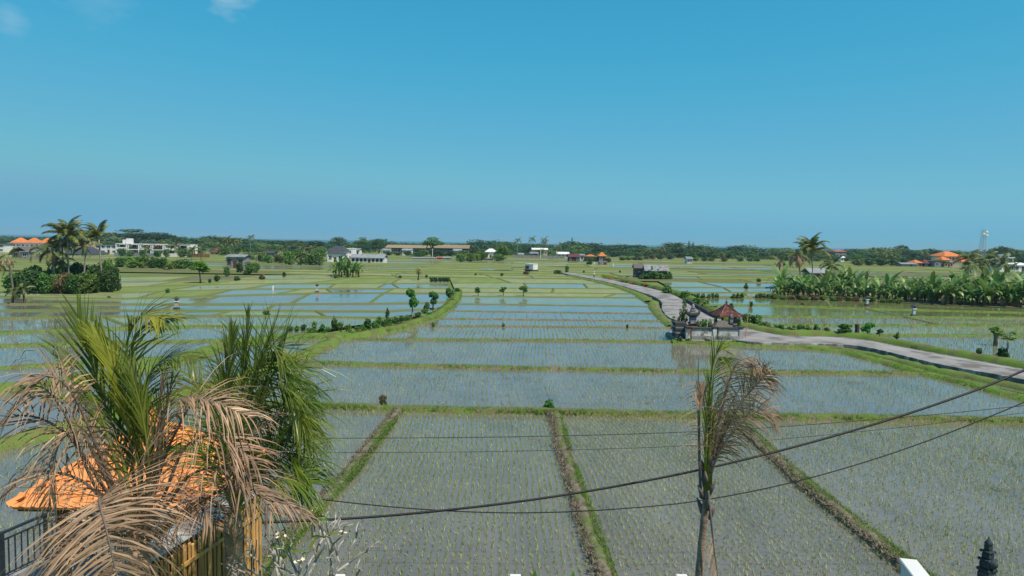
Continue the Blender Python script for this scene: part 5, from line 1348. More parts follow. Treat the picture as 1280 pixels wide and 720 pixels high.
# tin-roofed sheds
Y = Yb(818, 349); 
c, w = front(799, 832, Y); h = ztop(815, 338.5, Y)
t = thing('tin_shed', 'larger tin-roofed farm shed overgrown with bushes', 'shed', (c.x + 1.2, Y + 3.5, 0), R(-4))
MB().box((0, 0, h / 2 - .2), (w * 0.86, 5, h + .4)).build('wall', M['oldwood'], t)
MB().gable((-w * 0.14, 0, h + .01), w * 0.58, 6.4, ztop(815, 331.5, Y) - h).build('roof', M['tin'], t)
MB().gable((w * 0.325, 0, h + .06), w * 0.34, 6.4, ztop(815, 331.5, Y) - h).build('roof', M['concrete'], t)
MB().box((-w * 0.3, -2.6, h * 0.4), (1.2, 0.2, h * 0.7)).build('door', M['darkgrey'], t)
c, w = front(795, 808, Y + 4); 
t = thing('tin_shed', 'smaller grey shed with a brownish gable roof at the road end of the larger one', 'shed', (c.x, Y + 9, 0), R(-4))
h2 = ztop(800, 335.5, Y + 4)
MB().box((0, 0, h2 / 2 - .2), (w * 0.8, 4, h2 + .4)).build('wall', M['oldwood'], t)
MB().gable((0, 0, h2 + .01), w * 1.0, 5.2, ztop(800, 330, Y + 4) - h2).build('roof', M['thatch'], t)
MB().box((1.0, -3.2, h2 * 0.6), (w * 0.9, 2.6, 0.12)).build('lean_to_roof', M['concrete'], t)
for i, (px, b, tp, wp) in enumerate(((803, 348.8, 341, 9), (810, 349, 339, 10), (818, 349, 337, 12), (826, 349, 340, 10), (833, 349, 339, 8), (837, 349, 338, 6))):
    named_tree('shed_bush', 'bush growing against the front of the larger tin shed', px, b, tp, wp * 1.3, 'low', ['leaf_mid', 'leaf_dark', 'leaf_mid'][i % 3], 86, 700, 0.08, group='bushes against the tin shed', cat='bush')
for i, px in enumerate((815, 821)):
    banana('banana plant growing up against the tin shed roof', at(px, Yb(px, 348.6), 0), 1.25, 7, 'banana plants at the tin shed', 0)
house('tiny white house with a dark roof in the far field beyond the sheds', 859, 865, 330, 323.5, 321, 'white', 'tin', 'gable', wins=(2, 1), depth=5, door=False)
house('red-roofed building peeping over the wood beyond the grove', 1044, 1058, 520, 314.5, 312.2, 'concrete', 'pink', 'hip', wins=(3, 1), depth=12)
house('tin-roofed farm hut half hidden behind the banana grove', 1013, 1033, 178, 341, 335.5, 'oldwood', 'tin', 'gable', wins=(3, 1), name='hut', cat='hut', depth=5, frame='oldwood')
house('small white hut at the wood edge beyond the grove palms', 1051, 1055, 430, 322, 320, 'white', 'white', 'gable', wins=(1, 1), name='hut', cat='hut', depth=4, door=False)
# orange roofed compound
Yc = 345
house('big house with a wide orange hipped roof over white upper windows', 1181, 1201, Yc + 12, 320.3, 314.3, 'white', 'orange', 'hip', wins=(5, 2), depth=12, over=1.0, ridge=0.25)
house('lower orange-roofed wing at the near side of the big house', 1178, 1187, Yc + 6, 325, 320.8, 'cream', 'orange', 'hip', wins=(2, 1), depth=7, over=0.7)
house('orange-roofed porch between the big house and the dark palm', 1202, 1212, Yc + 6, 327, 321, 'white', 'orange', 'hip', wins=(2, 1), depth=7, over=0.6)
house('small pavilion with a bright orange pyramid roof beside the maroon one', 1144, 1152.5, Yc, 328.5, 324.8, 'concrete', 'orange', 'hip', wins=(2, 1), depth=7, ridge=0.1)
house('low house with a maroon hipped roof', 1155.5, 1168, Yc, 329.2, 324.8, 'darkgrey', 'maroon', 'hip', wins=(3, 1), depth=8, ridge=0.3)
house('long low pale building before the bright orange pyramid roof', 1127, 1146, Yc - 2, 330, 328.4, 'concrete', 'tin', 'gable', wins=(4, 1), depth=6)
house('dark flat-roofed block beside the maroon roof', 1168, 1181, Yc - 3, 327.2, 326.6, 'grey', 'darkgrey', 'flat', wins=(2, 1), depth=8, over=0.2)
house('beige veranda with red shutters in front of the big orange roof', 1181, 1191, Yc - 4, 328.5, 327.5, 'cream', 'darkgrey', 'flat', wins=(3, 1), depth=6, frame='brickred', over=0.3)
t = thing('boundary_wall', 'pale yellow boundary wall with openings by the orange roofed house', 'wall', (0, 0, 0))
for i in range(8):
    a = 1190.5 + i * 2.1; c, w = front(a, a + 1.5, 335); MB().box((c.x, c.y, 0.7), (w, 0.3, 2.0)).build('wall_panel', M['cream'], t)
c, w = front(1190, 1207, 335); MB().box((c.x, c.y, 1.85), (w, 0.4, 0.25)).build('coping', M['cream'], t)
house('modern white house with a flat roof and dark upper windows', 1249, 1266, 300, 322.4, 321.4, 'white', 'white', 'flat', wins=(2, 2), depth=9, over=0.4, door=False, frame='darkgrey')
house('white roof room on top of the modern white house', 1254.5, 1260.5, 306, 319, 318.2, 'white', 'white', 'flat', wins=(1, 1), depth=4, over=0.3, base=5.0, name='roof_room', cat='building', door=False)
house('low white terrace wing in front of the modern white house', 1246, 1268, 285, 331, 330, 'white', 'concrete', 'flat', wins=(3, 1), depth=6, over=0.3)
house('white low building with a pale roof next to the modern house', 1267, 1290, 285, 331.5, 328.3, 'white', 'white', 'hip', wins=(3, 1), depth=8)

# lattice tower
Y = 400; h = ztop(1227, 287.5, Y)
t = thing('lattice_tower', 'tall grey lattice mast with dish antennas at its top', 'tower', at(1227, Y, 0))
for a, b in ((-1, -1), (1, -1), (1, 1), (-1, 1)):
    MB().tube([(a * 1.5, b * 1.5, 0), (a * 0.7, b * 0.7, h)], 0.10, 5).build('leg', M['steel'], t)
n = 10
for k in range(n):
    z0, z1 = h * k / n, h * (k + 1) / n; r0, r1 = 1.5 - 0.8 * k / n, 1.5 - 0.8 * (k + 1) / n
    mb = MB(); cr = [(-1, -1), (1, -1), (1, 1), (-1, 1)]
    for i in range(4):
        (a, b), (c2, d2) = cr[i], cr[(i + 1) % 4]
        mb.tube([(a * r0, b * r0, z0), (c2 * r1, d2 * r1, z1)], 0.035, 4).tube([(c2 * r0, d2 * r0, z0), (a * r1, b * r1, z1)], 0.035, 4).tube([(a * r1, b * r1, z1), (c2 * r1, d2 * r1, z1)], 0.035, 4)
    mb.build('brace', M['steel'], t)
for i, (x, z) in enumerate(((1.0, h - 1.2), (-0.6, h - 2.4), (1.1, h - 3.2))):
    mb = MB(); mb.lathe([(0.05, 0), (0.5, 0.15), (0.8, 0.45), (0.78, 0.5), (0.1, 0.2)], 10); o = mb.build('dish', M['white'], t, True, loc=(x, -1.0, z), rot=(R(90), 0, 0))
MB().tube([(0, 0, h), (0, 0, h + 1.4)], 0.06, 5).build('rod', M['steel'], t)
def utility_pole(label, px, base, top, Y=None, m='concrete', arm=True):
    Y = Y or Yb(px, base); h = ztop(px, top, Y)
    t = thing('utility_pole', label, 'pole', at(px, Y, -0.2))
    MB().tube([(0, 0, 0), (0, 0, h)], [0.16, 0.1], 7).build('post', M[m], t)
    if arm: MB().box((0, 0, h - 0.5), (1.6, 0.1, 0.12)).build('crossarm', M['steel'], t)
    return t
utility_pole('pale pole standing before the layered flat-topped tree', 540.5, 325, 310, 345, 'white')
utility_pole('white pole beside the white annex', 441, 324, 309, 280, 'white')
utility_pole('thin white pole under the two thin palms', 675.5, 322, 309.5, 390, 'white', False)
utility_pole('pole in the field beside the grey shack', 36, 322, 303, 250)
utility_pole('pole rising from the thicket by the white gabled house', 375, 330, 316, 240, 'concrete', False)
utility_pole('pole on the slope above the thicket', 321.5, 328, 315, 240, 'concrete', False)
utility_pole('slim pole in the wood near the white gabled house', 331, 324, 304, 330, 'oldwood', False)
for i, px in enumerate((251, 257, 260.5)):
    utility_pole(['tall concrete pole nearest the ragged palm', 'middle one of three tall concrete poles', 'tall concrete pole nearest the maroon roof'][i], px, 322, (306.5, 307.5, 308.5)[i], 310, 'concrete', False)
utility_pole('thin pole next to the long tin-roofed shed', 475.5, 325, 315, 270, 'white', False)

# ------------------------------------------------------------------ wayside field shrines
def field_shrine(label, px, base, top):
    Y = Yb(px, base); h = ztop(px, top, Y); s = h / 1.7
    t = thing('field_shrine', label, 'shrine', at(px, Y, 0)); t.scale = (s, s, s)
    MB().box((0, 0, 0.08), (0.62, 0.62, 0.36), bev=.03).build('plinth', M['blackstone'], t)
    MB().box((0, 0, 0.62), (0.36, 0.36, 0.72), bev=.02).build('shaft', M['whitewash'], t)
    MB().box((0, 0, 1.03), (0.54, 0.54, 0.12), bev=.03).build('shelf', M['white'], t)
    mb = MB(); mb.box((-0.17, 0.1, 1.26), (0.1, 0.3, 0.34)).box((0.17, 0.1, 1.26), (0.1, 0.3, 0.34)).box((0, 0.2, 1.26), (0.24, 0.1, 0.34)); mb.build('niche', M['concrete'], t)
    MB().hip((0, 0, 1.44), 0.6, 0.6, 0.28, 0.02, thick=0.06).build('roof', M['blackstone'], t)
field_shrine('small field shrine with a dark cap on the bank by the palm clump side', 220.7, 386.5, 370.5)
field_shrine('small white field shrine on the terraces above the pale paddies', 396.3, 365.5, 354.5)
field_shrine('short white field shrine right before the banana grove', 1083.8, 382, 369.5)
field_shrine('bigger grey field shrine with a dark foot in the green paddy', 1142, 395.5, 380)
c = at(341.3, Yb(341, 363.5), 0)
t = thing('marker_post', 'tiny white marker post on the terraces', 'post', c)
MB().box((0, 0, 0.35), (0.22, 0.22, 0.7), bev=.03).build('shaft', M['white'], t); MB().tube([(0, 0, 0.7), (0, 0, 0.9)], [0.1, 0.06], 7).build('cap', M['white'], t)

# person walking along the road
def person(label, loc, rz, h=1.62):
    t = thing('person', label, 'person', loc, rz)
    J = {'pelvis': (0, 0, .93), 'waist': (0, 0, 1.08), 'chest': (0, 0.01, 1.30), 'neck': (0, 0, 1.46), 'chin': (0, -.02, 1.52), 'head': (0, -.01, 1.62), 'crown': (0, 0, 1.70)}
    vs, es, rad = [], [], []
    def v(p, r): vs.append(p); rad.append(r); return len(vs) - 1
    pe = v(J['pelvis'], .14); wa = v(J['waist'], .125); chn = v(J['chest'], .15); ne = v(J['neck'], .055); ci = v(J['chin'], .075); he = v(J['head'], .10); cr = v(J['crown'], .07)
    es += [(pe, wa), (wa, chn), (chn, ne), (ne, ci), (ci, he), (he, cr)]
    nose = v((0, -.11, 1.60), .018); es.append((he, nose))
    for s in (-1, 1):
        hp = v((s * .09, 0, .88), .095); kn = v((s * .10, -.10 * s - .03, .48), .06); an = v((s * .10, .10 * s + .02, .09), .04); to = v((s * .11, .10 * s - .16, .03), .035)
        es += [(pe, hp), (hp, kn), (kn, an), (an, to)]
        sh = v((s * .19, 0, 1.38), .06); el = v((s * .25, .08 * s, 1.10), .042); wr = v((s * .25, .08 * s - .16, .90), .028); pa = v((s * .25, .08 * s - .20, .84), .03)
        es += [(chn, sh), (sh, el), (el, wr), (wr, pa)]
        for k in range(4):
            f1 = v((s * .25 + (k - 1.5) * .018, .08 * s - .225, .79), .009); f2 = v((s * .25 + (k - 1.5) * .016, .08 * s - .21, .755 + .006 * abs(k - 1)), .008); es += [(pa, f1), (f1, f2)]
        th = v((s * .22, .08 * s - .235, .82), .010); es.append((pa, th))
    me = bpy.data.meshes.new('body'); me.from_pydata(vs, es, []); o = bpy.data.objects.new('tmp', me); COL.objects.link(o)
    m = o.modifiers.new('s', 'SKIN'); o.modifiers.new('u', 'SUBSURF').render_levels = 1; o.modifiers['u'].levels = 1
    for i, sv in enumerate(me.skin_vertices[0].data): sv.radius = (rad[i], rad[i]); sv.use_root = (i == 0)
    dg = bpy.context.evaluated_depsgraph_get(); dg.update()
    fin = bpy.data.meshes.new_from_object(o.evaluated_get(dg)); bpy.data.objects.remove(o)
    for mm in ('skin', 'cloth', 'darkcloth'): fin.materials.append(M[mm])
    for p in fin.polygons:
        z = p.center.z; ax = abs(p.center.x)
        p.material_index = 2 if .12 < z < .95 and ax < .2 else 1 if .93 < z < 1.45 and not (ax > .2 and z < 1.1) else 0
        p.use_smooth = True
    fin.name = 'body'; obj('body', fin, t)
    mb = MB(); mb.lathe([(.24, 1.66), (.13, 1.71), (.05, 1.80), (0.01, 1.82)], 12); mb.build('hat', M['cloth'], t, True)
    s = h / 1.75; t.scale = (s, s, s)
person('person in a pale shirt, dark trousers and sun hat walking on the far road', G(742.5, 347.6, RZ + 0.03), 0.6)

# ------------------------------------------------------------------ shrine compound beside the road
Ys = Yb(890, 428.5)
A = at(858.5, Ys); B = at(924.5, Ys + 0.3)
cx, wd = (A.x + B.x) / 2, (B - A).length
u = F / Ys                        # pixels per metre
zt = lambda py, Y=Ys, px=890: ztop(px, py, Y)
t = thing('shrine_platform', 'low stone platform that carries the walled shrine beside the paddy', 'platform', (cx, Ys + 2.4, 0))
MB().box((0, 0, 0.05), (wd + 1.6, 5.6, 0.5), bev=.05).build('slab', M['concrete'], t)
t = thing('compound_wall', 'stained whitewashed wall with a dark coping round the roadside shrine', 'wall', (cx, Ys, 0.3), math.atan2(B.y - A.y, B.x - A.x))
hw = zt(411.5) - 0.3
for k in range(2):
    x0 = -wd / 2 + 0.15 + k * wd / 2
    MB().box((x0 + wd / 4 - .05, 0, hw / 2), (wd / 2 - 0.5, 0.22, hw)).build('wall_panel', M['whitewash'], t)
    MB().box((x0 + wd / 4 - .05, -0.03, 0.18), (wd / 2 - 0.52, 0.34, 0.36)).build('wall_base', M['concrete'], t)
    MB().box((x0 + wd / 4 - .05, 0, hw + 0.10), (wd / 2 - 0.42, 0.42, 0.16), bev=.03).build('coping', M['blackstone'], t)
for k in range(3):
    x = -wd / 2 + k * wd / 2
    p = MB().box((x, 0, hw / 2 + .05), (0.36, 0.4, hw + 0.1)).build('pier', M['whitewash'], t)
    MB().box((x, 0, hw + 0.2), (0.5, 0.54, 0.14), bev=.03).build('cap', M['blackstone'], p)
for sx, dark in ((-1, 1), (1, 0)):
    MB().box((sx * (wd / 2 - .02), 2.4, hw / 2), (0.2, 4.3, hw)).build('wall_panel', M['whitewash'], t)
    MB().box((sx * (wd / 2 - .02), 2.4, hw + 0.1), (0.4, 4.35, 0.16)).build('coping', M['blackstone'], t)
# layered black stone block at the corner
c = at(850.5, Ys + 0.5); w2 = 14 * Ys / F
t = thing('stone_buttress', 'black layered stone block at the corner of the shrine wall', 'buttress', (c.x, c.y + .5, 0.2))
hb = zt(404.5) - 0.2
for k in range(9):
    MB().box((0.02 * math.sin(k * 2.1), 0, hb * (k + 0.5) / 9), (w2 * (1 + 0.03 * (k % 2)), 1.3 + .05 * (k % 2), hb / 9 - 0.015), bev=.015).build('stone', M['blackstone'] if k % 3 else M['concrete'], t)
# pedestal shrine with carved winged top
Y2 = Ys + 1.4; c = at(865, Y2)
t = thing('pedestal_shrine', 'tall carved grey stone shrine with a brick foot and winged top', 'shrine', (c.x, Y2, 0.3))
H = zt(387.5, Y2, 865) - 0.3
z = 0
for i, (wf, hf, m, nm) in enumerate(((1.0, .30, 'brickred', 'foot'), (.8, .12, 'brickred', 'moulding'), (.64, .08, 'blackstone', 'moulding'), (.78, .06, 'concrete', 'ledge'), (.56, .20, 'concrete', 'body'), (.74, .05, 'blackstone', 'ledge'), (.95, .07, 'blackstone', 'cornice'), (.7, .06, 'concrete', 'moulding'), (.42, .10, 'concrete', 'seat_back'))):
    MB().box((0, 0, z + H * hf / 2), (wf * 1.0, wf * 1.0, H * hf - 0.01), bev=.03).build(nm, M[m], t); z += H * hf
for s in (-1, 1):
    mb = MB(); zz = H * 0.84
    mb.tube([(s * .38, 0, zz), (s * .58, 0, zz + .12), (s * .62, 0, zz + .38), (s * .5, 0, zz + .5)], [.16, .14, .09, .03], 6)
    mb.build('wing', M['blackstone'], t, True)
    MB().box((s * .33, -.33, H * .52), (.14, .14, .36), bev=.03).build('guardian', M['blackstone'], t)
mb = MB(); mb.lathe([(.2, 0), (.24, .1), (.12, .22), (.16, .3), (.02, .5)], 8); mb.build('finial', M['concrete'], t, True, loc=(0, 0, z))
MB().box((0, -.51, H * .16), (.36, .06, H * .22)).build('niche', M['orange'], t)
# pavilion with red tiled roof
Y3 = Ys + 2.6; c = at(906.5, Y3)
t = thing('pavilion', 'small open pavilion with a weathered red tiled hip roof and pointed finial', 'pavilion', (c.x, Y3, 0.3), R(8))
ze = zt(393.5, Y3, 906) - 0.3; za = zt(381.5, Y3, 906) - 0.3; rw = 32 * Y3 / F
MB().box((0, 0, 0.3), (rw * 0.72, rw * 0.72, 0.6), bev=.04).build('base', M['brickred'], t)
for a, b in ((-1, -1), (1, -1), (1, 1), (-1, 1)):
    p = MB().box((a * rw * .28, b * rw * .28, 0.6 + (ze - .55) / 2), (.14, .14, ze - .55)).build('post', M['wood'], t)
    MB().box((a * rw * .28, b * rw * .28, .7), (.24, .24, .2), bev=.03).build('footing', M['concrete'], p)
roof = MB().hip((0, 0, ze), rw, rw, za - ze, 0.25, flare=0.09, thick=.1).build('roof', M['redtile'], t)
# tile courses on the roof, small ridges stepping up each side
mb = MB()
for k in range(9):
    f = (k + .5) / 9; zz = (za - ze) * (f - (0.36 * f * (1 - f))); r = rw / 2 * (1 - f) + .125 * f + .03
    mb.add([(-r, -r, ze + zz + .02), (r, -r, ze + zz + .02), (r, r, ze + zz + .02), (-r, r, ze + zz + .02), (-r * .97, -r * .97, ze + zz + .075), (r * .97, -r * .97, ze + zz + .075), (r * .97, r * .97, ze + zz + .075), (-r * .97, r * .97, ze + zz + .075)], [(i, (i + 1) % 4, 4 + (i + 1) % 4, 4 + i) for i in range(4)])
tag(mb.build('tile_course', M['redtile'], roof), kind='stuff')
for a, b in ((-1, -1), (1, -1), (1, 1), (-1, 1)):
    mb = MB(); mb.tube([(a * rw * .5, b * rw * .5, ze + .03), (a * rw * .33, b * rw * .33, ze + (za - ze) * .28), (a * .14, b * .1, za + .03)], [.08, .07, .07], 6); mb.build('hip_ridge', M['redtile'], roof, True)
    mb = MB(); mb.tube([(a * rw * .49, b * rw * .49, ze + .02), (a * rw * .53, b * rw * .53, ze + .1), (a * rw * .54, b * rw * .54, ze + .24)], [.07, .06, .02], 6); mb.build('corner_horn', M['redtile'], roof, True)
mb = MB(); mb.lathe([(.16, 0), (.2, .1), (.09, .2), (.13, .3), (.05, .42), (.01, .75)], 8); mb.build('finial', M['redtile'], roof, True, loc=(0, 0, za - .02))
# low thatched roof just behind the wall
Y4 = Ys + 1.0; c = at(901, Y4)
t = thing('offering_hut', 'low grey thatched roof on short posts tucked behind the shrine wall', 'hut', (c.x, Y4, 0.3))
ze = zt(407.5, Y4, 900) - 0.3; za = zt(400.5, Y4, 900) - 0.3
MB().hip((0, 0, ze), 21 * Y4 / F, 1.3, za - ze, 0.5, thick=.12).build('roof', M['thatch'], t)
for a, b in ((-1, -1), (1, -1), (1, 1), (-1, 1)): MB().box((a * .6, b * .4, ze / 2), (.1, .1, ze - .1)).build('post', M['wood'], t)
# carved stone gate posts at the road end
for i, (px, tp, Y) in enumerate(((913, 393, Ys + 1.2), (917.5, 395, Ys + 1.9))):
    c = at(px, Y); h = zt(tp, Y, px) - .3
    t = thing('stone_guardian', ['carved grey stone pillar in front of the pavilion post', 'carved dark stone pillar behind the grey one at the pavilion'][i], 'statue', (c.x, Y, .3))
    z = 0
    for k, (wf, hf) in enumerate(((.42, .2), (.34, .12), (.40, .05), (.3, .22), (.38, .06), (.28, .16), (.34, .05), (.2, .14))):
        MB().box((0, 0, z + h * hf / 2), (wf, wf, h * hf - .006), bev=.02).build('block', M['concrete'] if (k + i) % 2 else M['blackstone'], t); z += h * hf
# bamboo pole with a bent tip
Y5 = Yb(931.5, 427); h = ztop(935, 366, Y5); c = at(931.5, Y5)
t = thing('bamboo_pole', 'tall thin bamboo pole standing at the shrine corner by the road', 'pole', c)
MB().tube([(0, 0, 0.1), (.1, 0, h * .4), (.28, 0, h * .8), (.45, 0, h)], [.045, .04, .03, .015], 6).build('cane', M['bamboo'], t)
mb = MB(); mb.tube([(.34, 0, h * .86), (.2, 0, h * .8), (.12, 0, h * .62)], [.012, .012, .006], 5); mb.build('hanging_string', M['palebark'], t)
# tree and plants in the compound
named_tree('crooked_tree', 'thin crooked tree in front of the road beside the carved shrine', 852.5, 405.5, 366, 16, 'top', 'leaf_mid', 38, 260, 0.06, bark='bark', Y=Ys + 1.8)
for i, (px, b, tp, wp, m) in enumerate(((873, 412, 399, 9, 'leaf_light'), (880, 412, 397, 10, 'leaf_bright'), (887, 412, 398, 9, 'leaf_light'), (894, 411, 396, 8, 'leaf_mid'), (922, 410, 395, 9, 'leaf_light'))):
    named_tree('compound_plant', ['pale green bush beside the carved shrine inside the wall', 'bright green bush inside the shrine wall', 'pale bush beside the thatched roof inside the wall', 'green bush under the pavilion eave', 'pale bush at the road side of the pavilion'][i], px, b, tp, wp, 'shrub', m, 26, 500, 0.09, Y=Ys + 1.6 + .2 * i, cat='bush')
for i, (px, b, tp, wp, m) in enumerate(((850, 428.5, 419, 9, 'leaf_dark'), (859.5, 429, 421, 9, 'leaf_bright'), (885, 428.8, 421.5, 10, 'leaf_brown'), (917, 428.5, 424, 12, 'leaf_bright'), (843, 401.5, 394, 8, 'leaf_light'), (840, 405, 400, 8, 'leaf_bright'))):
    named_tree('wall_weed', ['dark weed under the black stone block', 'bright weed at the foot of the shrine wall corner', 'dry brown weed at the middle of the shrine wall', 'spreading weed at the road end of the shrine wall', 'thin weed on the inner side of the road bend', 'grassy weed by the channel in the road bend'][i], px, b, tp, wp * 1.2, 'shrub', m, 29, 360, 0.1, Y=Ys - 0.4 if b > 420 else None, cat='weeds')
# ------------------------------------------------------------------ neighbour's roof pavilion with orange tiles
GX, GY, HALF, ZE, ZA = -7.32, 13.75, 1.72, 4.07, 5.2
DECK = 1.75
t = thing('roof_deck', 'concrete upper deck under the orange-tiled pavilion', 'deck', (-7.95, 13.6, 0))
MB().box((0, 0, DECK - .12), (4.5, 2.9, 0.24)).build('slab', M['floor'], t)
for a, b in ((-1, -1), (1, -1), (1, 1), (-1, 1)): MB().box((a * 2.0, b * 1.2, (DECK - .5) / 2), (.4, .4, DECK + .02)).build('column', M['white'], t)
t = thing('roof_pavilion', 'open pavilion with an orange clay-tiled hip roof behind the palms', 'pavilion', (GX, GY, 0))
for a, b in ((-1, -1), (1, -1), (1, 1), (-1, 1)):
    MB().box((a * (HALF - .58), b * (HALF - .58), (DECK + ZE) / 2 + .1), (.15, .15, ZE - DECK + .2), bev=.01).build('post', M['wood'], t)
mb = MB()
for a in (-1, 1):
    mb.box((0, a * (HALF - .12), ZE - .05), (2 * HALF - .2, .05, .13)); mb.box((a * (HALF - .12), 0, ZE - .05), (.05, 2 * HALF - .3, .13))
mb.build('fascia', M['wood'], t)
roof = MB().hip((0, 0, ZE - .02), 2 * HALF - .1, 2 * HALF - .1, ZA - ZE - .03, 0.06, thick=.04).build('roof', M['tile'], t)
TW, TR = 0.2, 0.26
tm = MB(); NXT = 6
for yy, lift in ((-0.03, 0.03), (TR * 1.12, 0.002)):
    for i in range(NXT + 1):
        f = i / NXT
        tm.v.append(((f - .5) * TW, yy, lift + 0.028 * max(-.2, math.sin(f * 2 * math.pi))))
for i in range(NXT): tm.f.append((i, i + 1, NXT + 1 + i + 1, NXT + 1 + i)); tm.m.append(0)
b0 = len(tm.v)
for i in range(NXT + 1): v = tm.v[i]; tm.v.append((v[0], v[1], v[2] - .028))
for i in range(NXT): tm.f.append((b0 + i, b0 + i + 1, i + 1, i)); tm.m.append(0)
TME = tm.mesh('tile', M['tile'], False)
slope = math.hypot(HALF, ZA - ZE); nrow = int(slope / TR); TR2 = slope / nrow
pitch = math.atan2(ZA - ZE, HALF)
for side in range(4):
    for r in range(nrow):
        f0 = r / nrow; wrow = 2 * HALF * (1 - f0) - 0.02
        n = max(1, int(round(wrow / TW)))
        for i in range(n):
            x = (i - (n - 1) / 2) * TW
            ymid = f0 * HALF
            if abs(x) > HALF * (1 - f0) - 0.02: continue
            m = Matrix.Rotation(side * math.pi / 2, 4, 'Z') @ Matrix.Translation((x, -HALF + ymid, ZE + f0 * (ZA - ZE) + 0.012)) @ Matrix.Rotation(pitch + random.uniform(-.012, .012), 4, 'X')
            o = obj('tile', TME, roof); o.matrix_local = m
# hip and ridge caps
capm = MB()
for yy, s in ((0, 1.0), (0.34, 0.86)):
    for i in range(6):
        a = math.pi * i / 5; capm.v.append((0.085 * s * math.cos(a), yy, 0.085 * s * math.sin(a)))
for i in range(5): capm.f.append((i, i + 1, 7 + i, 6 + i)); capm.m.append(0)
capm.f.append(tuple(range(6))); capm.m.append(0)
CAPM = capm.mesh('ridge_cap', M['tile'], True)
for k in range(4):
    sx, sy = ((-1, -1), (1, -1), (1, 1), (-1, 1))[k]
    a = Vector((sx * HALF, sy * HALF, ZE + .02)); b = Vector((0, 0, ZA + .03)); d = b - a; L = d.length; n = int(L / .3)
    q = d.to_track_quat('Y', 'Z')
    for i in range(n):
        o = obj('ridge_cap', CAPM, roof); o.location = a + d * (i / n); o.rotation_mode = 'QUATERNION'; o.rotation_quaternion = q
mb = MB(); mb.lathe([(.16, -.05), (.15, .08), (.05, .16), (.07, .22), (.01, .32)], 10); mb.build('finial', M['tile'], roof, True, loc=(0, 0, ZA + .02))
# railing
t = thing('deck_railing', 'black metal railing along the edge of the deck by the orange-roofed pavilion', 'railing', (0, 0, 0))
ra = P(-60, 727, 12.9); rbk = P(57, 656, 14.9); rc = P(118, 656.5, 14.9); rd_ = P(300, 662, 14.9)
ra.z = rbk.z = rc.z = rd_.z = 2.72
bl = MB().box((0, 0, 0.0), (.022, .022, .78)).mesh('baluster', M['blackmetal'])
for a, b in ((ra, rbk), (rbk, rd_)):
    d = b - a; L = d.length; ang = math.atan2(d.y, d.x); c = (a + b) / 2
    MB().box((c.x, c.y, 2.74), (L, .06, .05), ang).build('handrail', M['blackmetal'], t)
    MB().box((c.x, c.y, 2.58), (L, .03, .035), ang).build('upper_rail', M['blackmetal'], t)
    MB().box((c.x, c.y, 1.82), (L, .03, .035), ang).build('lower_rail', M['blackmetal'], t)
    n = int(L / .14)
    for i in range(1, n):
        p = a.lerp(b, i / n); obj('baluster', bl, t, (p.x, p.y, 2.2), (0, 0, ang))
    for f in (0, .5, 1.0) if a == ra else (.5, 1.0):
        p = a.lerp(b, f); MB().box((p.x, p.y, (2.77 + DECK) / 2), (.07, .07, 2.77 - DECK), ang).build('railing_post', M['blackmetal'], t)
# railing stands on a deck strip
t = thing('deck_edge', 'grey concrete edge strip that carries the black railing', 'ledge', (0, 0, 0))
for a, b in ((ra, rbk), (rbk, rd_)):
    d = b - a; L = d.length; c = (a + b) / 2
    MB().box((c.x, c.y, DECK / 2 - .1), (L, .2, DECK + .19), math.atan2(d.y, d.x)).build('kerb', M['concrete'], t)

# ------------------------------------------------------------------ bamboo screen wall with foil coping
A = Vector((-4.22, 7.1, 0)); B = Vector((-3.655, 9.85, 0)); d = B - A; L = d.length; ang = math.atan2(d.y, d.x); nrm = Vector((d.y, -d.x, 0)).normalized()
ZT = 5.22
t = thing('bamboo_screen', 'golden bamboo cane screen below the drooping palm fronds', 'screen', (A.x, A.y, 0))
n = 62
for i in range(n):
    p = d * ((i + .5) / n) + nrm * (0.02 * math.sin(i * 1.7))
    h = ZT - .02 + 0.05 * math.sin(i * 2.3)
    mb = MB(); ks = 7
    pts = []; rads = []
    for k in range(ks):
        z0 = 0.3 + (h - .3) * k / ks; z1 = 0.3 + (h - .3) * (k + 1) / ks
        pts += [(p.x, p.y, z0), (p.x, p.y, z0 + .03), (p.x, p.y, z1 - .03)]; rads += [.026, .0205, .0205]
    mb.tube(pts + [(p.x, p.y, h)], rads + [.024], 6)
    mb.build('cane', M['bamboo'], t, True)
c = d * .5 - nrm * 0.2
t2 = thing('boundary_wall', 'grey wall behind the bamboo canes topped by a crinkled silver strip', 'wall', (A.x, A.y, 0))
MB().box((c.x, c.y, ZT / 2), (L, .22, ZT), ang).build('wall_panel', M['concrete'], t2)
mb = MB(); nn = 40
for i in range(nn + 1):
    q = d * (i / nn); 
    for off, z in ((0.05, ZT + .06), (-0.08, ZT + .17), (-0.2, ZT + .16), (-.36, ZT + .03)):
        r = .035 * noise.noise(Vector((i * .9, off * 9, 3)))
        w_ = q + nrm * (off + r); mb.v.append((w_.x, w_.y, z + r))
for i in range(nn):
    for j in range(3): mb.f.append((4 * i + j, 4 * i + j + 1, 4 * i + j + 5, 4 * i + j + 4)); mb.m.append(0)
mb.build('coping', M['silver'], t2)
for zz in (ZT - .25, 3.2): 
    q = d * .5 + nrm * .035; MB().box((q.x, q.y, zz), (L, .02, .05), ang).build('batten', M['bamboo'], t)

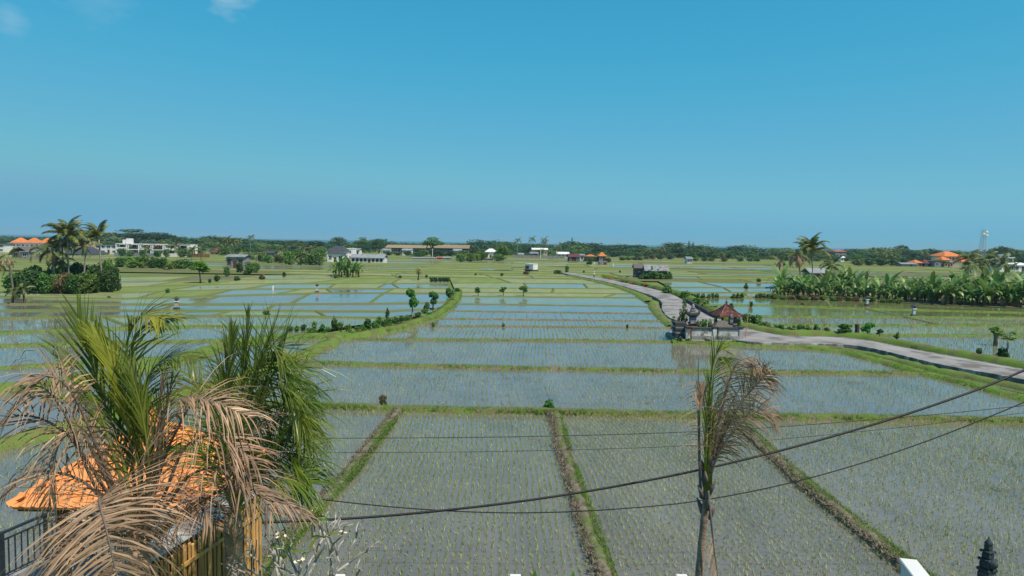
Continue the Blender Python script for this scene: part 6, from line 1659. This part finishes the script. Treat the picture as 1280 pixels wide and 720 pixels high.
# ------------------------------------------------------------------ coconut palms close to the camera
D = 'frond_dead'
def catmull(pts, n):
    p = [Vector(q) for q in pts]; out = []
    for i in range(len(p) - 1):
        a, b, c, e = p[max(i - 1, 0)], p[i], p[i + 1], p[min(i + 2, len(p) - 1)]
        if i == 0: a = b * 2 - c
        if i == len(p) - 2: e = c * 2 - b
        for k in range(n):
            s = k / n
            out.append(0.5 * ((2 * b) + (c - a) * s + (2 * a - 5 * b + 4 * c - e) * s * s + (3 * b - a - 3 * c + e) * s ** 3))
    out.append(p[-1]); return out
FS = [100]
def big_frond(parent, pts, n=46, L=0.7, ang=(1.0, 0.45), droop=0.5, width=0.02, mat='frond', rib='rib_green', start=0.14, vee=0.35, sides=(-1, 1), rib_r=0.022, jit=0.16, up=None, lprof=None, curl=0.0, ragged=0.06):
    """pinnate leaf along a curve: midrib plus leaflets that arch away and hang"""
    FS[0] += 1; g = random.Random(FS[0])
    inv = parent.matrix_basis.inverted() if parent else Matrix()
    cv = catmull([inv @ Vector(p) for p in pts], 10); m = len(cv) - 1
    upv = Vector(up) if up else Vector((0, -0.2, 1)); L *= 1.08; n = int(n * (1.25 if mat == D else 1.3)); width *= 0.82
    mb = MB(); S_ = 4
    for i in range(n):
        f = start + (1 - start) * (i + g.uniform(-.3, .3)) / (n - 1); f = min(1, max(0, f))
        k = min(m - 1, int(f * m)); q = cv[k].lerp(cv[k + 1], f * m - k)
        T = (cv[min(m, k + 2)] - cv[max(0, k - 1)]).normalized()
        ref = upv or Vector((0, 0, 1))
        sd = T.cross(ref)
        if sd.length < 0.15: sd = T.cross(Vector((0, 1, 0.2)))
        sd.normalize(); nr = sd.cross(T)
        a = ang[0] + (ang[1] - ang[0]) * f
        for s in sides:
            if g.random() < ragged: continue
            prof = (math.sin(math.pi * min(1.0, 0.2 + 0.72 * f)) ** 0.7) if lprof is None else lprof(f)
            l = L * prof * g.uniform(0.8, 1.12)
            aa = a + g.uniform(-jit, jit)
            dr = (T * math.cos(aa) + (sd * s * math.cos(vee) + nr * math.sin(vee)) * math.sin(aa)).normalized()
            p = q.copy(); b = len(mb.v); wdir = dr.cross(nr + Vector((g.uniform(-.4, .4), g.uniform(-.4, .4), g.uniform(-.3, .3)))).normalized()
            dd = droop * g.uniform(0.6, 1.4); cu = curl * g.uniform(-1, 1)
            for k2 in range(S_ + 1):
                h = k2 / S_
                wv = width * (0.5 + 1.0 * h if h < .3 else 0.85 * (1 - h) ** 0.6 + .02) * g.uniform(.9, 1.1)
                mb.v += [tuple(p - wdir * wv), tuple(p + wdir * wv)]
                dr = (dr + Vector((0, 0, -dd * (0.25 + 0.5 * h))) + sd * cu * .3).normalized()
                p = p + dr * (l / S_)
            for k2 in range(S_): mb.f.append((b + 2 * k2, b + 2 * k2 + 1, b + 2 * k2 + 3, b + 2 * k2 + 2)); mb.m.append(0)
    o = mb.build('frond', M[mat], parent)
    rb_ = MB(); rb_.tube(cv, [rib_r * (1 - 0.8 * i / m) for i in range(m + 1)], 5)
    rb_.build('midrib', M[rib], o, True)
    return o
def Pl(seq): return [P(*q) for q in seq]
def near_palm(label, px, py, Y, trunk_r, bend):
    top = P(px, py, Y)
    t = thing('coconut_palm', label, 'palm tree', (top.x, top.y, 0))
    mb = MB(); n = 26; pts = []; rad = []
    for i in range(n + 1):
        f = i / n; pts.append((bend[0] * math.sin(f * 3.14) , bend[1] * math.sin(f * 3.14), -0.3 + (top.z + 0.3) * f)); rad.append(trunk_r * (1.35 - 0.5 * f + (0.05 if i % 2 else -0.03) + (.25 if i == 0 else 0)))
    mb.tube(pts, rad, 9); mb.build('trunk', M['palmtrunk'], t, True)
    return t, top
Gc = 'frond'
# first palm: a sheaf of green spears, many dead fronds arching out of the heart
t, top = near_palm('young coconut palm with a sheaf of green spears and many brown dead fronds', 172, 668, 7.0, 0.13, (0, 0.1))
gk = dict(ang=(0.5, 0.2), droop=0.14, width=0.016, vee=0.1, jit=0.08, L=0.75)
big_frond(t, Pl([(170, 668, 7.0), (152, 570, 7.0), (122, 480, 6.95), (98, 398, 6.9)]), n=26, mat='frond', start=0.22, **{**gk, 'width': .019})
big_frond(t, Pl([(173, 668, 7.02), (163, 560, 7.1), (148, 470, 7.1), (122, 415, 7.05)]), n=26, mat='frond', start=0.25, **{**gk, 'width': .018, 'L': .62})
big_frond(t, Pl([(176, 668, 7.0), (172, 570, 6.95), (150, 480, 6.85), (117, 418, 6.8)]), n=24, mat='frond_y', start=0.4, **{**gk, 'L': .5})
big_frond(t, Pl([(176, 668, 7.05), (174, 540, 7.1), (158, 440, 7.1), (176, 396, 7.05), (205, 398, 7.0)]), n=30, L=0.62, ang=(0.5, 0.9), droop=0.42, width=.017, mat='frond_y', start=0.42, vee=.1)
big_frond(t, Pl([(178, 668, 7.1), (172, 500, 7.15), (166, 430, 7.2), (190, 402, 7.2), (222, 398, 7.15)]), n=26, L=0.7, ang=(0.5, 0.7), droop=0.5, width=.014, mat='frond', start=0.5, vee=.1)
big_frond(t, Pl([(180, 668, 7.1), (176, 560, 7.2), (182, 480, 7.3), (212, 446, 7.3), (250, 450, 7.2)]), n=34, L=0.62, ang=(0.7, 0.8), droop=0.55, width=.016, mat='frond', start=0.35, vee=.2)
big_frond(t, Pl([(178, 668, 7.0), (186, 590, 6.9), (178, 520, 6.85), (160, 450, 6.8)]), n=24, L=0.5, ang=(0.35, 0.2), droop=0.15, width=.017, mat='frond', start=0.3, vee=.1)
big_frond(t, Pl([(168, 668, 6.9), (148, 590, 6.8), (118, 500, 6.75), (70, 432, 6.7)]), n=14, L=0.6, ang=(0.6, 0.3), droop=0.15, width=.014, mat='frond', start=0.55, vee=.1, sides=(-1,))
big_frond(t, Pl([(180, 668, 7.15), (192, 600, 7.25), (200, 540, 7.3), (215, 480, 7.35)]), n=24, L=0.55, ang=(0.7, 0.3), droop=0.4, width=.016, mat='frond_y', start=0.3, vee=.2)
dk = dict(mat=D, rib='rib_dead', width=.0145, droop=0.62, ang=(1.3, 0.75), jit=.22, curl=.16, ragged=.12)
big_frond(t, Pl([(168, 668, 6.85), (138, 600, 6.6), (95, 500, 6.3), (62, 470, 6.15), (34, 492, 6.1)]), n=44, L=1.1, **dk)
big_frond(t, Pl([(168, 670, 6.8), (120, 610, 6.55), (82, 520, 6.3), (50, 478, 6.2)]), n=40, L=1.05, **{**dk, 'ang': (1.3, 1.1)})
big_frond(t, Pl([(166, 672, 6.8), (130, 610, 6.6), (80, 540, 6.4), (20, 520, 6.3), (-20, 560, 6.2)]), n=36, L=0.9, **dk)
big_frond(t, Pl([(165, 672, 6.7), (140, 640, 6.4), (100, 600, 6.2), (40, 590, 6.1), (5, 620, 6.1)]), n=30, L=0.6, **dk)
big_frond(t, Pl([(176, 670, 6.7), (150, 640, 6.1), (125, 622, 5.75), (133, 662, 5.55), (150, 735, 5.5)]), n=54, L=0.85, up=(0.1, -1, 0.5), **{**dk, 'droop': .5, 'vee': .15, 'ang': (1.75, 1.25), 'start': .3})
big_frond(t, Pl([(178, 670, 6.7), (168, 640, 6.2), (160, 625, 5.9), (155, 690, 5.7), (152, 760, 5.6)]), n=44, L=0.85, up=(-0.2, -1, 0.3), **{**dk, 'droop': .5, 'start': .3, 'ang': (1.7, 1.3)})
big_frond(t, Pl([(180, 668, 6.9), (200, 590, 6.8), (220, 540, 6.75), (250, 500, 6.7), (310, 520, 6.65)]), n=46, L=0.85, **dk)
big_frond(t, Pl([(180, 668, 6.9), (196, 600, 6.85), (205, 520, 6.8), (235, 496, 6.8), (290, 505, 6.8)]), n=44, L=0.85, **{**dk, 'droop': .9})
big_frond(t, Pl([(182, 670, 6.9), (210, 630, 6.75), (245, 590, 6.7), (300, 590, 6.6), (340, 640, 6.5)]), n=40, L=0.75, **dk)
big_frond(t, Pl([(182, 672, 6.9), (215, 650, 6.7), (240, 636, 6.6), (256, 640, 6.5), (268, 660, 6.5)]), n=26, L=0.45, **dk)
big_frond(t, Pl([(184, 676, 6.95), (230, 645, 6.9), (280, 612, 6.8), (330, 615, 6.7), (385, 645, 6.6)]), n=38, L=0.5, **{**dk, 'ang': (.6, .35), 'droop': .4})
big_frond(t, Pl([(172, 675, 6.6), (150, 670, 6.2), (110, 668, 6.0), (70, 700, 5.9), (45, 740, 5.9)]), n=36, L=0.7, **dk)
big_frond(t, Pl([(176, 668, 6.95), (185, 600, 6.95), (192, 540, 7.0), (206, 470, 7.05)]), n=26, L=0.5, **{**dk, 'ang': (.4, .25), 'droop': .3})
big_frond(t, Pl([(170, 672, 6.8), (150, 660, 6.3), (118, 655, 6.05), (90, 690, 5.95), (75, 750, 5.9)]), n=40, L=0.6, **dk)
big_frond(t, Pl([(182, 670, 6.85), (205, 620, 6.7), (232, 560, 6.65), (275, 545, 6.6), (322, 580, 6.55)]), n=42, L=0.75, **dk)
big_frond(t, Pl([(168, 670, 6.8), (128, 590, 6.5), (100, 540, 6.35), (72, 560, 6.25), (60, 640, 6.2)]), n=40, L=0.7, **dk)
# second palm: green, wind-combed to one side
t, top = near_palm('young green coconut palm combed to one side by the wind beside the bamboo screen', 291, 640, 8.0, 0.12, (0.02, 0.05))
g2 = dict(droop=0.6, width=0.0145, vee=0.2, L=0.85, jit=.2, curl=.15)
big_frond(t, Pl([(292, 640, 8.0), (298, 560, 8.0), (318, 480, 7.95), (345, 400, 7.9)]), n=26, mat='frond_y', start=.55, **{**g2, 'ang': (.3, .12), 'droop': .03, 'L': .55})
big_frond(t, Pl([(291, 640, 8.0), (296, 540, 8.0), (304, 470, 8.0), (310, 396, 8.0)]), n=24, mat='frond', start=.5, **{**g2, 'ang': (.22, .1), 'droop': .02, 'L': .5})
big_frond(t, Pl([(294, 640, 8.0), (308, 560, 8.0), (330, 480, 8.0), (356, 420, 8.0)]), n=26, mat='frond', start=.45, **{**g2, 'ang': (.4, .2), 'droop': .08, 'L': .55})
big_frond(t, Pl([(290, 640, 8.0), (284, 560, 7.95), (284, 480, 7.9), (290, 420, 7.9)]), n=30, mat='frond', start=.3, **{**g2, 'ang': (.4, .25), 'droop': .15, 'L': .6, 'width': .022})
big_frond(t, Pl([(292, 640, 8.05), (302, 530, 8.1), (325, 450, 8.1), (348, 436, 8.05), (374, 480, 8.0)]), n=50, mat='frond', **{**g2, 'ang': (1.0, .6), 'droop': .4})
big_frond(t, Pl([(292, 640, 7.95), (306, 560, 7.9), (330, 500, 7.8), (356, 484, 7.75), (380, 520, 7.7)]), n=50, mat='frond', **{**g2, 'ang': (1.1, .6), 'droop': .42})
big_frond(t, Pl([(294, 640, 7.9), (318, 600, 7.7), (345, 560, 7.55), (375, 510, 7.4)]), n=50, mat='frond', **{**g2, 'ang': (1.1, .6), 'droop': .38, 'L': .85, 'rib_r': .026})
big_frond(t, Pl([(294, 640, 8.0), (320, 590, 8.05), (350, 545, 8.1), (372, 534, 8.1), (390, 560, 8.1)]), n=46, mat='frond', **{**g2, 'ang': (1.0, .6), 'droop': .4})
big_frond(t, Pl([(294, 642, 7.8), (322, 620, 7.6), (352, 600, 7.5), (385, 605, 7.45)]), n=44, mat='frond', **{**g2, 'ang': (1.1, .6), 'droop': .5})
big_frond(t, Pl([(293, 640, 8.05), (280, 570, 8.15), (262, 510, 8.2), (238, 470, 8.2)]), n=40, mat='frond', **{**g2, 'ang': (.9, .5), 'droop': .35, 'L': .65})
big_frond(t, Pl([(292, 640, 8.1), (270, 590, 8.2), (245, 560, 8.25), (215, 560, 8.2)]), n=36, mat='frond_y', **{**g2, 'ang': (.9, .5), 'droop': .5, 'L': .55})
big_frond(t, Pl([(294, 640, 8.0), (312, 540, 8.0), (340, 470, 7.9), (360, 460, 7.85), (380, 500, 7.8)]), n=48, mat='frond', **{**g2, 'ang': (1.2, .7)}, up=(0, -.8, .6))
big_frond(t, Pl([(294, 640, 7.95), (316, 580, 7.9), (348, 525, 7.85), (370, 505, 7.8), (388, 540, 7.8)]), n=48, mat='frond', **{**g2, 'ang': (1.2, .7)}, up=(0, -.8, .6))
big_frond(t, Pl([(294, 641, 7.9), (318, 605, 7.8), (350, 575, 7.75), (372, 568, 7.7), (390, 598, 7.7)]), n=48, mat='frond', **{**g2, 'ang': (1.2, .7)}, up=(0, -.8, .6))
big_frond(t, Pl([(292, 640, 8.1), (300, 540, 8.2), (312, 470, 8.2), (336, 440, 8.2)]), n=40, mat='frond', **{**g2, 'ang': (.9, .5)}, up=(0, -.8, .6))
big_frond(t, Pl([(290, 640, 7.8), (286, 600, 7.6), (300, 560, 7.5), (345, 520, 7.45)]), n=34, L=0.6, mat=D, rib='rib_dead', width=.013, droop=.7, ang=(1.1, .6), jit=.25, curl=.2)
big_frond(t, Pl([(288, 644, 7.75), (262, 625, 7.5), (230, 625, 7.4), (205, 660, 7.35)]), n=40, L=0.7, mat=D, rib='rib_dead', width=.0145, droop=.9, ang=(1.2, .8), jit=.25, curl=.2)
# third palm: slender, alone in front of the paddies
t, top = near_palm('slender wind-torn coconut palm standing alone before the paddies', 885, 605, 11.0, 0.066, (-0.1, 0.05))
mb = MB()
for k in range(11):
    a = k * 2.4; r = .105 - .003 * k; q = P(882 + .2 * k, 640 - 6.5 * k, 11.0) - Vector((top.x, top.y, 0))
    mb.tube([q + Vector((r * math.cos(a) * .6, r * math.sin(a) * .6, -.12)), q + Vector((r * math.cos(a), r * math.sin(a), 0)), q + Vector((r * 1.6 * math.cos(a), r * 1.6 * math.sin(a), .11))], [.035, .04, .012], 5)
mb.build('leaf_base', M['rib_dead'], t, True)
mb = MB()
for k in range(5):
    a = k * 1.25; mb.tube([P(884 + 3 * math.cos(a), 612, 11 + .05 * math.sin(a)) - Vector((top.x, top.y, 0)), P(886 + 4 * math.cos(a), 560, 11 + .06 * math.sin(a)) - Vector((top.x, top.y, 0)), P(889 + 5 * math.cos(a), 500 + 12 * k, 11 + .05 * math.sin(a)) - Vector((top.x, top.y, 0))], [.035, .028, .008], 5)
mb.build('spear', M['frond_y'], t, True)
g3 = dict(vee=.2, width=.0135, jit=.16)
big_frond(t, Pl([(885, 605, 11), (886, 540, 11), (888, 485, 11), (893, 450, 11), (902, 437, 11), (912, 442, 11)]), n=26, L=0.42, mat='frond_y', start=.35, **{**g3, 'ang': (.14, .3), 'droop': .05, 'width': .018}, sides=(-1,))
big_frond(t, Pl([(886, 605, 11), (888, 540, 10.95), (891, 480, 10.9), (897, 450, 10.9), (906, 446, 10.85)]), n=26, L=0.52, mat='frond_y', start=.3, **{**g3, 'ang': (.5, .7), 'droop': .9}, sides=(1,), up=(0.1, -.8, .6))
big_frond(t, Pl([(886, 605, 11.05), (889, 560, 11.05), (892, 520, 11.05), (899, 490, 11.05)]), n=20, L=0.5, mat='frond_y', start=.25, **{**g3, 'ang': (.4, .5), 'droop': .6}, sides=(1,), up=(0.1, -.8, .6))
big_frond(t, Pl([(884, 605, 11), (882, 570, 11), (884, 530, 11), (886, 492, 11)]), n=22, L=0.45, mat='frond_y', start=.2, **{**g3, 'ang': (.12, .1), 'droop': .03, 'width': .018})
d3 = dict(mat=D, rib='rib_dead', width=.0125, jit=.25, curl=.3, ragged=.15, up=(0.1, -0.8, 0.6))
big_frond(t, Pl([(888, 590, 11), (897, 540, 10.9), (908, 490, 10.85), (920, 456, 10.8), (938, 446, 10.8)]), n=58, L=0.72, **d3, ang=(1.0, .6), droop=1.1, rib_r=.03, sides=(1,))
big_frond(t, Pl([(888, 590, 11), (896, 540, 10.9), (906, 490, 10.85), (917, 462, 10.8)]), n=22, L=0.35, **d3, ang=(.7, .4), droop=.8, sides=(-1,))
big_frond(t, Pl([(889, 590, 11), (902, 550, 10.95), (925, 505, 10.9), (948, 478, 10.85), (958, 466, 10.8)]), n=62, L=0.74, **d3, ang=(.9, .5), droop=1.2, rib_r=.03)
big_frond(t, Pl([(888, 592, 10.9), (902, 560, 10.8), (925, 530, 10.7), (952, 512, 10.65), (968, 520, 10.6)]), n=44, L=0.65, **d3, ang=(1.0, .6), droop=1.2)
big_frond(t, Pl([(888, 590, 11.1), (900, 545, 11.2), (922, 490, 11.25), (948, 466, 11.3), (968, 480, 11.3)]), n=26, L=0.62, **d3, ang=(.9, .5), droop=1.2)
big_frond(t, Pl([(888, 590, 11.1), (898, 560, 11.1), (912, 520, 11.1), (936, 496, 11.1)]), n=22, L=0.5, mat='frond_y', width=.012, ang=(.8, .6), droop=1.0, vee=.2)
# grey upright dead spear with a rusty fan and curling leaflets
big_frond(t, Pl([(876, 622, 11), (874, 570, 11), (873, 520, 11), (873, 470, 11), (873, 446, 11)]), n=34, L=0.5, start=.2, mat='frond_dead', rib='rib_dead', width=.011, ang=(1.25, 1.4), droop=.75, vee=0, curl=.5, sides=(-1,), jit=.3, rib_r=.026, lprof=lambda f: .75 if f < .72 else .02)
big_frond(t, Pl([(876, 600, 10.98), (875, 550, 10.98), (875, 505, 10.98), (876, 484, 10.98)]), n=14, L=0.3, start=.6, mat='frond_dead', rib='rib_dead', width=.03, ang=(.6, .4), droop=.02, vee=0, sides=(1, -1), jit=.1, rib_r=.015)
big_frond(t, Pl([(885, 612, 10.95), (889, 650, 10.85), (893, 690, 10.85), (900, 740, 10.85)]), n=26, L=0.5, start=.5, mat='frond_dead', rib='rib_dead', width=.010, ang=(.7, .9), droop=.5, vee=.1, sides=(1,), curl=.3, rib_r=.026)

# ------------------------------------------------------------------ frangipani, half bare
base = P(382, 690, 7.3); base.z = 0
t = thing('frangipani_tree', 'nearly bare frangipani with pale forked branches, a few leaves and blossoms', 'tree', base)
gf = random.Random(12); tips = []
mbr = MB()
def branch(p, dvec, L, r, depth):
    e = p + dvec * L; mid = p.lerp(e, .5) + Vector((gf.uniform(-.04, .04), gf.uniform(-.04, .04), 0.03))
    mbr.tube([p, mid, e], [r, r * .85, r * .78], 6)
    if depth == 0: tips.append((e, dvec)); return
    k = gf.choice([2, 2, 3]); a0 = gf.uniform(0, 6.28)
    for i in range(k):
        a = a0 + i * 6.28 / k + gf.uniform(-.4, .4)
        q = dvec.orthogonal().normalized(); s = dvec.cross(q)
        nd = (dvec + (q * math.cos(a) + s * math.sin(a)) * gf.uniform(.4, .75) + Vector((0, 0, .22))).normalized()
        branch(e, nd, L * gf.uniform(.62, .85), r * .74, depth - 1)
mbr.tube([(0, 0, -.2), (.03, 0, 1.8), (0, 0.02, 4.75)], [.12, .10, .06], 8)
for dv, L in (((-.65, .1, .75), .55), ((.1, -.3, .95), .6), ((.45, .2, .85), .6), ((-.2, .45, .85), .55), ((.62, -.15, .75), .5), ((-.42, -.3, .85), .5)):
    branch(Vector((0, 0, 4.7)), Vector(dv).normalized(), L * .8, .024, 3)
mbr.build('branches', M['frangipani'], t, True)
lf = MB()
q = Vector((0, 0, 0))
for k in range(5):
    h = k / 4; wv = .035 * math.sin(math.pi * (.1 + .85 * h)); lf.v += [(.17 * h, -wv * .6, .05 * math.sin(h * 2.2)), (.17 * h, wv * .6, .05 * math.sin(h * 2.2))]
for k in range(4): lf.f.append((2 * k, 2 * k + 1, 2 * k + 3, 2 * k + 2)); lf.m.append(0)
LG, LY = lf.mesh('leaf', M['leaf_light']), lf.mesh('leaf', M['frond_y'])
pf = MB()
for k in range(5):
    a = k * 1.2566; c1 = Vector((math.cos(a), math.sin(a), .35)); s = Vector((-math.sin(a), math.cos(a), 0)) * .02
    pf.add([(0, 0, 0), c1 * .03 + s, c1 * .055, c1 * .03 - s], [(0, 1, 2, 3)])
PFM = pf.mesh('blossom', M['petal'])
tips.sort(key=lambda q: -q[0].z)
for i, (p, dv) in enumerate(tips):
    if i in (0, 2, 5, 9, 14) or gf.random() < .06:
        for k in range(gf.choice([3, 4, 6]) if i in (0, 2, 5, 9, 14) else 1):
            obj('leaf', LG if gf.random() < .7 else LY, t, p - dv * .02 * k, (gf.uniform(-.3, .3), gf.uniform(-.5, .25), gf.uniform(0, 6.28)))
    if i % 9 == 2 and i < 40:
        for k in range(3): obj('blossom', PFM, t, p + Vector((gf.uniform(-.05, .05), gf.uniform(-.05, .05), gf.uniform(.02, .08))), (gf.uniform(-.6, .6), gf.uniform(-.6, .6), gf.uniform(0, 6)), (.45, .45, .45))

# ------------------------------------------------------------------ cables, white posts, stone pinnacle
def cable(label, seq, r):
    cv = catmull([P(*q) for q in seq], 10)
    o = MB().tube(cv, r, 6).build('power_cable', M['cable'], None, True); tag(o, label, 'cable', 'power cables crossing in front of the paddies')
cable('thickest black power cable, sweeping up across the paddies towards the road', [(250, 654, 9.9), (330, 653, 10.3), (480, 645, 10.9), (640, 628, 11.4), (780, 606, 11.8), (920, 577, 12.1), (1060, 540, 12.4), (1180, 502, 12.6), (1280, 463, 12.8), (1500, 365, 13.2)], .022)
cable('thinner lower cable sagging under the thick one and rising past the far field', [(280, 608, 13.5), (330, 612, 13.6), (400, 624, 13.7), (520, 636, 13.9), (640, 641, 14.1), (760, 637, 14.2), (880, 625, 14.4), (1010, 598, 14.5), (1140, 558, 14.7), (1280, 503, 14.8), (1500, 408, 15)], .013)
cable('faint thin cable, upper of the level pair crossing the long grassy bank', [(200, 549, 17), (385, 548, 17), (640, 546, 17), (880, 539, 17), (1100, 524, 17), (1280, 507, 17), (1500, 482, 17)], .009)
cable('faintest thin cable, lower of the level pair over the near paddies', [(200, 567, 18), (385, 566, 18), (640, 564, 18), (880, 556, 18), (1100, 537, 18), (1280, 516, 18), (1500, 488, 18)], .007)
t = thing('garden_terrace', 'low concrete terrace that carries the white posts below the palms', 'terrace', (0, 8.3, 0))
MB().box((0, -0.2, 1.9), (12, 0.9, 3.8)).build('slab', M['concrete'], t)
for i, px in enumerate((423, 644, 853)):
    c = P(px, 722, 8.15)
    t = thing('white_post', ['white post top below the frangipani branches', 'white post top between the two green leaf tips and the frangipani', 'white post top beside the slender palm trunk'][i], 'post', (c.x, c.y, 0))
    MB().box((0, 0, (c.z + 3.8) / 2 - .02), (.13, .13, c.z - 3.8 - .04)).build('shaft', M['white'], t)
    MB().box((0, 0, c.z - .01), (.14, .14, .05), bev=.01).build('cap', M['white'], t)
for i, px in enumerate((664, 712)):
    c = P(px, 711 + 2 * i, 8.4); 
    t = thing('leafy_plant', ['broad green leaf tip rising beside the mud bank', 'smaller green leaf tip at the foot of the mud bank'][i], 'plant', (c.x, c.y, 3.8))
    mb = MB()
    MB().tube([(0, 0, -.1), (0, 0, .5)], [.03, .02], 6).build('stem', M['leaf_bright'], t)
    for k in range(4):
        a = k * 1.6 + .3; L2 = c.z - 3.8 - .45 if k == 0 else .5
        d = Vector((.08 if k == 0 else .5 * math.cos(a), .5 * math.sin(a) if k else 0, 1)).normalized(); s = Vector((1, .3, 0)) * .055
        m2 = MB(); q0 = Vector((0, 0, .45)); m2.add([q0 - s * .2, q0 + s * .2, q0 + d * L2 * .5 + s, q0 + d * L2 * .5 - s, q0 + d * L2 * .85 + s * .6, q0 + d * L2 * .85 - s * .6, q0 + d * L2], [(0, 1, 2, 3), (3, 2, 4, 5), (5, 4, 6)])
        m2.build('leaf', M['leaf_bright'], t)
a = P(1136, 703, 9.6); b = P(1184, 738, 8.3); b.z = a.z
d = b - a; c = (a + b) / 2; ang = math.atan2(d.y, d.x)
t = thing('white_wall', 'white plastered parapet wall whose bright top runs out of the picture', 'wall', (c.x, c.y, 0), ang)
MB().box((0, 0, a.z / 2 - .02), (d.length, .2, a.z - .06)).build('wall_panel', M['white'], t)
MB().box((0, 0, a.z), (d.length + .08, .24, .08), bev=.012).build('coping', M['white'], t)
# dark carved pinnacle
Yp = 10.0; top = P(1236, 678, Yp); s = Yp / F
t = thing('stone_pinnacle', 'dark slate carved shrine pinnacle at the bottom edge', 'shrine', (top.x, Yp, 0), R(20))
zb = top.z
MB().box((0, 0, (zb - .9) / 2), (.4, .4, zb - .9), bev=.03).build('pedestal', M['bluestone'], t)
z = zb - .9
for k, (wf, hf) in enumerate(((.40, .16), (.30, .14), (.24, .16), (.28, .045), (.20, .11), (.26, .04), (.17, .09), (.21, .035), (.12, .09))):
    wf *= .66
    MB().box((0, 0, z + hf / 2), (wf, wf, hf - .004), bev=.012).build('tier', M['bluestone'], t)
    if wf > .13:
        for i in range(4):
            aa = i * math.pi / 2 + math.pi / 4; r = wf * .62
            mb = MB(); mb.tube([(r * math.cos(aa), r * math.sin(aa), z + hf * .1), (r * 1.08 * math.cos(aa), r * 1.08 * math.sin(aa), z + hf * .7), (r * .95 * math.cos(aa), r * .95 * math.sin(aa), z + hf * 1.25)], [.02, .017, .005], 5); mb.build('corner_ornament', M['bluestone'], t, True)
    z += hf
mb = MB(); mb.lathe([(.05, 0), (.06, .03), (.03, .07), (.004, .13)], 8); mb.build('finial', M['bluestone'], t, True, loc=(0, 0, z - .01))
for k, zz in enumerate((.34, .62)):
    mb = MB(); mb.lathe([(.075, 0), (.075, .02), (.04, .035), (.045, .05), (.01, .055)], 10); mb.build('rosette', M['bluestone'], t, True, loc=(0, -.10 + .015 * k, zb - .9 + .38 + .22 * k), rot=(R(90), 0, 0))
# ------------------------------------------------------------------ air
HAZE = 0.00013
def haze_box():
    m, t = new_mat('haze')
    v = N(t, 'ShaderNodeVolumePrincipled'); v.inputs['Color'].default_value = (0.52, 0.75, 0.87, 1); v.inputs['Density'].default_value = HAZE
    o = N(t, 'ShaderNodeOutputMaterial'); t.links.new(v.outputs[0], o.inputs['Volume'])
    tag(MB().box((0, 0, 20), (13200, 13200, 43)).build('haze', m), None, None, None, 'stuff')
if HAZE: haze_box()

# ------------------------------------------------------------------ every thing of a row gets a label that singles it out
ORD = 'first second third fourth fifth sixth seventh eighth ninth tenth eleventh twelfth thirteenth fourteenth fifteenth sixteenth seventeenth eighteenth nineteenth twentieth'.split()
TENS = {2: 'twenty', 3: 'thirty', 4: 'forty', 5: 'fifty', 6: 'sixty', 7: 'seventy'}
def ordinal(n):
    if n <= 20: return ORD[n - 1]
    a, b = divmod(n, 10)
    return TENS[a] + '-' + ORD[b - 1] if b else TENS[a][:-1] + 'ieth'
same = {}
for o in COL.objects:
    if o.parent is None and 'category' in o: same.setdefault(o['label'], []).append(o)
for lab, os_ in same.items():
    if len(os_) > 1:
        os_.sort(key=lambda o: o.location.x / max(1, o.location.y))
        for i, o in enumerate(os_):
            o['label'] = f'{ordinal(i + 1)} {lab}, from the left'
